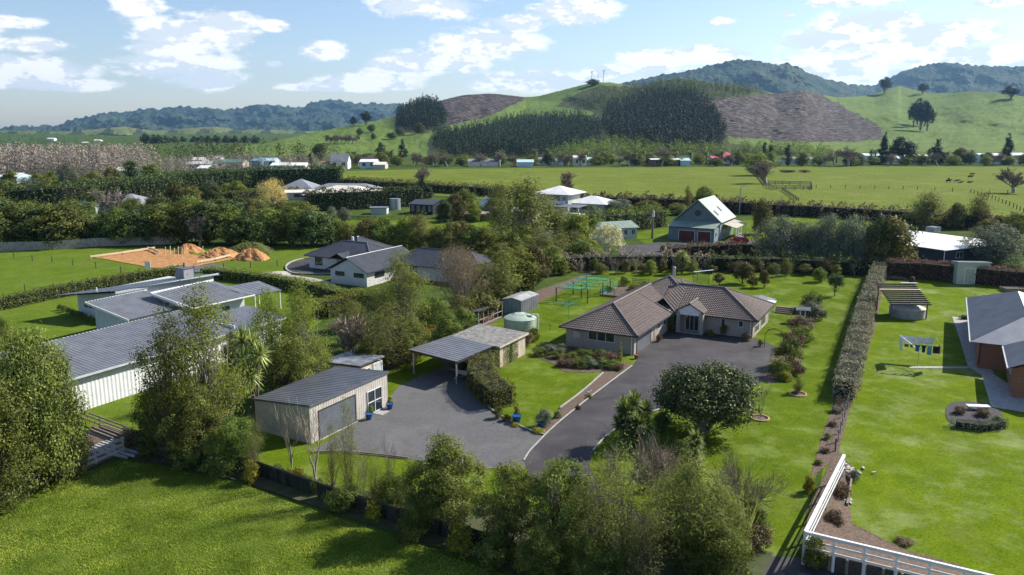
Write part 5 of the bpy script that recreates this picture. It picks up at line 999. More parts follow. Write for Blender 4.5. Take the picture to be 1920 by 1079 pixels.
hedge('scrub_hedge', [(1425, 402), (1540, 408), (1640, 414), (1760, 424), (1930, 436)], 4, 3.4, .5, L_RED, 'rough brown scrub hedge on the near edge of the far paddock at right', dens=8, wob=.5)
hedge('tree_hedge', [(1040, 446), (1110, 440), (1180, 432), (1240, 424)], 4, [5, 5, 4.5, 4.5], .45, L_BUSH, 'lumpy green hedge left of the blue barn house', dens=10, wob=.45)
hedge('garden_hedge', [(1250, 484), (1330, 478), (1400, 476), (1440, 480)], 2.5, 2.2, .3, L_RED, 'mixed reddish hedge in front of the barn garage', dens=20, wob=.4)
hedge('island_shrubs', [(1782, 800), (1820, 806), (1860, 808), (1878, 800)], 1.1, .7, .1, L_GREY, 'grey-green lavender clumps along the front of the island bed', 'shrubs', dens=110, wob=.5)
hedge('low_box_hedge', [(1800, 600), (1835, 600)], .6, .6, .12, L_OLIVE, 'low box hedge at the back corner of the red brick house', dens=80)
# ------------------------------------------------------------------ trees: (kind, foot x, foot y, top y, width px)
G_A = 'tall trees of the belt behind the paling fence'; G_B = 'trees of the belt behind the white brick house'; G_C = 'trees between the white brick house and the house lawn'
G_D = 'trees on the flat behind the shelter belts'; G_E = 'leafless trees along the far edge of the far paddock'; G_P = 'palms along the far edge of the far paddock'
for i, (x, b, t, w) in enumerate([(-20, 462, 372, 95), (28, 463, 378, 85), (75, 461, 380, 90), (118, 463, 376, 90), (160, 458, 392, 70), (197, 458, 395, 62), (232, 459, 388, 70), (268, 458, 384, 72), (305, 456, 378, 80), (345, 457, 372, 84), (388, 458, 374, 84), (430, 458, 378, 80), (470, 459, 392, 74), (508, 460, 388, 76), (548, 461, 384, 78), (588, 462, 386, 78), (620, 460, 398, 60),
      (10, 440, 365, 90), (60, 436, 372, 80), (140, 438, 370, 85), (300, 436, 366, 80), (360, 436, 364, 80), (420, 436, 366, 80), (560, 436, 374, 70)]):
    plant(['mdark', 'molive', 'mgreen', 'mgreen', 'mdark'][i*7 % 5], x, b, t, w*1.15, 'tall leafy evergreen in the dense belt behind the paling fence', G_A)
for i, (x, b, t, w) in enumerate([(655, 470, 418, 48), (690, 474, 408, 56), (722, 475, 404, 58), (758, 476, 402, 52), (790, 476, 408, 56), (822, 478, 420, 46), (852, 480, 412, 54), (885, 482, 418, 54), (912, 484, 425, 46), (705, 455, 410, 50), (775, 458, 400, 60), (865, 460, 412, 50)]):
    plant(['molive', 'mgreen', 'mwisp', 'mrust', 'mlight'][i*3 % 5], x, b, t, w*1.1, 'loose leafy tree in the belt behind the white brick house', G_B)
for i, (x, b, t, w) in enumerate([(905, 560, 490, 66), (940, 575, 478, 76), (935, 520, 452, 60), (968, 548, 458, 72), (1000, 540, 455, 72), (1012, 505, 440, 62), (1035, 515, 458, 54), (1052, 498, 442, 54), (1085, 498, 446, 50), (1110, 494, 450, 40), (900, 600, 545, 60), (862, 612, 560, 64), (955, 500, 430, 56), (1075, 478, 438, 50), (980, 475, 425, 54)]):
    plant(['molive', 'mwisp', 'mrust', 'mlight', 'molive', 'mwisp'][i*5 % 6], x, b, t, w*1.15, 'mixed olive-green tree in the strip left of the house lawn', G_C)
for i, (x, b, t, w, k) in enumerate([(15, 395, 335, 60, 'molive'), (45, 388, 348, 50, 'mgrey'), (55, 366, 330, 50, 'mgrey'), (75, 364, 322, 40, 'molive'), (98, 362, 318, 34, 'molive'), (180, 360, 320, 38, 'molive'), (215, 356, 312, 44, 'mrust'), (250, 352, 298, 44, 'mdark'), (285, 350, 305, 40, 'molive'), (160, 368, 330, 34, 'mlight'), (40, 425, 380, 60, 'mdark'), (95, 425, 385, 60, 'molive'), (180, 400, 352, 40, 'molive'), (330, 392, 340, 36, 'mrust'), (360, 400, 346, 50, 'mrust'),
      (300, 430, 360, 56, 'mrust'), (480, 418, 370, 60, 'mrust'), (530, 425, 376, 54, 'mrust'), (560, 412, 380, 46, 'molive'), (395, 384, 338, 46, 'mdark'), (445, 378, 338, 36, 'mlight'), (425, 376, 342, 30, 'mlight'), (400, 420, 372, 54, 'mgreen'), (440, 410, 376, 50, 'mgreen'), (350, 415, 380, 50, 'mlight'), (250, 420, 368, 54, 'molive'), (215, 430, 385, 60, 'mgreen'), (20, 345, 318, 30, 'molive'), (340, 352, 318, 34, 'molive'), (400, 335, 312, 30, 'molive')]):
    plant(k, x, b, t, w, 'scattered mixed tree on the flat among the left shelter belts', G_D)
plant('mgrey', 130, 365, 302, 42, 'tall round grey-green tree standing above the far left shelter belt')
plant('mgold', 512, 388, 334, 62, 'golden leafless willow left of the pale-roofed houses')
plant('bpink', 210, 408, 352, 90, 'large pinkish leafless tree in front of the grey roof at far left')
plant('bpink', 395, 382, 336, 40, 'small pinkish leafless tree left of the golden willow'); plant('bpink', 375, 462, 398, 56, 'low pinkish leafless tree inside the dark belt')
plant('mcone', 792, 372, 330, 38, 'dark pointed conifer on the near edge of the far paddock')
plant('palm', 641, 345, 310, 28, 'single palm at the left end of the far paddock'); plant('palms', 605, 372, 350, 26, 'low palm between the two pale roofs'); plant('palms', 515, 352, 330, 22, 'palm head showing above the golden willow')
for (x, b, t, w, l) in [(622, 416, 386, 24, 'left of the two round silvery shrubs on the small back lawn'), (645, 418, 388, 32, 'right and larger of the two round silvery shrubs on the small back lawn')]: plant('mgrey', x, b, t, w, l)
plant('mrust', 852, 415, 360, 46, 'round brownish tree right of the black cabin'); plant('mgreen', 872, 408, 352, 54, 'green tree behind the round brownish tree beside the cabin'); plant('mlight', 888, 418, 378, 30, 'bright green bushy tree between cabin and white A-frame roof'); plant('mdark', 835, 418, 372, 36, 'dark bushy tree touching the right end of the black cabin')
plant('bmid', 793, 350, 308, 30, 'thin leafless tree standing behind the dark pointed conifer'); plant('bmid', 1068, 372, 320, 40, 'thin leafless tree behind the white two-storey house'); 
for (x, b, t, w, l) in [(985, 470, 340, 105, 'tall sparse pale willow left of the white two-storey house'), (940, 440, 352, 70, 'pale sparse willow behind the tall sparse willow'), (1030, 455, 372, 60, 'sparse willow in front of the white two-storey house')]: plant('mwisp', x, b, t, w, l)
plant('mlight', 1080, 470, 398, 70, 'bushy light green tree below the white two-storey house'); plant('mgreen', 1045, 462, 402, 56, 'dark green tree left of the bushy light green tree'); plant('mgreen', 1110, 448, 398, 46, 'green rounded tree at the left end of the lumpy hedge')
plant('mwhite', 1140, 478, 418, 66, 'white blossom tree in front of the long pale shed')
for (x, b, t, w, k, l) in [(1318, 400, 346, 42, 'molive', 'olive bushy tree behind the barn house roof'), (1288, 398, 352, 18, 'mwisp', 'thin tree left of the olive bushy tree behind the barn'), (1425, 440, 372, 42, 'mrust', 'bronze tree right of the barn house porch'), (1460, 402, 368, 36, 'bmid', 'leafless tree in front of the stock yard fence'), (1160, 400, 372, 60, 'mgrey', 'low silvery shrubbery above the lumpy hedge'), (1215, 404, 374, 50, 'molive', 'olive shrubbery left of the barn roof'), (1270, 404, 380, 40, 'molive', 'shrubby tree behind the left slope of the barn roof'),
      (1460, 495, 400, 96, 'mgrey', 'large silvery olive tree, leftmost of the cluster above the dark hedge'), (1508, 498, 412, 78, 'mgrey', 'silvery olive tree second from left in the cluster above the dark hedge'), (1550, 500, 396, 86, 'mgrey', 'silvery olive tree in the middle of the cluster above the dark hedge'), (1597, 503, 398, 84, 'mgrey', 'silvery olive tree, rightmost of the cluster above the dark hedge'), (1665, 508, 400, 110, 'mrust', 'dark bronze-green tree at the corner of the white flat roof'), (1640, 505, 396, 60, 'mdark', 'dark tree between the silvery olives and the bronze-green tree'),
      (1735, 428, 363, 78, 'mwisp', 'broad brownish-green tree behind the white flat roof'), (1790, 430, 378, 40, 'mrust', 'small dark tree right of the broad brownish-green tree'), (1838, 428, 368, 56, 'mwisp', 'sparse upright willow near the fence line at right'), (1868, 498, 418, 112, 'mgrey', 'large silvery round tree right of the white flat roof'), (1905, 445, 398, 60, 'molive', 'dark shrubby tree at the right edge above the silvery round tree'), (1850, 450, 408, 60, 'mrust', 'brownish tree above the silvery round tree'), (1900, 362, 312, 54, 'bmid', 'bare spreading tree on the far paddock at the right edge'),
      (1435, 345, 300, 60, 'bmid', 'bare rounded tree above the stock yard'), (1420, 330, 284, 50, 'mlight', 'yellow-green tree at the head of the boundary fence'), (1590, 313, 270, 54, 'bmid', 'wide leafless tree on the far side of the far paddock'), (1690, 309, 256, 56, 'mpine', 'big dark spreading pine behind the low white roofs'), (1655, 309, 250, 26, 'mcone', 'dark conifer left of the big spreading pine'), (1755, 309, 262, 34, 'mcone', 'dark conifer right of the big spreading pine'), (1476, 312, 270, 13, 'mcyp', 'dark narrow cypress on the far edge of the far paddock'), (1886, 309, 252, 26, 'mcone', 'dark conifer on the far side at the right edge'),
      (1443, 308, 268, 12, 'mcyp', 'left of the dark conifers above the yellow-green tree'), (1432, 306, 266, 10, 'mcyp', 'thin dark conifer behind the yellow-green tree'), (1800, 309, 276, 34, 'mrust', 'reddish brown tree among the palms at right'), (600, 262+40, 266, 26, 'mdark', 'dark tree left of the small white gable house'), (583, 318, 284, 10, 'mcyp', 'dark narrow cypress left of the small white gable house'),
      (755, 296, 262, 20, 'mcone', 'single dark rounded conifer at the foot of the green hill'), (715, 300, 265, 20, 'mdark', 'dark tree left of the single rounded conifer')]: plant(k, x, b, t, w, l)
plant('cabbage', 1278, 514, 470, 36, 'cabbage tree behind the flue of the tiled roof')
for i, (x, w, t) in enumerate([(645, 26, 288), (672, 24, 290), (700, 26, 286), (780, 24, 286), (812, 26, 288), (838, 26, 284), (902, 24, 286), (935, 26, 284), (965, 26, 288), (1045, 26, 284), (1065, 20, 290), (1240, 34, 270), (1545, 26, 286), (500, 26, 290), (530, 26, 288), (560, 26, 288), (470, 26, 292), (1180, 22, 284)]):
    plant('bmid', x, 313, t, w, 'leafless rounded tree in the long row beyond the far paddock', G_E)
for i, x in enumerate([665, 735, 752, 940, 1003, 1027, 1100, 1120, 1179, 1206, 1235, 1266, 1294, 1324, 1353, 1383, 1505, 1568, 1632, 1640, 1671, 1698, 1706, 1740, 1775, 1810, 1820, 1879]):
    plant('palm', x, 309 - (x % 3), 279 + (x*7 % 6), 17, 'palm in the long row beyond the far paddock', G_P)
for (x, w, t, k) in [(1075, 26, 290, 'mlight'), (1145, 26, 288, 'mlight'), (870, 22, 290, 'mlight'), (1215, 30, 286, 'molive'), (1310, 26, 288, 'molive'), (1350, 30, 284, 'molive'), (1260, 26, 284, 'molive'), (1400, 26, 286, 'mlight'), (660, 40, 284, 'mdark'), (690, 40, 286, 'mdark'), (725, 34, 282, 'mdark'), (1710, 30, 286, 'mdark'), (1850, 24, 284, 'mdark')]:
    plant(k, x, 308, t, w, 'leafy tree filling the row of palms beyond the far paddock', 'leafy trees among the far palms')
for i in range(46):
    x = 655 + i*28 + (i*53 % 17); plant(['mlight', 'molive', 'mgreen', 'bmid', 'mdark', 'bmid', 'molive'][i*3 % 7], x, 312 - (i % 3), 283 + (i*7 % 13), 22 + (i*11 % 14), 'small leafy or bare tree in front of the far row of houses', 'trees in front of the far row of houses')
# trees standing on the hills
for (x, y, h, k, w, l, g) in [(1712, 240, 42, 'mpine', 22, 'dark pine in the clump alone on the green hillside', 'pines of the hillside clump'), (1725, 246, 46, 'mpine', 26, 'dark pine in the clump alone on the green hillside', 'pines of the hillside clump'), (1738, 247, 44, 'mpine', 24, 'dark pine in the clump alone on the green hillside', 'pines of the hillside clump'), (1720, 235, 44, 'mpine', 24, 'dark pine in the clump alone on the green hillside', 'pines of the hillside clump'), (1734, 238, 42, 'mpine', 22, 'dark pine in the clump alone on the green hillside', 'pines of the hillside clump'),
      (1658, 176, 27, 'mpine', 24, 'dark tree on the small green knoll on the skyline', None), (1730, 178, 18, 'mpine', 20, 'dark tree on the skyline right of the knoll', None), (1895, 186, 20, 'mpine', 32, 'dark tree on the skyline near the right edge', None), (1112, 161, 12, 'mdark', 26, 'dark bush below the masts on the hilltop', None),
      (663, 240, 20, 'mpine', 14, 'small tree on the left ridge, left of the leaning pine', None), (686, 236, 26, 'mpine', 24, 'broad pine on the left ridge skyline', None), (675, 254, 14, 'mdark', 14, 'round dark tree on the left green slope, upper', None), (697, 249, 16, 'mdark', 16, 'round dark tree near the ridge left of the pine stand', None), (700, 262, 12, 'mdark', 12, 'small round tree on the left green slope, lower', None), (750, 256, 18, 'mdark', 18, 'dark tree under the ridge pine stand', None), (785, 250, 20, 'mrust', 22, 'brownish tree at the foot of the ridge pine stand', None), (735, 262, 14, 'mdark', 20, 'low dark tree left of the brownish tree', None)]:
    p = H1.at(x, y); D = math.hypot(p[0], p[1]); plant(k, 0, 0, h*D/FPX, w*D/FPX, l, g, pos=p)
for i in range(9):
    p = H1.at(612 + i*7, 270 + i % 2); D = math.hypot(p[0], p[1]); plant('bmid', 0, 0, 17*D/FPX, 14*D/FPX, 'leafless tree of the copse low on the left green slope', 'copse low on the left green slope', pos=p)
for i, x in enumerate([275, 290, 300, 312, 328, 345, 365, 378, 392, 405, 425, 440, 460, 478]):
    plant('mpine', 0, 0, 22, 16, 'dark pine in the row under the far blue range', 'pines under the far blue range', pos=HL.at(x, 281))
for i, (x, b, w, k) in enumerate([(770, 1015, 60, 'shrub'), (860, 1035, 70, 'shrubyel'), (930, 1060, 80, 'shrub'), (985, 1070, 70, 'shrubyel'), (1060, 1075, 80, 'shrub'), (1130, 1085, 90, 'shrub'), (1250, 1020, 80, 'shrubred'), (1370, 1050, 70, 'shrub'), (1420, 1030, 60, 'shrubred'), (1350, 985, 70, 'shrub'), (1240, 890, 60, 'shrubred'), (1290, 870, 60, 'shrub'), (640, 960, 60, 'shrub'), (345, 880, 60, 'shrub'), (415, 893, 60, 'shrub'), (1140, 1010, 80, 'shrub'), (1300, 1075, 90, 'shrub'), (285, 852, 60, 'shrub'), (250, 842, 50, 'shrubred')]):
    plant(k, x, b, b - w*.72, w*1.15, 'scrubby undergrowth bush between the front row trees', 'undergrowth bushes of the front row')
# near trees
for (k, x, b, t, w, l, v) in [
    ('nbig', 78, 905, 600, 200, 'huge rounded olive-green tree at the left edge', None), ('ngreen', 10, 950, 700, 190, 'leafy tree at the lower left edge below the huge rounded tree', 0), ('ngreen', -10, 740, 560, 90, 'leafy tree cut by the left edge above the huge rounded tree', 1), ('ngreen', 130, 895, 770, 90, 'small leafy tree beside the timber yard fence', 1),
    ('nlight', 325, 850, 590, 120, 'slender light green tree in front of the white ribbed wall', 0), ('nlight', 398, 835, 545, 150, 'tallest slender light green tree left of the cream garage', 1), ('nbush', 300, 838, 705, 95, 'dark dense bushy tree below the slender light trees', 0), ('ngreen', 372, 865, 715, 130, 'mid green bushy tree below the tallest slender tree', 0), ('nbush', 440, 878, 775, 95, 'bushy tree with dark foliage at the left end of the garage', 1), ('nwisp', 335, 868, 760, 60, 'feathery shrubby tree at the corner of the near paddock', None),
    ('nlight', 512, 745, 552, 95, 'light green tree, left one of the pair behind the garage', 0), ('nlight', 572, 735, 535, 100, 'light green tree, right one of the pair behind the garage', 1), ('ngreen', 540, 760, 620, 120, 'olive bush between the pair of light trees and the garage roof', 1), ('ngreen', 450, 735, 610, 80, 'olive tree behind the cabbage tree', 0), ('ngreen', 605, 720, 650, 60, 'low olive shrub-tree behind the garage roof', 1),
    ('nlight', 757, 655, 478, 105, 'bright green willowy tree in front of the white brick house', 0), ('nwisp', 700, 660, 545, 120, 'wispy grey-green tree left of the bright willowy tree', 0), ('nwisp', 735, 690, 575, 130, 'wispy grey-green tree behind the yellow border', 1), ('ngreen', 770, 680, 590, 90, 'dark leafy tree behind the yellow border', 0), ('nbush', 838, 655, 583, 72, 'glossy rhododendron bush left of the wood shed', 0), ('nbush', 812, 628, 552, 70, 'dark round bush between the bright willowy tree and the brown tree', 1), ('nbush', 690, 700, 630, 70, 'dark bush behind the small lean-to shed', 0), ('nbush', 865, 625, 575, 60, 'dark bush behind the wood shed', 1),
    ('nwisp', 655, 935, 752, 62, 'thin fresh-green birch in front of the garage door', 0), ('ngreen', 836, 990, 806, 165, 'rounded pale-leaved tree in the front row below the gravel yard', 0), ('nbush', 735, 960, 880, 90, 'low dark bush left of the rounded pale-leaved tree', 0), ('ngreen', 955, 1025, 855, 135, 'leafy green tree in the front row below the drive entrance', 1), ('ngreen', 1048, 1035, 848, 155, 'bright topped leafy tree in the middle of the front row', 0),
    ('nwisp', 1115, 1060, 865, 130, 'wispy olive sapling cluster right of the bright topped tree', 0), ('nwisp', 1165, 1070, 850, 140, 'wispy olive sapling cluster in the front row, left of the feathery bush', 1), ('nwisp', 1210, 1100, 910, 110, 'wispy stems in front of the feathery bush', 0), ('feather', 1282, 1050, 855, 185, 'large feathery olive bush in the front row', 0), ('feather', 1340, 1065, 910, 130, 'brownish feathery bush right of the large feathery olive bush', 1),
    ('nbush', 1350, 1095, 985, 120, 'dark glossy bush at the bottom beside the drive', 1), ('nbush', 1405, 1010, 935, 95, 'dark round bush under the fan-shaped leafless shrub', 0), ('nbush', 1240, 808, 772, 48, 'clipped dark round shrub beside the yuccas', 0), ('nbush', 1010, 1085, 985, 100, 'dark understorey bush at the bottom below the bright topped tree', 1), ('nbush', 790, 1000, 920, 80, 'dark understorey bush at the left foot of the rounded tree', 1), ('nbush', 1095, 1090, 1000, 80, 'dark understorey bush below the sapling clusters', 1),
    ('magnolia', 1320, 812, 694, 218, 'big spreading magnolia with glossy leaves coloured with pale highlights beside the driveway', None), ('yucca', 1187, 835, 738, 92, 'clump of dark yuccas beside the driveway', None), ('cordy', 1302, 900, 808, 46, 'single tall yucca head left of the fan-shaped shrub', None), ('flax', 1400, 1025, 945, 62, 'spiky flax plant under the fan-shaped leafless shrub', None), ('cabbage', 482, 790, 618, 92, 'shaggy cabbage tree left of the cream garage', None),
    ('bfan', 1232, 945, 795, 200, 'dense brown leafless shrub below the magnolia', 0), ('bfan', 1170, 930, 830, 130, 'brown leafless shrub right of the drive entrance', 1), ('bfan', 1388, 965, 840, 150, 'fan-shaped leafless shrub on the lawn edge', 1), ('bnear', 727, 955, 805, 62, 'pale bare sapling in front of the gravel yard', 0), ('bnear', 592, 905, 745, 95, 'bare branching tree before the garage wall, right one', 1), ('bnear', 548, 885, 742, 70, 'bare branching tree before the garage wall, left one', 0), ('bnear', 680, 950, 835, 50, 'small bare sapling behind the netting fence', 1),
    ('mtan', 862, 590, 455, 132, 'large brown leafless spreading tree right of the white brick house', 0), ('bmid', 655, 690, 590, 90, 'low pale leafless tree left of the wispy trees', 1), ('bmid', 640, 650, 590, 80, 'pinkish bare tree in front of the second green hedge', 2),
    ('feather', 660, 620, 565, 70, 'rough olive thicket right of the second green hedge', 0), ('ngreen', 885, 590, 540, 50, 'olive bush right of the brown leafless tree', 1)]:
    plant(k, x, b, t, w, l, var=v)
for (k, x, b, t, w, l) in [('ball', 1565, 556, 513, 30, 'round-headed clipped tree on the lawn near the hedge'), ('nbush', 1536, 530, 500, 28, 'silvery small tree left of the clipped round-headed tree'), ('citrus', 1348, 536, 513, 25, 'citrus bush nearest the tiled roof flue'), ('citrus', 1392, 533, 490, 42, 'tallest citrus tree on the back lawn'), ('citrus', 1410, 541, 518, 24, 'small citrus bush right of the tallest citrus'), ('citrus', 1433, 540, 505, 22, 'upright citrus tree at the right of the group'), ('bnear', 1155, 517, 478, 34, 'bare fruit tree, leftmost against the brown hedge'), ('bnear', 1170, 514, 482, 22, 'bare fruit tree second from the left against the brown hedge'), ('bnear', 1193, 516, 476, 34, 'bare forked fruit tree third from the left against the brown hedge'), ('bnear', 1222, 512, 484, 24, 'bare fruit tree fourth from the left against the brown hedge'), ('bnear', 1457, 522, 488, 30, 'bare fruit tree draped with teal net right of the citrus'),
    ('nlight', 1497, 738, 708, 26, 'young leafy tree in a round edged bed on the lawn'), ('bnear', 1426, 784, 712, 36, 'staked leafless sapling in a round edged bed'), ('cypress', 1163, 682, 643, 7, 'thin golden columnar cypress by the garage corner'), ('cypress', 969, 788, 752, 13, 'small conifer in the blue pot at the tip of the lawn'), ('shrubyel', 1243, 473, 460, 14, 'yellow flowering shrub at the left of the mixed hedge'), ('bfan', 1580, 770, 740, 40, 'thin leafless shrub at the near end of the long hedge'), ('shrub', 1425, 651, 638, 14, 'dark clipped box ball at the corner of the driveway')]:
    plant(k, x, b, t, w, l)
for (k, x, b, t, w) in [('nwisp', 625, 915, 800, 50), ('shrubyel', 545, 905, 880, 44), ('shrub', 600, 925, 898, 40), ('nwisp', 480, 888, 790, 60), ('nbush', 660, 950, 905, 50), ('nwisp', 700, 965, 850, 60), ('shrub', 575, 915, 892, 40), ('shrubyel', 645, 942, 915, 44), ('nwisp', 770, 985, 860, 70)]: plant(k, x, b, t, w, 'sparse shrub or sapling along the netting fence below the garage', 'saplings along the netting fence')
for (x, b, h, w, k) in [(1566, 775, 12, 22, 'shrubgrey'), (1560, 800, 10, 18, 'shrubred'), (1552, 825, 12, 20, 'shrub'), (1546, 850, 10, 20, 'shrubred'), (1536, 872, 10, 20, 'shrub')]: plant(k, x, b, b - h, w, 'low plant in the narrow strip between the long hedge and the white fence', 'plants of the narrow strip below the long hedge')
BED = ['shrub', 'shrubgrey', 'shrub', 'shrubred', 'shrub', 'shrub']
for i, (x, b, h) in enumerate([(1012, 668, 14), (1030, 664, 16), (1048, 672, 15), (1060, 688, 14), (1072, 680, 17), (1085, 690, 14), (1098, 686, 16), (1112, 690, 14), (1128, 688, 16), (1140, 682, 20), (1150, 692, 14), (1128, 676, 17), (1104, 672, 14), (1050, 660, 14), (1022, 655, 12), (1158, 694, 12), (1088, 668, 12)]):
    plant(BED[i % 6], x, b, b - h*1.1, h*2.5, 'low garden shrub in the bed under the front wall windows', 'shrubs of the front wall bed')
for i, (x, b, h, w, k, l) in enumerate([(1522, 585, 30, 34, 'shrub', 'dark shrub at the far end of the curved lawn bed'), (1520, 602, 28, 34, 'shrubgrey', 'grey rounded shrub behind the small roofed bird table'), (1497, 628, 26, 30, 'shrubred', 'bronze shrub in front of the small roofed bird table'), (1500, 645, 26, 32, 'shrub', 'green shrub in the middle of the curved lawn bed'), (1488, 655, 24, 30, 'shrubred', 'reddish low shrub in the middle of the curved lawn bed'), (1480, 688, 42, 46, 'shrub', 'large round green shrub at the near end of the curved lawn bed'), (1462, 708, 28, 36, 'shrub', 'dark green shrub touching the driveway'), (1488, 704, 20, 26, 'shrubred', 'pinkish flowering shrub beside the large round shrub'), (1470, 715, 14, 24, 'shrubyel', 'low yellow-green shrub at the driveway edge'), (1400, 640, 16, 20, 'shrubred', 'bare climbing shrub at the house corner'), (1330, 632, 14, 16, 'shrub', 'small pot shrub by the front entrance'), (1357, 630, 22, 18, 'shrub', 'upright shrub against the front wall'), (1255, 622, 34, 26, 'shrub', 'dark shrub in the entry corner'), (1235, 642, 14, 12, 'shrubred', 'brown plant beside the garage wall'),
      (985, 648, 30, 34, 'shrubred', 'reddish shrub beside the board garage'), (1000, 640, 26, 26, 'shrub', 'green shrub beside the water tank'), (972, 662, 16, 16, 'shrubgrey', 'bluish shrub at the corner of the board garage'), (935, 785, 22, 26, 'shrub', 'shrub below the rounded hedge'), (950, 790, 12, 24, 'shrubyel', 'yellow flowers below the rounded hedge'), (965, 800, 6, 24, 'shrubyel', 'yellow groundcover at the foot of the blue pot'), (1020, 800, 34, 36, 'shrubgrey', 'grey-green shrub at the tip of the front lawn'), (1008, 812, 8, 34, 'shrubyel', 'yellow groundcover at the meeting of gravel and driveway'), (1105, 748, 8, 14, 'shrubyel', 'small yellow plant beside the white garden ornament'), (1045, 785, 14, 18, 'shrub', 'small shrub in the bark border'), (1085, 768, 8, 12, 'shrubred', 'dark small plant in the bark border'),
      (1515, 925, 30, 34, 'shrubyel', 'yellow-green shrub left of the white fence'), (1522, 1065, 62, 50, 'shrub', 'bushy shrub at the foot of the white fence corner'), (1600, 900, 18, 30, 'shrubgrey', 'greyish plant beside the pale stones'), (1572, 935, 30, 48, 'shrubred', 'purple-brown plant in the mulch corner, upper'), (1560, 985, 28, 44, 'shrubred', 'purple-brown plant in the mulch corner, lower'), (1695, 1020, 10, 40, 'shrubred', 'low reddish groundcover along the mulch bank'), (1800, 778, 16, 24, 'shrubred', 'dark red shrub in the island bed'), (1842, 782, 16, 30, 'shrubred', 'dark red shrub beside the white slab'), (1870, 800, 18, 34, 'shrub', 'green shrub at the right end of the island bed'),
      (470, 905, 40, 46, 'shrubyel', 'yellow flowering bush by the bare trees'), (400, 850, 46, 54, 'shrubyel', 'yellow flowering bush below the tallest slender tree'), (560, 905, 26, 34, 'shrubyel', 'yellow flowering plants at the foot of the bare trees'), (620, 940, 24, 40, 'shrub', 'green plants behind the netting fence'), (700, 975, 34, 50, 'shrubyel', 'yellowish shrub behind the netting fence'), (520, 895, 24, 40, 'shrub', 'low green plants left of the bare trees'), (1170, 538, 18, 26, 'shrub', 'dark bush in the vegetable garden'), (1190, 546, 12, 30, 'shrubyel', 'leafy vegetables in the garden bed'), (1140, 548, 12, 26, 'shrub', 'green crops at the left of the vegetable garden'), (1210, 540, 12, 26, 'shrub', 'green crops at the right of the vegetable garden'), (1470, 324, 5, 17, 'shrubred', 'left rush clump on the far paddock'), (1482, 324, 5, 20, 'shrubred', 'middle rush clump on the far paddock'), (1508, 324, 5, 21, 'shrubred', 'right rush clump on the far paddock')]):
    plant(k, x, b, b - h*(1.3 if i < 9 else 1), w*(1.45 if i < 9 else 1), l)
for i in range(34):
    x = 1010 + i*19 + (i*37 % 11); b = 508 + (i*13 % 9) + (4 if x > 1450 else 0); h = 16 + (i*29 % 17); plant(['molive', 'mlight', 'bnear', 'mwisp', 'citrus', 'shrubred', 'mrust', 'shrub', 'bnear'][i*5 % 9], x, b, b - h, 20 + (i*17 % 12), 'loose mixed shrub or small tree along the end hedge of the house lawn', 'shrubs along the end hedge of the house lawn')
for i in range(9): plant('shrub', 114 + i*8, 583 + i*3.2, 570 + i*3.2, 14, 'dark tussock in the row along the pale house wall', 'tussocks along the pale house wall')
# ------------------------------------------------------------------ small things
def pot(px, w, h, label, mat=BLUEP):
    o = empty('plant_pot', (*G(*px), 0), 0, label, 'plant pot'); mb = MB(); mb.tube([(0, 0, 0), (0, 0, h*.8), (0, 0, h*.86), (0, 0, h)], [w*.36, w*.5, w*.56, w*.54], 16); mb.tube([(0, 0, h*.93), (0, 0, h*.94)], [w*.48, .01], 16); mb.obj('bowl', mat, o, True); return o
pot((692, 788), .6, .6, 'blue glazed pot at the right of the garage roller door'); plant('shrub', 692, 780, 760, 20, 'leafy plant in the pot beside the roller door')
pot((731, 768), .6, .55, 'blue glazed pot beside the garage sliding door'); plant('shrubyel', 732, 760, 744, 18, 'yellow-green plant in the pot beside the sliding door')
pot((969, 794), .75, .7, 'large blue pot holding a small conifer'); pot((1014, 803), .6, .5, 'blue pot half hidden by the grey-green shrub'); pot((1193, 674), .5, .5, 'dark red pot at the corner of the house garage door', TERRA)
def ring(px, r, label):
    mb = MB(); P = [(cos(a)*r, sin(a)*r, .07) for a in np.linspace(0, 2*pi, 25)]; [mb.bar(P[i], P[i+1], .12, .14) for i in range(24)]
    o = mb.obj('edging_ring', M('terracotta_edge', (.5, .33, .2), (.38, .25, .15), 4, .9), None, loc=(*G(*px), 0)); tag(o, label, 'garden edging'); k = MB(); k.tube([(0, 0, .045), (0, 0, .05)], [r*.98, .01], 24); k.obj('mulch_disc', MULCH, o)
ring((1496, 741), .75, 'round brick edging around the young leafy tree'); ring((1425, 786), .75, 'round brick edging around the staked sapling')
# goose ornament, plain bird figure
o = empty('garden_ornament', (*G(1104, 742), 0), 30, 'small white bird ornament in the bark border', 'garden ornament'); mb = MB(); mb.tube([(-.22, 0, .2), (-.1, 0, .25), (.08, 0, .24), (.17, 0, .3)], [.04, .11, .12, .05], 8); mb.tube([(.15, 0, .28), (.2, 0, .42), (.18, 0, .5)], [.05, .03, .035], 8); mb.tube([(.18, 0, .5), (.25, 0, .5), (.3, 0, .48)], [.045, .04, .01], 8); mb.obj('body', WHITE, o, True); mb = MB(); [mb.bar((0, s*.05, 0), (0, s*.05, .16), .03) for s in (-1, 1)]; mb.obj('legs', TERRA, o)
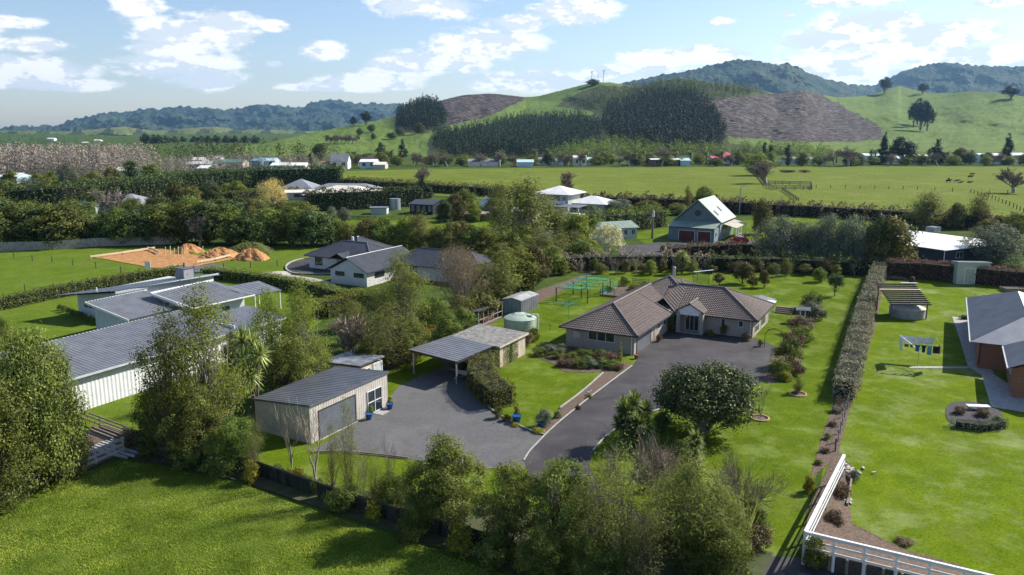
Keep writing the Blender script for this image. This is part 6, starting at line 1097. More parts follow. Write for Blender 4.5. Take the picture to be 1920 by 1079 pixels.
# rotary clothes line on the right lawn
o = empty('clothes_line', (*G(1720, 687), 0), 10, 'rotary clothes line with washing on the right lawn', 'clothes line'); MB().tube([(0, 0, 0), (0, 0, 2.75)], .03, 8).obj('mast', STEEL, o)
arms = [(cos(a), sin(a)) for a in (rad(35), rad(125), rad(215), rad(305))]
for c in arms: MB().bar((0, 0, 1.75), (c[0]*2.5, c[1]*2.5, 2.8), .03).obj('arm', STEEL, o)
mb = MB()
for k in (.5, .75, 1.0):
    for i in range(4): a, b = arms[i], arms[(i+1) % 4]; mb.bar((a[0]*2.5*k, a[1]*2.5*k, 1.75+1.05*k), (b[0]*2.5*k, b[1]*2.5*k, 1.75+1.05*k), .012)
mb.obj('line', STEEL, o)
def cloth(p, q, drop, mat, label, name='garment', cat='laundry', shape=None):
    p = np.array(p, float); q = np.array(q, float); mb = MB(); n, m_ = 10, 6; V = []
    for j in range(m_ + 1):
        for i in range(n + 1):
            u, v = i/n, j/m_; w = p*(1-u) + q*u; f = 1.0 if shape is None else np.interp(v, [0, .3, .34, 1], [1, 1, .62, .62]); c = (p+q)/2; w = c + (w-c)*f; d = np.cross((q-p)/np.linalg.norm(q-p), [0, 0, 1.]); z = w + d*.05*sin(u*9+v*3)*v; z[2] = w[2] - drop*v - .05*sin(u*pi)*(1-v); V.append(z)
    mb.add(V, [(j*(n+1)+i, j*(n+1)+i+1, (j+1)*(n+1)+i+1, (j+1)*(n+1)+i) for j in range(m_) for i in range(n)]); t = mb.obj(name, mat, None, True); t.location = o.location; t.rotation_euler = o.rotation_euler; return tag(t, label, cat)
a3 = [(c[0]*2.5, c[1]*2.5, 2.78) for c in arms]; L0, L1_, L2_, L3_ = [np.array(v) for v in a3]
fab = lambda n, c: M(n, c, tuple(x*.7 for x in c), 3, .9)
cloth(lerp(L1_, L0, .02), lerp(L1_, L0, .95), .75, fab('white_sheet', (.75, .75, .8)), 'large white sheet hanging on the far side of the clothes line', 'bed_sheet')
cloth(lerp(L1_, L2_, .1), lerp(L1_, L2_, .8), 1.15, fab('white_towel', (.7, .74, .8)), 'white towel hanging at the left of the clothes line', 'towel')
for k, (u0, u1, d, c, nm, l) in enumerate([(.03, .14, .35, (.35, .08, .05), 'sock', 'small red cloth on the front line'), (.17, .27, .35, (.04, .08, .25), 'shirt', 'small navy cloth on the front line'), (.3, .46, .75, (.04, .14, .3), 'shirt', 'blue shirt on the front line'), (.48, .62, .8, (.012, .015, .03), 'shirt', 'black shirt on the front line'), (.64, .76, 1.0, (.16, .3, .45), 'trousers', 'light blue trousers on the front line'), (.79, .97, .8, (.03, .015, .03), 'skirt', 'dark purple garment at the right of the front line')]):
    cloth(lerp(L2_, L3_, u0), lerp(L2_, L3_, u1), d, fab('cloth_%d' % k, c), l, nm, shape=1 if nm == 'shirt' else None)
cloth(lerp(L3_, L0, .1), lerp(L3_, L0, .4), 1.0, fab('red_white_cloth', (.6, .25, .2)), 'red and white towel at the right end of the clothes line', 'towel')
# slatted pergola over a concrete tank
o = Bld('pergola', 'weathered slatted pergola roof over the round concrete tank', 'pergola', G(1700, 598), 3).e; s = MB(); zz = 2.9
for i in range(11): s.bar((-2.6, -.8 + i*.52, 2.1+i*.17), (2.6, -.8 + i*.52, 2.1+i*.17), .38, .17)
s.obj('slats', TIMBERD, o); s = MB(); s.bar((-2.7, 2.85, 3.36), (2.7, 2.85, 3.36), .5, .05); s.obj('ridge_board', NEWPINE, o)
for x in (-2.3, 2.3):
    for y in (-.4, 4.2): MB().box(x-.07, x+.07, y-.07, y+.07, 0, 2.1+(y+.8)*.327).obj('post', TIMBER, o)
    MB().bar((x, -.8, 1.98), (x, 4.5, 3.7), .07, .14).obj('beam', TIMBER, o)
o = empty('concrete_tank', (*G(1700, 594), 0), 0, 'round domed concrete tank under the slatted pergola', 'water tank'); m = MB(); m.tube([(0, 0, 0), (0, 0, 1.2)], 2.2, 40); m.obj('wall', CONC, o, True); m = MB(); m.tube([(0, 0, 1.2), (0, 0, 1.28), (0, 0, 1.55), (0, 0, 1.75), (0, 0, 1.8)], [2.28, 2.2, 1.5, .6, .02], 40); m.obj('lid', M('pale_concrete', (.6, .55, .46), (.45, .42, .36), 1.5, .85), o, True)
# cream shed, burner, beds
Cs = Bld('cream_shed', 'tall cream steel garden shed in front of the red hedge', 'shed', G(1792, 534), 5); Cs.e.scale = (1.1, 1, 1.24)
Cs.walls(TANKG, [(0, 4.55, 0, 2.4, 2.75)]); Cs.ribwall(M('sage_cream_steel', (.5, .5, .4), (.43, .43, .35), .6, .55), (0, -.01), (4.55, -.01), 0, 2.8, sp=.4, amp=.02, name='cladding'); m = MB(); slope(m, (-.1, -.15, 2.95), (4.65, -.15, 2.95), (4.65, 2.5, 2.75), (-.1, 2.5, 2.75), 'flat'); m.obj('roof', GREYST, Cs.e); m = MB(); m.bar((-.1, -.16, 2.9), (4.65, -.16, 2.9), .06, .16); m.obj('fascia', PALEBL, Cs.e); Cs.door('F', -.05, 1.1, 2.5, .02, 2.1, M('shed_door', (.47, .47, .38), None, 1, .6), 1, 'door', .03)
o = empty('burner', (*G(1709, 534), 0), 0, 'rusty drum burner behind the pergola', 'burner'); MB().tube([(0, 0, 0), (0, 0, 1.0), (0, 0, 1.3)], [.4, .42, .2], 16, cap=True).obj('drum', M('rust', (.1, .04, .025), (.05, .022, .015), 4, .9), o)
o = empty('garden_bench', (*G(1704, 537), 0), 5, 'low white bench beside the rusty burner', 'bench'); MB().bar((-1.3, 0, .5), (1.3, 0, .5), .35, .06).obj('seat', WHITE, o); [MB().box(x-.07, x+.07, -.15, .15, 0, .47).obj('leg', WHITE, o) for x in (-1.2, 1.2)]
o = empty('raised_bed', (*G(1885, 549), 0), 3, 'long timber raised bed by the red hedge at the right edge', 'raised bed'); m = MB(); m.box(0, 6, 0, .08, 0, .6); m.box(0, 6, 1.7, 1.78, 0, .6); m.box(0, .08, .08, 1.7, 0, .6); m.obj('frame', TIMBER, o); MB().box(.08, 5.9, .08, 1.7, 0, .5).obj('soil', MULCH, o)
o = MB().box(-.95, .95, -.32, .32, .35, .45).obj('stone_slab', WHITE, None, loc=(*G(1833, 770), 0)); o.rotation_euler = (0, 0, -.1); tag(o, 'white rectangular slab lying in the island bed', 'slab'); m = MB(); [m.box(x-.1, x+.1, -.25, .25, 0, .35) for x in (-.7, .7)]; m.obj('support', CONC, o)
rocks('brush_heap', (1665, 521), 160, .85, .5, L_BROWN, 'heap of brown prunings at the end of the long hedge', 'brush heap')
# roofed bird table, arch, steps
o = Bld('bird_table', 'small grey roofed stand with white posts in the lawn bed', 'garden stand', G(1504, 606), 15).e; [MB().box(x-.06, x+.06, -.06, .06, 0, 1.9).obj('post', WHITE, o) for x in (-.3, .3)]; m = MB(); slope(m, (-.9, -.6, 1.75), (.9, -.6, 1.75), (.9, .1, 2.1), (-.9, .1, 2.1), 'flat'); slope(m, (.9, .8, 1.75), (-.9, .8, 1.75), (-.9, .1, 2.1), (.9, .1, 2.1), 'flat'); m.obj('roof', GREYLT, o)
o = empty('garden_arch', (*G(1450, 655), 0), 20, 'thin dark metal garden arch beside the driveway corner', 'arch'); m = MB(); [m.tube([(-1, y, 0), (-1, y, 1.6), (-.7, y, 2.1), (0, y, 2.3), (.7, y, 2.1), (1, y, 1.6), (1, y, 0)], .03, 6) for y in (0, .5)]; m.obj('frame', TIMBERD, o)
o = empty('timber_steps', (*G(1452, 588), 0), 28.5, 'low timber wall and steps at the far corner of the tiled house', 'steps'); [MB().box(0, 2.2, i*.35, i*.35+.3, 0, .2+i*.18).obj('step', TIMBER, o) for i in range(4)]; MB().box(2.3, 6.5, .9, 1.05, 0, .85).obj('wall', TIMBERD, o)
# netted frame, swing pole, vegetable garden
NET = M('green_netting', (.03, .35, .22), (.02, .22, .14), 4, .8)
o = Bld('netted_pergola', 'dark post frame draped with green netting on the back lawn', 'pergola', G(1043, 567)).e
for x, y in ((0, 0), (4.4, 1.2), (0, 6), (4.4, 7), (2.2, 4), (4.4, 10), (0, 11)): MB().box(x-.07, x+.07, y-.07, y+.07, 0, 2.1).obj('post', TIMBERD, o)
m = MB(); n = 14
for i in range(n): 
    for j in range(22):
        if R.random() < .55:
            x0, y0_ = i*4.8/n-.2, j*.52-.2; z = 2.12 + .12*sin(i*1.3)+.1*sin(j*.9); m.bar((x0, y0_, z), (x0+.36, y0_+.5, z+R.uniform(-.1, .1)), .09, .01); m.bar((x0+.35, y0_, z), (x0, y0_+.5, z), .07, .01)
for k in range(5): m.bar((-.2, k*2.6, 2.14), (4.7, k*2.6+.5, 2.14), .08)
m.obj('netting', NET, o)
o = Bld('washing_pole', 'folded rotary line pole with green net cords on the lawn', 'clothes line', G(1066, 600)).e; MB().tube([(0, 0, 0), (0, 0, 2.7)], .035, 6).obj('mast', NET, o); m = MB(); [m.bar((0, 0, 1.9), (cos(a)*1.9, sin(a)*1.9, 2.15), .03) for a in (0, pi/2, pi, 1.5*pi)]; [m.bar((cos(a)*r, sin(a)*r, 2.15), (cos(a+pi/2)*r, sin(a+pi/2)*r, 2.15), .025) for a in (0, pi/2, pi, 1.5*pi) for r in (.8, 1.3, 1.9)]; m.obj('arm', NET, o)
o = empty('bird_perch', (*G(1031, 620), 0), 0, 'thin dark cross-armed stake on the lawn beside the water tank', 'stake'); m = MB(); m.tube([(0, 0, 0), (0, 0, 1.0)], .025, 6); m.bar((-.4, 0, .55), (.4, .1, .6), .03); m.obj('stake', TIMBERD, o)
o = Bld('vegetable_bed', 'timber edged vegetable bed with low green net fence', 'vegetable bed', G(1126, 556)).e; m = MB(); m.bar((0, 0, .15), (6.5, 0, .15), .08, .3); m.bar((0, 0, .15), (0, 9, .15), .08, .3); m.bar((6.5, 0, .15), (6.5, 9, .15), .08, .3); m.obj('edging', TIMBER, o); MB().box(.05, 6.4, .05, 9, 0, .12).obj('soil', MULCH, o)
m = MB(); [m.bar((x, 0, 0), (x, 0, 1.3), .05) for x in (0, 2.2, 4.4, 6.5)]; [m.bar((0, y, 0), (0, y, 1.3), .05) for y in (2.5, 5, 7.5)]; m.obj('stake', TIMBERD, o); m = MB(); [m.bar((0, 0, z), (6.5, 0, z), .02) for z in np.arange(.3, 1.3, .15)]; [m.bar((x, 0, .1), (x, 0, 1.2), .015) for x in np.arange(0, 6.5, .3)]; [m.bar((0, 0, z), (0, 7.5, z), .02) for z in np.arange(.3, 1.3, .15)]; m.obj('netting', NET, o)
o = Bld('compost_bin', 'slatted timber compost crate behind the vegetable bed', 'compost bin', G(1184, 534)).e; m = MB(); [m.bar((0, 0, z), (3.0, 0, z), .04, .12) or m.bar((0, 0, z), (0, 2, z), .04, .12) or m.bar((3, 0, z), (3, 2, z), .04, .12) for z in (.2, .45, .7, .95)]; m.obj('slats', TIMBER, o)
o = Bld('netted_cage', 'square dark mesh cage on posts behind the tiled roof', 'cage', G(1299, 533)).e; [MB().bar((x, y, 0), (x, y, 2.0), .06).obj('post', TIMBERD, o) for x in (0, 2.6) for y in (0, 2.6)]; m = MB(); [m.bar((x, 0, 0), (x, 0, 1.9), .015) or m.bar((2.6, x, 0), (2.6, x, 1.9), .015) for x in np.arange(0, 2.6, .12)]; [m.bar((0, 0, z), (2.6, 0, z), .015) or m.bar((2.6, 0, z), (2.6, 2.6, z), .015) for z in np.arange(0, 2, .12)]; m.obj('mesh', DFRAME, o); m = MB(); m.bar((0, 0, 1.95), (2.6, 2.6, 2.1), .3, .03); m.obj('cover', WHITE, o)
# timber stacks, teal board, street lamp, poles, masts
o = empty('timber_stack', (*G(195, 835), 0), 28, 'stack of long grey sawn boards in the yard corner', 'timber stack'); m = MB(); [m.bar((R.uniform(-.4, .4), i*.22-1.2, .1+.09*(i % 3)), (4.6+R.uniform(-.5, .5), i*.2-1.1+R.uniform(-.2, .2), .12+.09*(i % 3)), .16, .06) for i in range(13)]; m.obj('boards', M('silver_board', (.5, .5, .5), (.34, .34, .33), 3, .8), o)
o = empty('timber_stack', (*G(165, 812), 0), 35, 'pile of brown posts lying behind the grey boards', 'timber stack'); m = MB(); [m.tube([(0, i*.2, .1+.12*(i % 2)), (4.2, i*.22, .1+.12*(i % 2))], .08, 6) for i in range(8)]; m.obj('posts', TIMBER, o)
tb = MB().bar((0, 0, 0), (.2, .25, 1.0), .95, .06).obj('teal_board', M('teal_plastic', (.01, .22, .23), (.008, .16, .17), 2, .5), None, loc=(*G(945, 1047), 0)); tag(tb, 'teal plastic sheet leaning at the foot of the front row trees', 'plastic sheet')
m = MB().tube([(0, 0, 0), (0, 0, 1.5)], .04, 6, cap=True); tag(m.obj('marker_post', STEEL, None, loc=(*G(976, 1042), 0)), 'thin pale marker post right of the teal sheet', 'post')
sl = plant_pos = (*G(1386, 402), 0); o = empty('street_lamp', sl, 0, 'grey street lamp on the edge of the far paddock behind the barn house', 'street lamp'); hl = HT(1386, 402, 350); MB().tube([(0, 0, 0), (0, 0, hl-.4), (.3, 0, hl), (1.2, 0, hl+.1)], [.16, .12, .1, .08], 8).obj('pole', STEEL, o); MB().box(.9, 1.9, -.2, .2, hl, hl+.2).obj('lamp_head', STEEL, o)
hp = HT(1223, 449, 397); o = empty('pole', (*G(1223, 449), 0), 0, 'old thick timber pole with pale top standing left of the barn house', 'pole'); MB().tube([(0, 0, 0), (0, 0, hp*.7), (0, 0, hp)], [.28, .24, .16], 8, cap=True).obj('shaft', TIMBER, o); MB().tube([(0, 0, hp*.8), (.1, 0, hp*1.02)], [.32, .2], 8, cap=True).obj('cap', WHITE, o)
for x, yb, yt, l, g in ((1109, 160, 136, 'left mast on the grassy hilltop', 1), (1121, 158, 138, 'thin middle mast on the grassy hilltop', 0), (1131, 158, 134, 'right mast with dishes on the grassy hilltop', 1)):
    p = H1.at(x, yb); D = math.hypot(p[0], p[1]); h = (yb - yt) * D / FPX; o = empty('radio_mast', p, 0, l, 'mast'); MB().tube([(0, 0, -1), (0, 0, h)], [.5, .3], 6).obj('tower', STEEL, o)
    if g: m = MB(); [m.tube([(s*1.0, -.3, h*z), (s*1.0, -1.3, h*z)], [.3, .9], 10, cap=True) for s, z in ((-1, .92), (1, .8), (1.6, .97))]; m.obj('dish', WHITE, o)
# building site: profile boards, clay heaps
def boards(name, px, label, z=.55):
    P = [G(*p) for p in px]; o = empty(name, (*P[0], 0), 0, label, 'profile boards'); m = MB()
    for a, b in zip(P[:-1], P[1:]): m.bar((a[0]-P[0][0], a[1]-P[0][1], z), (b[0]-P[0][0], b[1]-P[0][1], z), .06, .32)
    m.obj('board', NEWPINE, o); m = MB()
    for a, b in zip(P[:-1], P[1:]):
        for t in np.linspace(0, 1, 6): m.box(*(lambda c: (c[0]-P[0][0]-.05, c[0]-P[0][0]+.05, c[1]-P[0][1]+.04, c[1]-P[0][1]+.12))((a[0]+(b[0]-a[0])*t, a[1]+(b[1]-a[1])*t)), 0, .8)
    m.obj('peg', NEWPINE, o)
boards('profile_boards', [(170, 487), (230, 479), (290, 470)], 'long pale timber profile boards along the left of the clay building site'); boards('profile_boards', [(370, 497), (404, 491), (433, 484)], 'pale timber profile boards at the right of the clay building site'); boards('profile_boards', [(277, 470), (290, 474), (298, 479)], 'short profile board at the back corner of the clay site'); boards('profile_boards', [(304, 509), (330, 504)], 'short profile board at the front of the clay site')
for i, (x, y) in enumerate([(310, 482), (319, 480), (327, 484), (334, 481), (341, 486), (345, 478), (380, 480)]): m = MB(); m.bar((0, 0, 0), (.15, 0, 1.9), .12); tag(m.obj('site_peg', NEWPINE, None, loc=(*G(x, y), 0)), 'upright pine stake on the clay building site', 'stake', 'upright stakes on the clay building site')
o = empty('site_sign', (*G(278, 512), 0), 0, 'small white sign board behind the long low hedge', 'sign'); MB().box(-.5, .5, -.03, .03, .7, 2.0).obj('panel', WHITE, o); [MB().box(x-.05, x+.05, .03, .12, 0, 1.9).obj('post', NEWPINE, o) for x in (-.4, .4)]
def heap(px, w, h, mat, label, seed):
    m = MB(); n, k = 40, 14; V = [(0, 0, h)]; rg = np.random.default_rng(seed)
    for j in range(1, k+1):
        for i in range(n):
            a = 2*pi*i/n; r = j/k*w*(1+.12*sin(a*3+seed)+.08*sin(a*7)); z = h*max(0, cos(j/k*pi/2)**1.1) + (rg.uniform(-.12, .12)*h*.6 if j < k else -.1); V.append((cos(a)*r, sin(a)*r, z))
    m.add(V, [(0, 1+i, 1+(i+1) % n) for i in range(n)]); m.add(np.zeros((0, 3)), [(1+(j-1)*n+i, 1+j*n+i, 1+j*n+(i+1) % n, 1+(j-1)*n+(i+1) % n) for j in range(1, k) for i in range(n)])
    f = m.f[1] - 0; m.f[1] = f - (m.n - 0) + 0 if False else m.f[1] - m.n + 0; m.f[1] = np.array([(1+(j-1)*n+i, 1+j*n+i, 1+j*n+(i+1) % n, 1+(j-1)*n+(i+1) % n) for j in range(1, k) for i in range(n)])
    return tag(m.obj('soil_heap', mat, None, loc=(*G(*px), 0)), label, 'soil heap')
heap((353, 474), 2.9, 1.75, SOIL, 'orange clay heap, leftmost of the three', 1); heap((412, 481), 3.9, 1.7, SOIL, 'wide orange clay heap in the middle of the three', 2); heap((472, 486), 3.5, 2.0, SOIL, 'orange clay heap, rightmost of the three', 3); heap((470, 473), 5.5, 1.9, L_OLIVE, 'weedy green-brown heap behind the orange clay heaps', 4); heap((513, 516), 3.2, .45, LIMEST, 'low grey gravel heap on the lime yard', 5)
# red hatchback
def car(px, deg, col, label):
    o = empty('parked_car', (*G(*px), 0), deg, label, 'car'); L, W = 4.1, 1.7
    prof = [(-2.0, .35), (-2.03, .7), (-1.9, .95), (-1.15, 1.02), (-.45, 1.45), (.9, 1.5), (1.7, 1.2), (1.98, .95), (2.03, .45), (1.9, .3)]; m = MB(); n = len(prof); V = []
    for y, s in ((-W/2, 1), (-W/2+.12, 0), (W/2-.12, 0), (W/2, 1)):
        for (x, z) in prof: V.append((x*(1 if not s else .985), y*(1-.12*max(0, (z-1.0))*2*s), z))
    m.add(V, [(r*n+i, r*n+(i+1) % n, (r+1)*n+(i+1) % n, (r+1)*n+i) for r in range(3) for i in range(n)]); c = len(V)
    for r in (0, 3): m.add([V[r*n+i] for i in range(n)] + [(0, V[r*n][1], .8)], [(i, (i+1) % n, n) for i in range(n)])
    m.obj('body', col, o, True); g = MB(); 
    for s in (-1, 1): g.add([(-1.0, s*(W/2+.0), 1.02), (1.55, s*(W/2+.0), 1.05), (.85, s*(W/2-.085), 1.42), (-.4, s*(W/2-.085), 1.38)], [(0, 1, 2, 3)])
    g.add([(-1.12, -.7, 1.06), (-1.12, .7, 1.06), (-.5, .65, 1.45), (-.5, -.65, 1.45)], [(0, 1, 2, 3)]); g.add([(1.72, -.68, 1.22), (1.72, .68, 1.22), (1.0, .62, 1.52), (1.0, -.62, 1.52)], [(0, 1, 2, 3)]); g.obj('window', GLASS, o)
    for x in (-1.25, 1.3):
        for s in (-1, 1): w = MB().tube([(x, s*(W/2-.12), .32), (x, s*(W/2+.02), .32)], .32, 16, cap=True).obj('wheel', M('tyre', (.02, .02, .02)), o); MB().tube([(x, s*(W/2+.021), .32), (x, s*(W/2+.035), .32)], .2, 12, cap=True).obj('rim', STEEL, w)
    for s in (-1, 1): MB().box(-2.04, -1.96, s*.6-.18, s*.6+.18, .68, .82).obj('headlight', WHITE, o); MB().box(1.97, 2.03, s*.65-.12, s*.65+.12, .8, .98).obj('tail_light', MAROON, o)
    return o
car((1385, 457), 8, M('red_car_paint', (.45, .012, .02), (.4, .01, .018), 1, .25, spec=.6), 'red hatchback parked right of the barn garage'); 
car((1452, 310) if False else (1432, 306), 0, M('white_car_paint', (.7, .7, .7), None, 1, .3), 'white car beyond the far paddock beside the pink roofs')
# cattle
def cow(px, deg, mat, label, lying=False):
    o = empty('cow', (*G(*px), -.45 if lying else 0), deg, label, 'cow'); m = MB(); m.tube([(-1.0, 0, 1.05), (-.8, 0, 1.0), (0, 0, .95), (.7, 0, 1.02), (1.0, 0, 1.15), (1.3, 0, 1.2), (1.5, 0, 1.15), (1.75, 0, .95)], [.12, .36, .42, .38, .26, .2, .2, .1], 10)
    for x in (-.75, .7):
        for s in (-1, 1): m.tube([(x, s*.22, .9), (x-.03, s*.22, .5), (x, s*.22, 0.0)], [.15, .08, .07], 6)
    m.tube([(-1.05, 0, 1.1), (-1.15, 0, .7), (-1.12, 0, .4)], [.04, .03, .05], 5); [m.tube([(1.45, s*.15, 1.25), (1.42, s*.38, 1.25)], [.07, .03], 5) for s in (-1, 1)]; m.obj('body', mat, o, True)
BLK = M('black_hide', (.02, .018, .016), (.012, .01, .01), 2, .8); BRN = M('brown_hide', (.2, .07, .03), None, 2, .8); WHT = M('pied_hide', (.55, .52, .48), (.03, .03, .03), 1.2, .8, lo=.48, hi=.52)
cow((1778, 343), 10, BLK, 'black cow grazing on the far paddock, left of the herd'); cow((1779, 340), -70, BLK, 'black cow just behind the left black cow'); cow((1793, 343), 20, WHT, 'pied cow in the middle of the herd'); cow((1801, 344), -10, WHT, 'white lying cow in the middle of the herd', True); cow((1819, 335), 20, BLK, 'black cow standing higher up the far paddock'); cow((1822, 330), 60, BRN, 'brown cow farthest up the far paddock'); cow((1818, 344), 0, BRN, 'red-brown calf lying right of the white cow', True)
# ------------------------------------------------------------------ middle-distance and far buildings
mats = dict(w=WHITERF, g=M('far_grey_roof', (.24, .25, .27), (.19, .2, .22), .5, .6), b=M('far_blue_wall', (.12, .3, .42), (.1, .24, .34), .5, .6), t=M('teal_green_roof', (.10, .27, .22), (.08, .22, .18), .5, .6), o=M('orange_roof', (.55, .25, .15), None, .5, .7), c=M('cream_roof', (.74, .66, .56), (.64, .57, .48), .3, .6), p=PINKRF, r=M('brown_wall', (.22, .13, .1), None, .4, .8), y=CREAM, l=M('light_blue_wall', (.5, .66, .7), None, .4, .6))
def far(x, yb, wpx, hw, rc, wc, label, deg=0, pitch=.3, Wd=9, hip_=False, nwin=3, ax='x', kind='flat', name='house', cat='house', grp=None):
    g = G(x, yb); D = g[1]; L = wpx * D / FPX
    return gable_house(name, label, cat, g, deg, L, Wd, hw, pitch, wc if not isinstance(wc, str) else mats[wc], rc if not isinstance(rc, str) else mats[rc], grp, kind, nwin, .4, 1.0, ax, nwin > 0, hip_)
far(790, 403, 48, 2.9, BLACKRF, M('black_board', (.02, .02, .022), (.014, .014, .016), 2, .7), 'black cabin with four white framed windows', deg=22, Wd=9, pitch=.2, nwin=4, kind='corr', name='cabin', cat='cabin')
far(1158, 449, 84, 2.4, GREENST, PALEBL, 'long pale green-roofed shed left of the timber pole', deg=-22, Wd=7, pitch=.3, nwin=5, kind='corr', name='long_shed', cat='shed')
far(920, 404, 24, 2.2, WHITERF, M('green_grey_wall', (.16, .18, .14), None, 1, .8), 'small gabled cottage with steep white roof', deg=-10, Wd=10, pitch=1.1, nwin=0, ax='y', kind='corr', name='cottage', cat='cottage')
W = Bld('two_storey_house', 'white-roofed two-storey house above the willows', 'house', G(1065, 402), 28); W.walls(M('pale_sage_wall', (.42, .45, .4), None, 1, .8), [(-11, -.5, 1, 10, 5.5), (.2, 9, 5, 14, 2.7)]); m = MB(); hip(m, -12, .8, -.3, 12.5, 5.5, .33, 'x', 'flat'); hip(m, -2.5, 10.2, 4, 15, 2.8, .35, 'x', 'flat'); ro = m.obj('roof', WHITERF, W.e); W.walls(WHITE, [(-10, 5, -5.5, 1, .3), (-8.2, -1.2, .2, .99, 3.6, 2.8)], 'deck'); m = MB(); slope(m, (-9, -6, 2.6), (6, -6, 2.6), (6, .9, 2.8), (-9, .9, 2.8), 'flat'); m.obj('verandah_roof', GREYLT, W.e); W.post([(-8.7, -5.7), (-3.7, -5.7), (1.3, -5.7), (5.7, -5.7)], 2.6, .2, WHITE); W.win('F', 1, -9.5, -7.7, 3.6, 5, 2); W.win('F', 1, -6, -3, 3.1, 5.1, 3); W.win('F', 1, -2.4, -1, 3.8, 4.8, 1); W.win('F', 5, 2, 6, .8, 2.2, 3)
Hs = Bld('pale_roof_house', 'wide house with pale cream hip roof behind the dark hedge wall', 'house', G(620, 381), 10); Hs.walls(CREAM, [(-9, 14, 0, 16, 2.4)]); m = MB(); hip(m, -10, 15, -1, 17, 2.5, .3, 'x', 'flat'); m.obj('roof', mats['c'], Hs.e); Hs.win('F', 0, -6, -3, .9, 2, 2)
Hg = Bld('grey_roof_house', 'low house with dark grey hip roof and dormer gable left of the pale roof', 'house', G(570, 369), 5); Hg.walls(CREAM, [(-9, 26, 0, 12, 2.4)]); m = MB(); hip(m, -10, 4, -1, 13, 2.5, .5, 'x', 'flat'); hip(m, 2, 27, 0, 11, 2.5, .35, 'x', 'flat'); m.obj('roof', mats['g'], Hg.e); Hg.win('F', 0, -6, -4, .9, 2, 2)
far(563, 376, 52, 2.6, 'c', CREAM, 'cream walled garage in front of the grey hip roof', deg=-15, Wd=8, pitch=.15, nwin=1, name='garage', cat='garage')
far(710, 403, 30, 1.9, GREYLT, PALEBL, 'low old grey garden shed on the small back lawn', Wd=4, pitch=.1, nwin=0, name='garden_shed', cat='shed')
o = empty('water_tank', (*G(741, 394), 0), 0, 'grey corrugated water tank beside the low grey shed', 'water tank'); MB().tube([(0, 0, 0), (0, 0, 3.4)], 1.7, 24, cap=True).obj('shell', STEEL, o)
far(895, 416, 44, 2.0, M('rusty_red_iron', (.2, .08, .06), (.4, .38, .36), 1.0, .7), TIMBERD, 'low open shed with rusty roof right of the cabin trees', Wd=6, pitch=.1, nwin=0, name='open_shed', cat='shed')
far(1012, 468, 34, 2.2, GREYLT, M('mossy_wall', (.13, .12, .09), None, 2, .9), 'small grey-roofed hut half hidden in the trees', deg=20, Wd=5, pitch=.5, nwin=1, name='hut', cat='hut')
far(975, 414, 60, 2.4, M('pale_grey_iron', (.45, .44, .42), None, 1, .6), CREAM, 'low pale roof seen through the sparse willows', deg=10, Wd=9, pitch=.15, nwin=0, name='shed', cat='shed')
Wf = Bld('flat_roof_house', 'dark blue walled house with broad white low-pitched roof behind the red hedge', 'house', G(1773, 471, 3.0), -27); Wf.walls(M('navy_wall', (.035, .05, .075), None, 1, .7), [(.6, 19, .6, 21, 3.0)]); m = MB(); hip(m, 0, 20, 0, 22, 3.0, .11, 'x', 'corr', .8, gable=(0, 0)); m.obj('roof', WHITERF, Wf.e); MB().tube([(.45, .45, 0), (.45, .45, 3)], .08, 6).obj('downpipe', WHITE, Wf.e); m = MB(); m.box(15, 17, 13, 15, 3.9, 4.9); m.obj('chimney', GREYST, Wf.e); Wf.win('F', .6, 4, 6, 1.2, 2.4, 2)
far(160, 402, 40, 2.4, 'g', PALEBL, 'grey hip roofed house behind the pinkish tree, left part', Wd=12, pitch=.4, hip_=True, nwin=0); far(230, 400, 70, 2.6, 'g', PALEBL, 'grey hip roofed house behind the pinkish tree, right part', Wd=12, pitch=.4, hip_=True, nwin=0)
far(455, 378, 20, 2.4, 'w', PALEBL, 'tiny white-roofed shed left of the golden willow', Wd=6, pitch=.2, nwin=0, name='shed', cat='shed')
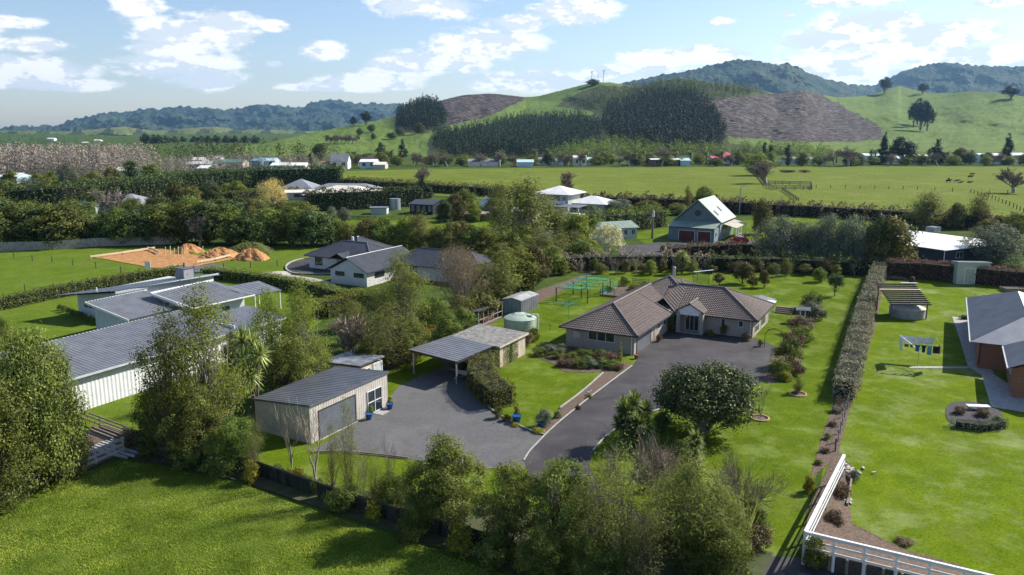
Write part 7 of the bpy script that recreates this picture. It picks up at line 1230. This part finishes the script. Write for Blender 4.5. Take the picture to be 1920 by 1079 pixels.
for (x, yb, w, h, rc, wc, l, kw) in [(228, 332, 42, 3, 'w', 'l', 'white-roofed building behind the left shelter belt', {}), (15, 345, 34, 3, 'w', 'l', 'white-roofed shed at the far left edge', {}), (372, 322, 44, 4, 'w', 'g', 'big white-roofed shed left of the teal roof', {}), (380, 327, 18, 3, 'w', 'g', 'small white-roofed shed in front of the big white shed', {}), (425, 318, 60, 4, 't', 'c', 'long shed with teal green roof', {}), (482, 319, 18, 5, 'b', 'b', 'blue walled shed right of the teal roof', {}), (500, 318, 32, 5, 'l', 'l', 'pale blue walled shed beside the blue shed', {}), (540, 321, 64, 3, 'w', 'c', 'long low white building right of the blue sheds', {}), (615, 318, 30, 3, 'o', 'c', 'long low building with orange roof', {}), (370, 309, 18, 3, 'w', 'w', 'small white building above the big white shed', {}), (405, 306, 10, 3, 'w', 'w', 'tiny white building above the teal roof', {}),
    (636, 318, 32, 4.6, 'g', 'w', 'small white gable house at the left end of the far paddock', dict(ax='x', pitch=.8, Wd=10)), (690, 317, 30, 4, 'w', 'l', 'white-roofed house right of the small gable house', {}), (711, 318, 22, 2.6, 'c', 'y', 'cream low house beside the white-roofed house', {}), (895, 313, 34, 3, 'g', 'c', 'grey-roofed house under the leafless row', {}), (925, 313, 26, 3, 'g', 'c', 'second grey-roofed house under the leafless row', {}), (985, 314, 30, 3, 'l', 'l', 'pale blue-roofed house beyond the paddock', {}), (1020, 311, 20, 3.6, 'g', 'w', 'small grey gable house beyond the paddock', {}), (1047, 311, 20, 3, 'g', 'l', 'low grey house between palms', {}),
    (1088, 312, 24, 5, 'w', 'c', 'tall white-roofed house beyond the paddock', {}), (1105, 311, 18, 3.6, 'l', 'l', 'blue-grey house beside the tall white-roofed house', {}), (1190, 311, 18, 3, 'g', 'l', 'low house behind the palm pair', {}), (1248, 312, 54, 4, 'w', 'r', 'long brown hall with white roof beyond the paddock', dict(pitch=.08)), (1283, 312, 22, 3.4, 'l', 'l', 'pale blue cabin joined to the long brown hall', {}), (1343, 309, 16, 4, 'p', 'w', 'pink-roofed house, left one', {}), (1366, 309, 28, 5, 'p', 'w', 'larger pink-roofed house, right one', dict(hip_=True, pitch=.5)),
    (1500, 307, 50, 2.6, 'g', 'l', 'low grey-roofed building left of the wide leafless tree', {}), (1640, 303, 36, 4, 'w', 'l', 'white-roofed building left of the big spreading pine', {}), (1678, 306, 22, 3, 'w', 'l', 'small white-roofed building below the big spreading pine', {}), (1720, 306, 44, 4, 'w', 'l', 'white-roofed building right of the big spreading pine', {}), (1768, 306, 26, 3.4, 'w', 'w', 'white building behind the palms at right', {}), (1868, 306, 60, 5, 'w', 'l', 'large white-roofed building near the right edge', {}), (1910, 305, 30, 5, 'w', 'w', 'white-roofed building cut by the right edge', {})]:
    k = dict(Wd=12, pitch=.22, nwin=0 if h < 3.5 else 2); k.update(kw); far(x, yb, w, h, rc, wc, l, **k)
for i, (x, y, w) in enumerate([(95, 259, 11), (182, 262, 11), (158, 270, 9), (190, 279, 12), (280, 270, 20), (263, 271, 5), (545, 280, 6), (520, 277, 8)]):
    p = HL.at(x, y+3) if y > 262 else HL.at(x, y+6); D = math.hypot(p[0], p[1]); b = gable_house('farm_building', ['tiny white building on the dark left ridge', 'tiny pale house on the left ridge', 'tiny grey house on the low left ridge', 'tiny white house below the low ridge', 'white house under the distant pine row', 'small white shed left of the white house under the pines', 'tiny pale roof at the foot of the green slope', 'tiny pale building left of the green slope'][i], 'building', (p[0], p[1]), 0, w*D/FPX, 9, 4, .3, WHITE, WHITERF, None, 'flat', 0, .4, 1, 'x', False); b.e.location.z = p[2] - .5
# ------------------------------------------------------------------ near grass blades: too many to count
mb = MB(); n = 150000; poly = [(-150, 1050), (0, 968), (110, 915), (235, 866), (300, 874), (450, 912), (620, 968), (760, 1018), (880, 1058), (1000, 1098), (1000, 1140), (-150, 1140)]
W_ = [G(*p) for p in poly]; xs = R.uniform(min(p[0] for p in W_), max(p[0] for p in W_), n); ys = R.uniform(min(p[1] for p in W_), max(p[1] for p in W_), n); k = inpoly(xs, ys, W_); xs = xs[k]; ys = ys[k]; n = len(xs)
a = R.uniform(0, 2*pi, n); h = (.035 + .045*R.random(n)) * (1 + .7*fbm(xs/1.3, ys/1.3, 4, 3)); w = .035; z0 = np.full(n, .008); c, s = np.cos(a)*w, np.sin(a)*w; lx, ly = R.normal(0, .05, n), R.normal(0, .05, n)
V = np.stack([np.stack([xs-c, ys-s, z0], -1), np.stack([xs+c, ys+s, z0], -1), np.stack([xs+lx, ys+ly, z0+np.maximum(h, .02)], -1)], 1); mb.add(V.reshape(-1, 3), np.arange(n*3).reshape(n, 3), np.clip(.5+.5*fbm(xs/2, ys/2, 8, 3) + R.normal(0, .15, n), 0, 1))
tag(mb.obj('grass', LEAF('grass_blade', (.065, .10, .012), (.11, .155, .02), (.165, .2, .035), .4, .6, 0)), 'short green grass blades across the near paddock', 'grass', kind='stuff')
# ------------------------------------------------------------------ sky, sun, air, camera
SUN_AZ, SUN_EL = 63, 37
w = bpy.data.worlds.new('World'); sc.world = w; w.use_nodes = True; nt = w.node_tree; nt.nodes.clear()
out = N(nt, 'ShaderNodeOutputWorld'); bg = N(nt, 'ShaderNodeBackground'); nt.links.new(bg.outputs[0], out.inputs[0])
sk = N(nt, 'ShaderNodeTexSky'); sk.sky_type = 'NISHITA'; sk.sun_disc = False; sk.sun_elevation = rad(SUN_EL); sk.sun_rotation = rad(SUN_AZ); sk.air_density = 1.0; sk.dust_density = .6; sk.ozone_density = 1.5
bg.inputs[1].default_value = .09
tc = N(nt, 'ShaderNodeTexCoord'); sp = N(nt, 'ShaderNodeSeparateXYZ'); nt.links.new(tc.outputs['Generated'], sp.inputs[0])
def mth(op, a, b=None, c=None):
    m = N(nt, 'ShaderNodeMath', operation=op)
    for i, v in enumerate((a, b, c)):
        if v is None: continue
        if hasattr(v, 'is_linked'): nt.links.new(v, m.inputs[i])
        else: m.inputs[i].default_value = v
    return m.outputs[0]
az = mth('ARCTAN2', sp.outputs[0], sp.outputs[1]); el = mth('ARCSINE', sp.outputs[2]); cm = N(nt, 'ShaderNodeCombineXYZ'); nt.links.new(az, cm.inputs[0]); nt.links.new(el, cm.inputs[1]); V0 = cm.outputs[0]
def angs(px, py): a, b, c = ray(px, py); return math.atan2(a, b), math.atan2(c, math.hypot(a, b))
CL = [(262, 12, 52, 17), (345, 72, 105, 40), (425, 55, 60, 34), (300, 95, 60, 24), (330, 120, 110, 26), (385, 150, 80, 20), (515, 50, 30, 10), (612, 99, 52, 18), (515, 121, 17, 7), (40, 130, 110, 24), (100, 160, 120, 12), (50, 85, 70, 12), (20, 42, 50, 10), (800, 14, 115, 22), (780, 122, 100, 26), (690, 155, 110, 18), (860, 118, 70, 24), (910, 84, 120, 26), (965, 45, 55, 18), (1080, 20, 85, 26), (930, 160, 70, 12), (1010, 152, 120, 20), (1140, 136, 55, 13), (1230, 112, 70, 22), (1320, 103, 90, 18), (1355, 42, 27, 9), (1475, 28, 16, 6), (1600, 4, 85, 9), (1640, 52, 125, 34), (1560, 75, 105, 25), (1760, 68, 105, 28), (1560, 120, 110, 22), (1700, 95, 140, 24), (1640, 140, 110, 16), (1780, 105, 100, 20), (1900, 112, 70, 24), (1870, 5, 40, 8), (1540, 145, 120, 14), (1260, 140, 90, 12), (620, 165, 110, 9),
      (2150, 60, 160, 50), (2400, 120, 200, 40), (-200, 60, 160, 40), (-400, 130, 200, 30), (600, -160, 180, 60), (1300, -200, 220, 60), (1900, -150, 200, 70), (100, -220, 200, 70)]
mn = None
for (cx_, cy_, rx, ry) in CL:
    a0, e0 = angs(cx_, cy_); sx, sy = FPX / (rx * 1.02), FPX / (ry * 1.08)
    v = N(nt, 'ShaderNodeVectorMath', operation='MULTIPLY_ADD'); nt.links.new(V0, v.inputs[0]); v.inputs[1].default_value = (sx, sy, 0); v.inputs[2].default_value = (-a0*sx, -e0*sy, 0)
    l = N(nt, 'ShaderNodeVectorMath', operation='LENGTH'); nt.links.new(v.outputs[0], l.inputs[0]); mn = l.outputs['Value'] if mn is None else mth('SMOOTH_MIN', mn, l.outputs['Value'], .1)
def cn(scale, det, off=0.0, dist=0.0):
    mp = N(nt, 'ShaderNodeMapping'); mp.inputs['Scale'].default_value = (1, 2.3, 1); mp.inputs['Location'].default_value = (3.1, off, 0); nt.links.new(V0, mp.inputs[0])
    n = N(nt, 'ShaderNodeTexNoise'); n.inputs['Scale'].default_value = scale; n.inputs['Detail'].default_value = det; n.inputs['Roughness'].default_value = .62; n.inputs['Distortion'].default_value = dist; nt.links.new(mp.outputs[0], n.inputs['Vector']); return n.outputs[0]
na = cn(20, 12, 0, .05); nb = cn(20, 12, -.05, .05); nc = cn(5, 4)
body = mth('SUBTRACT', 1.02, mn); dens = mth('ADD', body, mth('MULTIPLY', mth('SUBTRACT', na, .5), 1.75))
mr = N(nt, 'ShaderNodeMapRange', interpolation_type='SMOOTHSTEP'); mr.inputs[1].default_value = .0; mr.inputs[2].default_value = .42; nt.links.new(dens, mr.inputs[0])
light = mth('ADD', mth('MULTIPLY', mth('SUBTRACT', na, nb), 7.0), mth('ADD', mth('MULTIPLY', nc, .9), .02)); cc = ramp(nt, light, [(.25, (5.6, 6.1, 6.8)), (.7, (8.2, 8.15, 8.1))])
for n_ in nt.nodes:
    pass
alpha = mth('MULTIPLY', mr.outputs[0], .95)
# pale haze whitening of the low sky comes from the air itself
hs = N(nt, 'ShaderNodeHueSaturation'); hs.inputs['Saturation'].default_value = 1.0; nt.links.new(mixc(nt, 1.0, sk.outputs[0], (.97, .98, 1.08), 'MULTIPLY'), hs.inputs['Color'])
fin = mixc(nt, alpha, hs.outputs[0], cc); nt.links.new(fin, bg.inputs[0])
sd = bpy.data.lights.new('Sun', 'SUN'); sd.energy = 5.0; sd.angle = rad(.53); sd.color = (1, .95, .87); so_ = bpy.data.objects.new('Sun', sd); COL.objects.link(so_)
so_.rotation_euler = Vector((sin(rad(SUN_AZ))*cos(rad(SUN_EL)), cos(rad(SUN_AZ))*cos(rad(SUN_EL)), sin(rad(SUN_EL)))).to_track_quat('Z', 'Y').to_euler()
HAZE_D = 0.000044
if HAZE_D:
    m, nt, out = nmat('air_haze'); pv = N(nt, 'ShaderNodeVolumePrincipled'); pv.inputs['Color'].default_value = (.36, .66, 1, 1); pv.inputs['Density'].default_value = HAZE_D; pv.inputs['Anisotropy'].default_value = .3; nt.links.new(pv.outputs[0], out.inputs['Volume'])
    hb = MB().box(-9300, 9300, -500, 9300, -90, 560).obj('haze', m); tag(hb, kind='stuff')
cd = bpy.data.cameras.new('Camera'); cam = bpy.data.objects.new('Camera', cd); COL.objects.link(cam); cam.location = (0, 0, CAMH); cam.rotation_euler = (pi/2 - TH, 0, 0)
cd.sensor_width = 36; cd.lens = 36 * FPX / 1920; cd.clip_end = 40000; cd.clip_start = .5; sc.camera = cam
sc.view_settings.view_transform = 'Standard'; sc.view_settings.look = 'None'; sc.view_settings.exposure = 0.72; sc.view_settings.gamma = 1.0
sc.render.engine = 'CYCLES'; cy = sc.cycles; cy.max_bounces = 5; cy.diffuse_bounces = 2; cy.glossy_bounces = 2; cy.transmission_bounces = 2; cy.transparent_max_bounces = 4; cy.volume_bounces = 0
cy.use_denoising = True
cy.use_adaptive_sampling = True; cy.adaptive_threshold = .02; cy.sample_clamp_indirect = 6
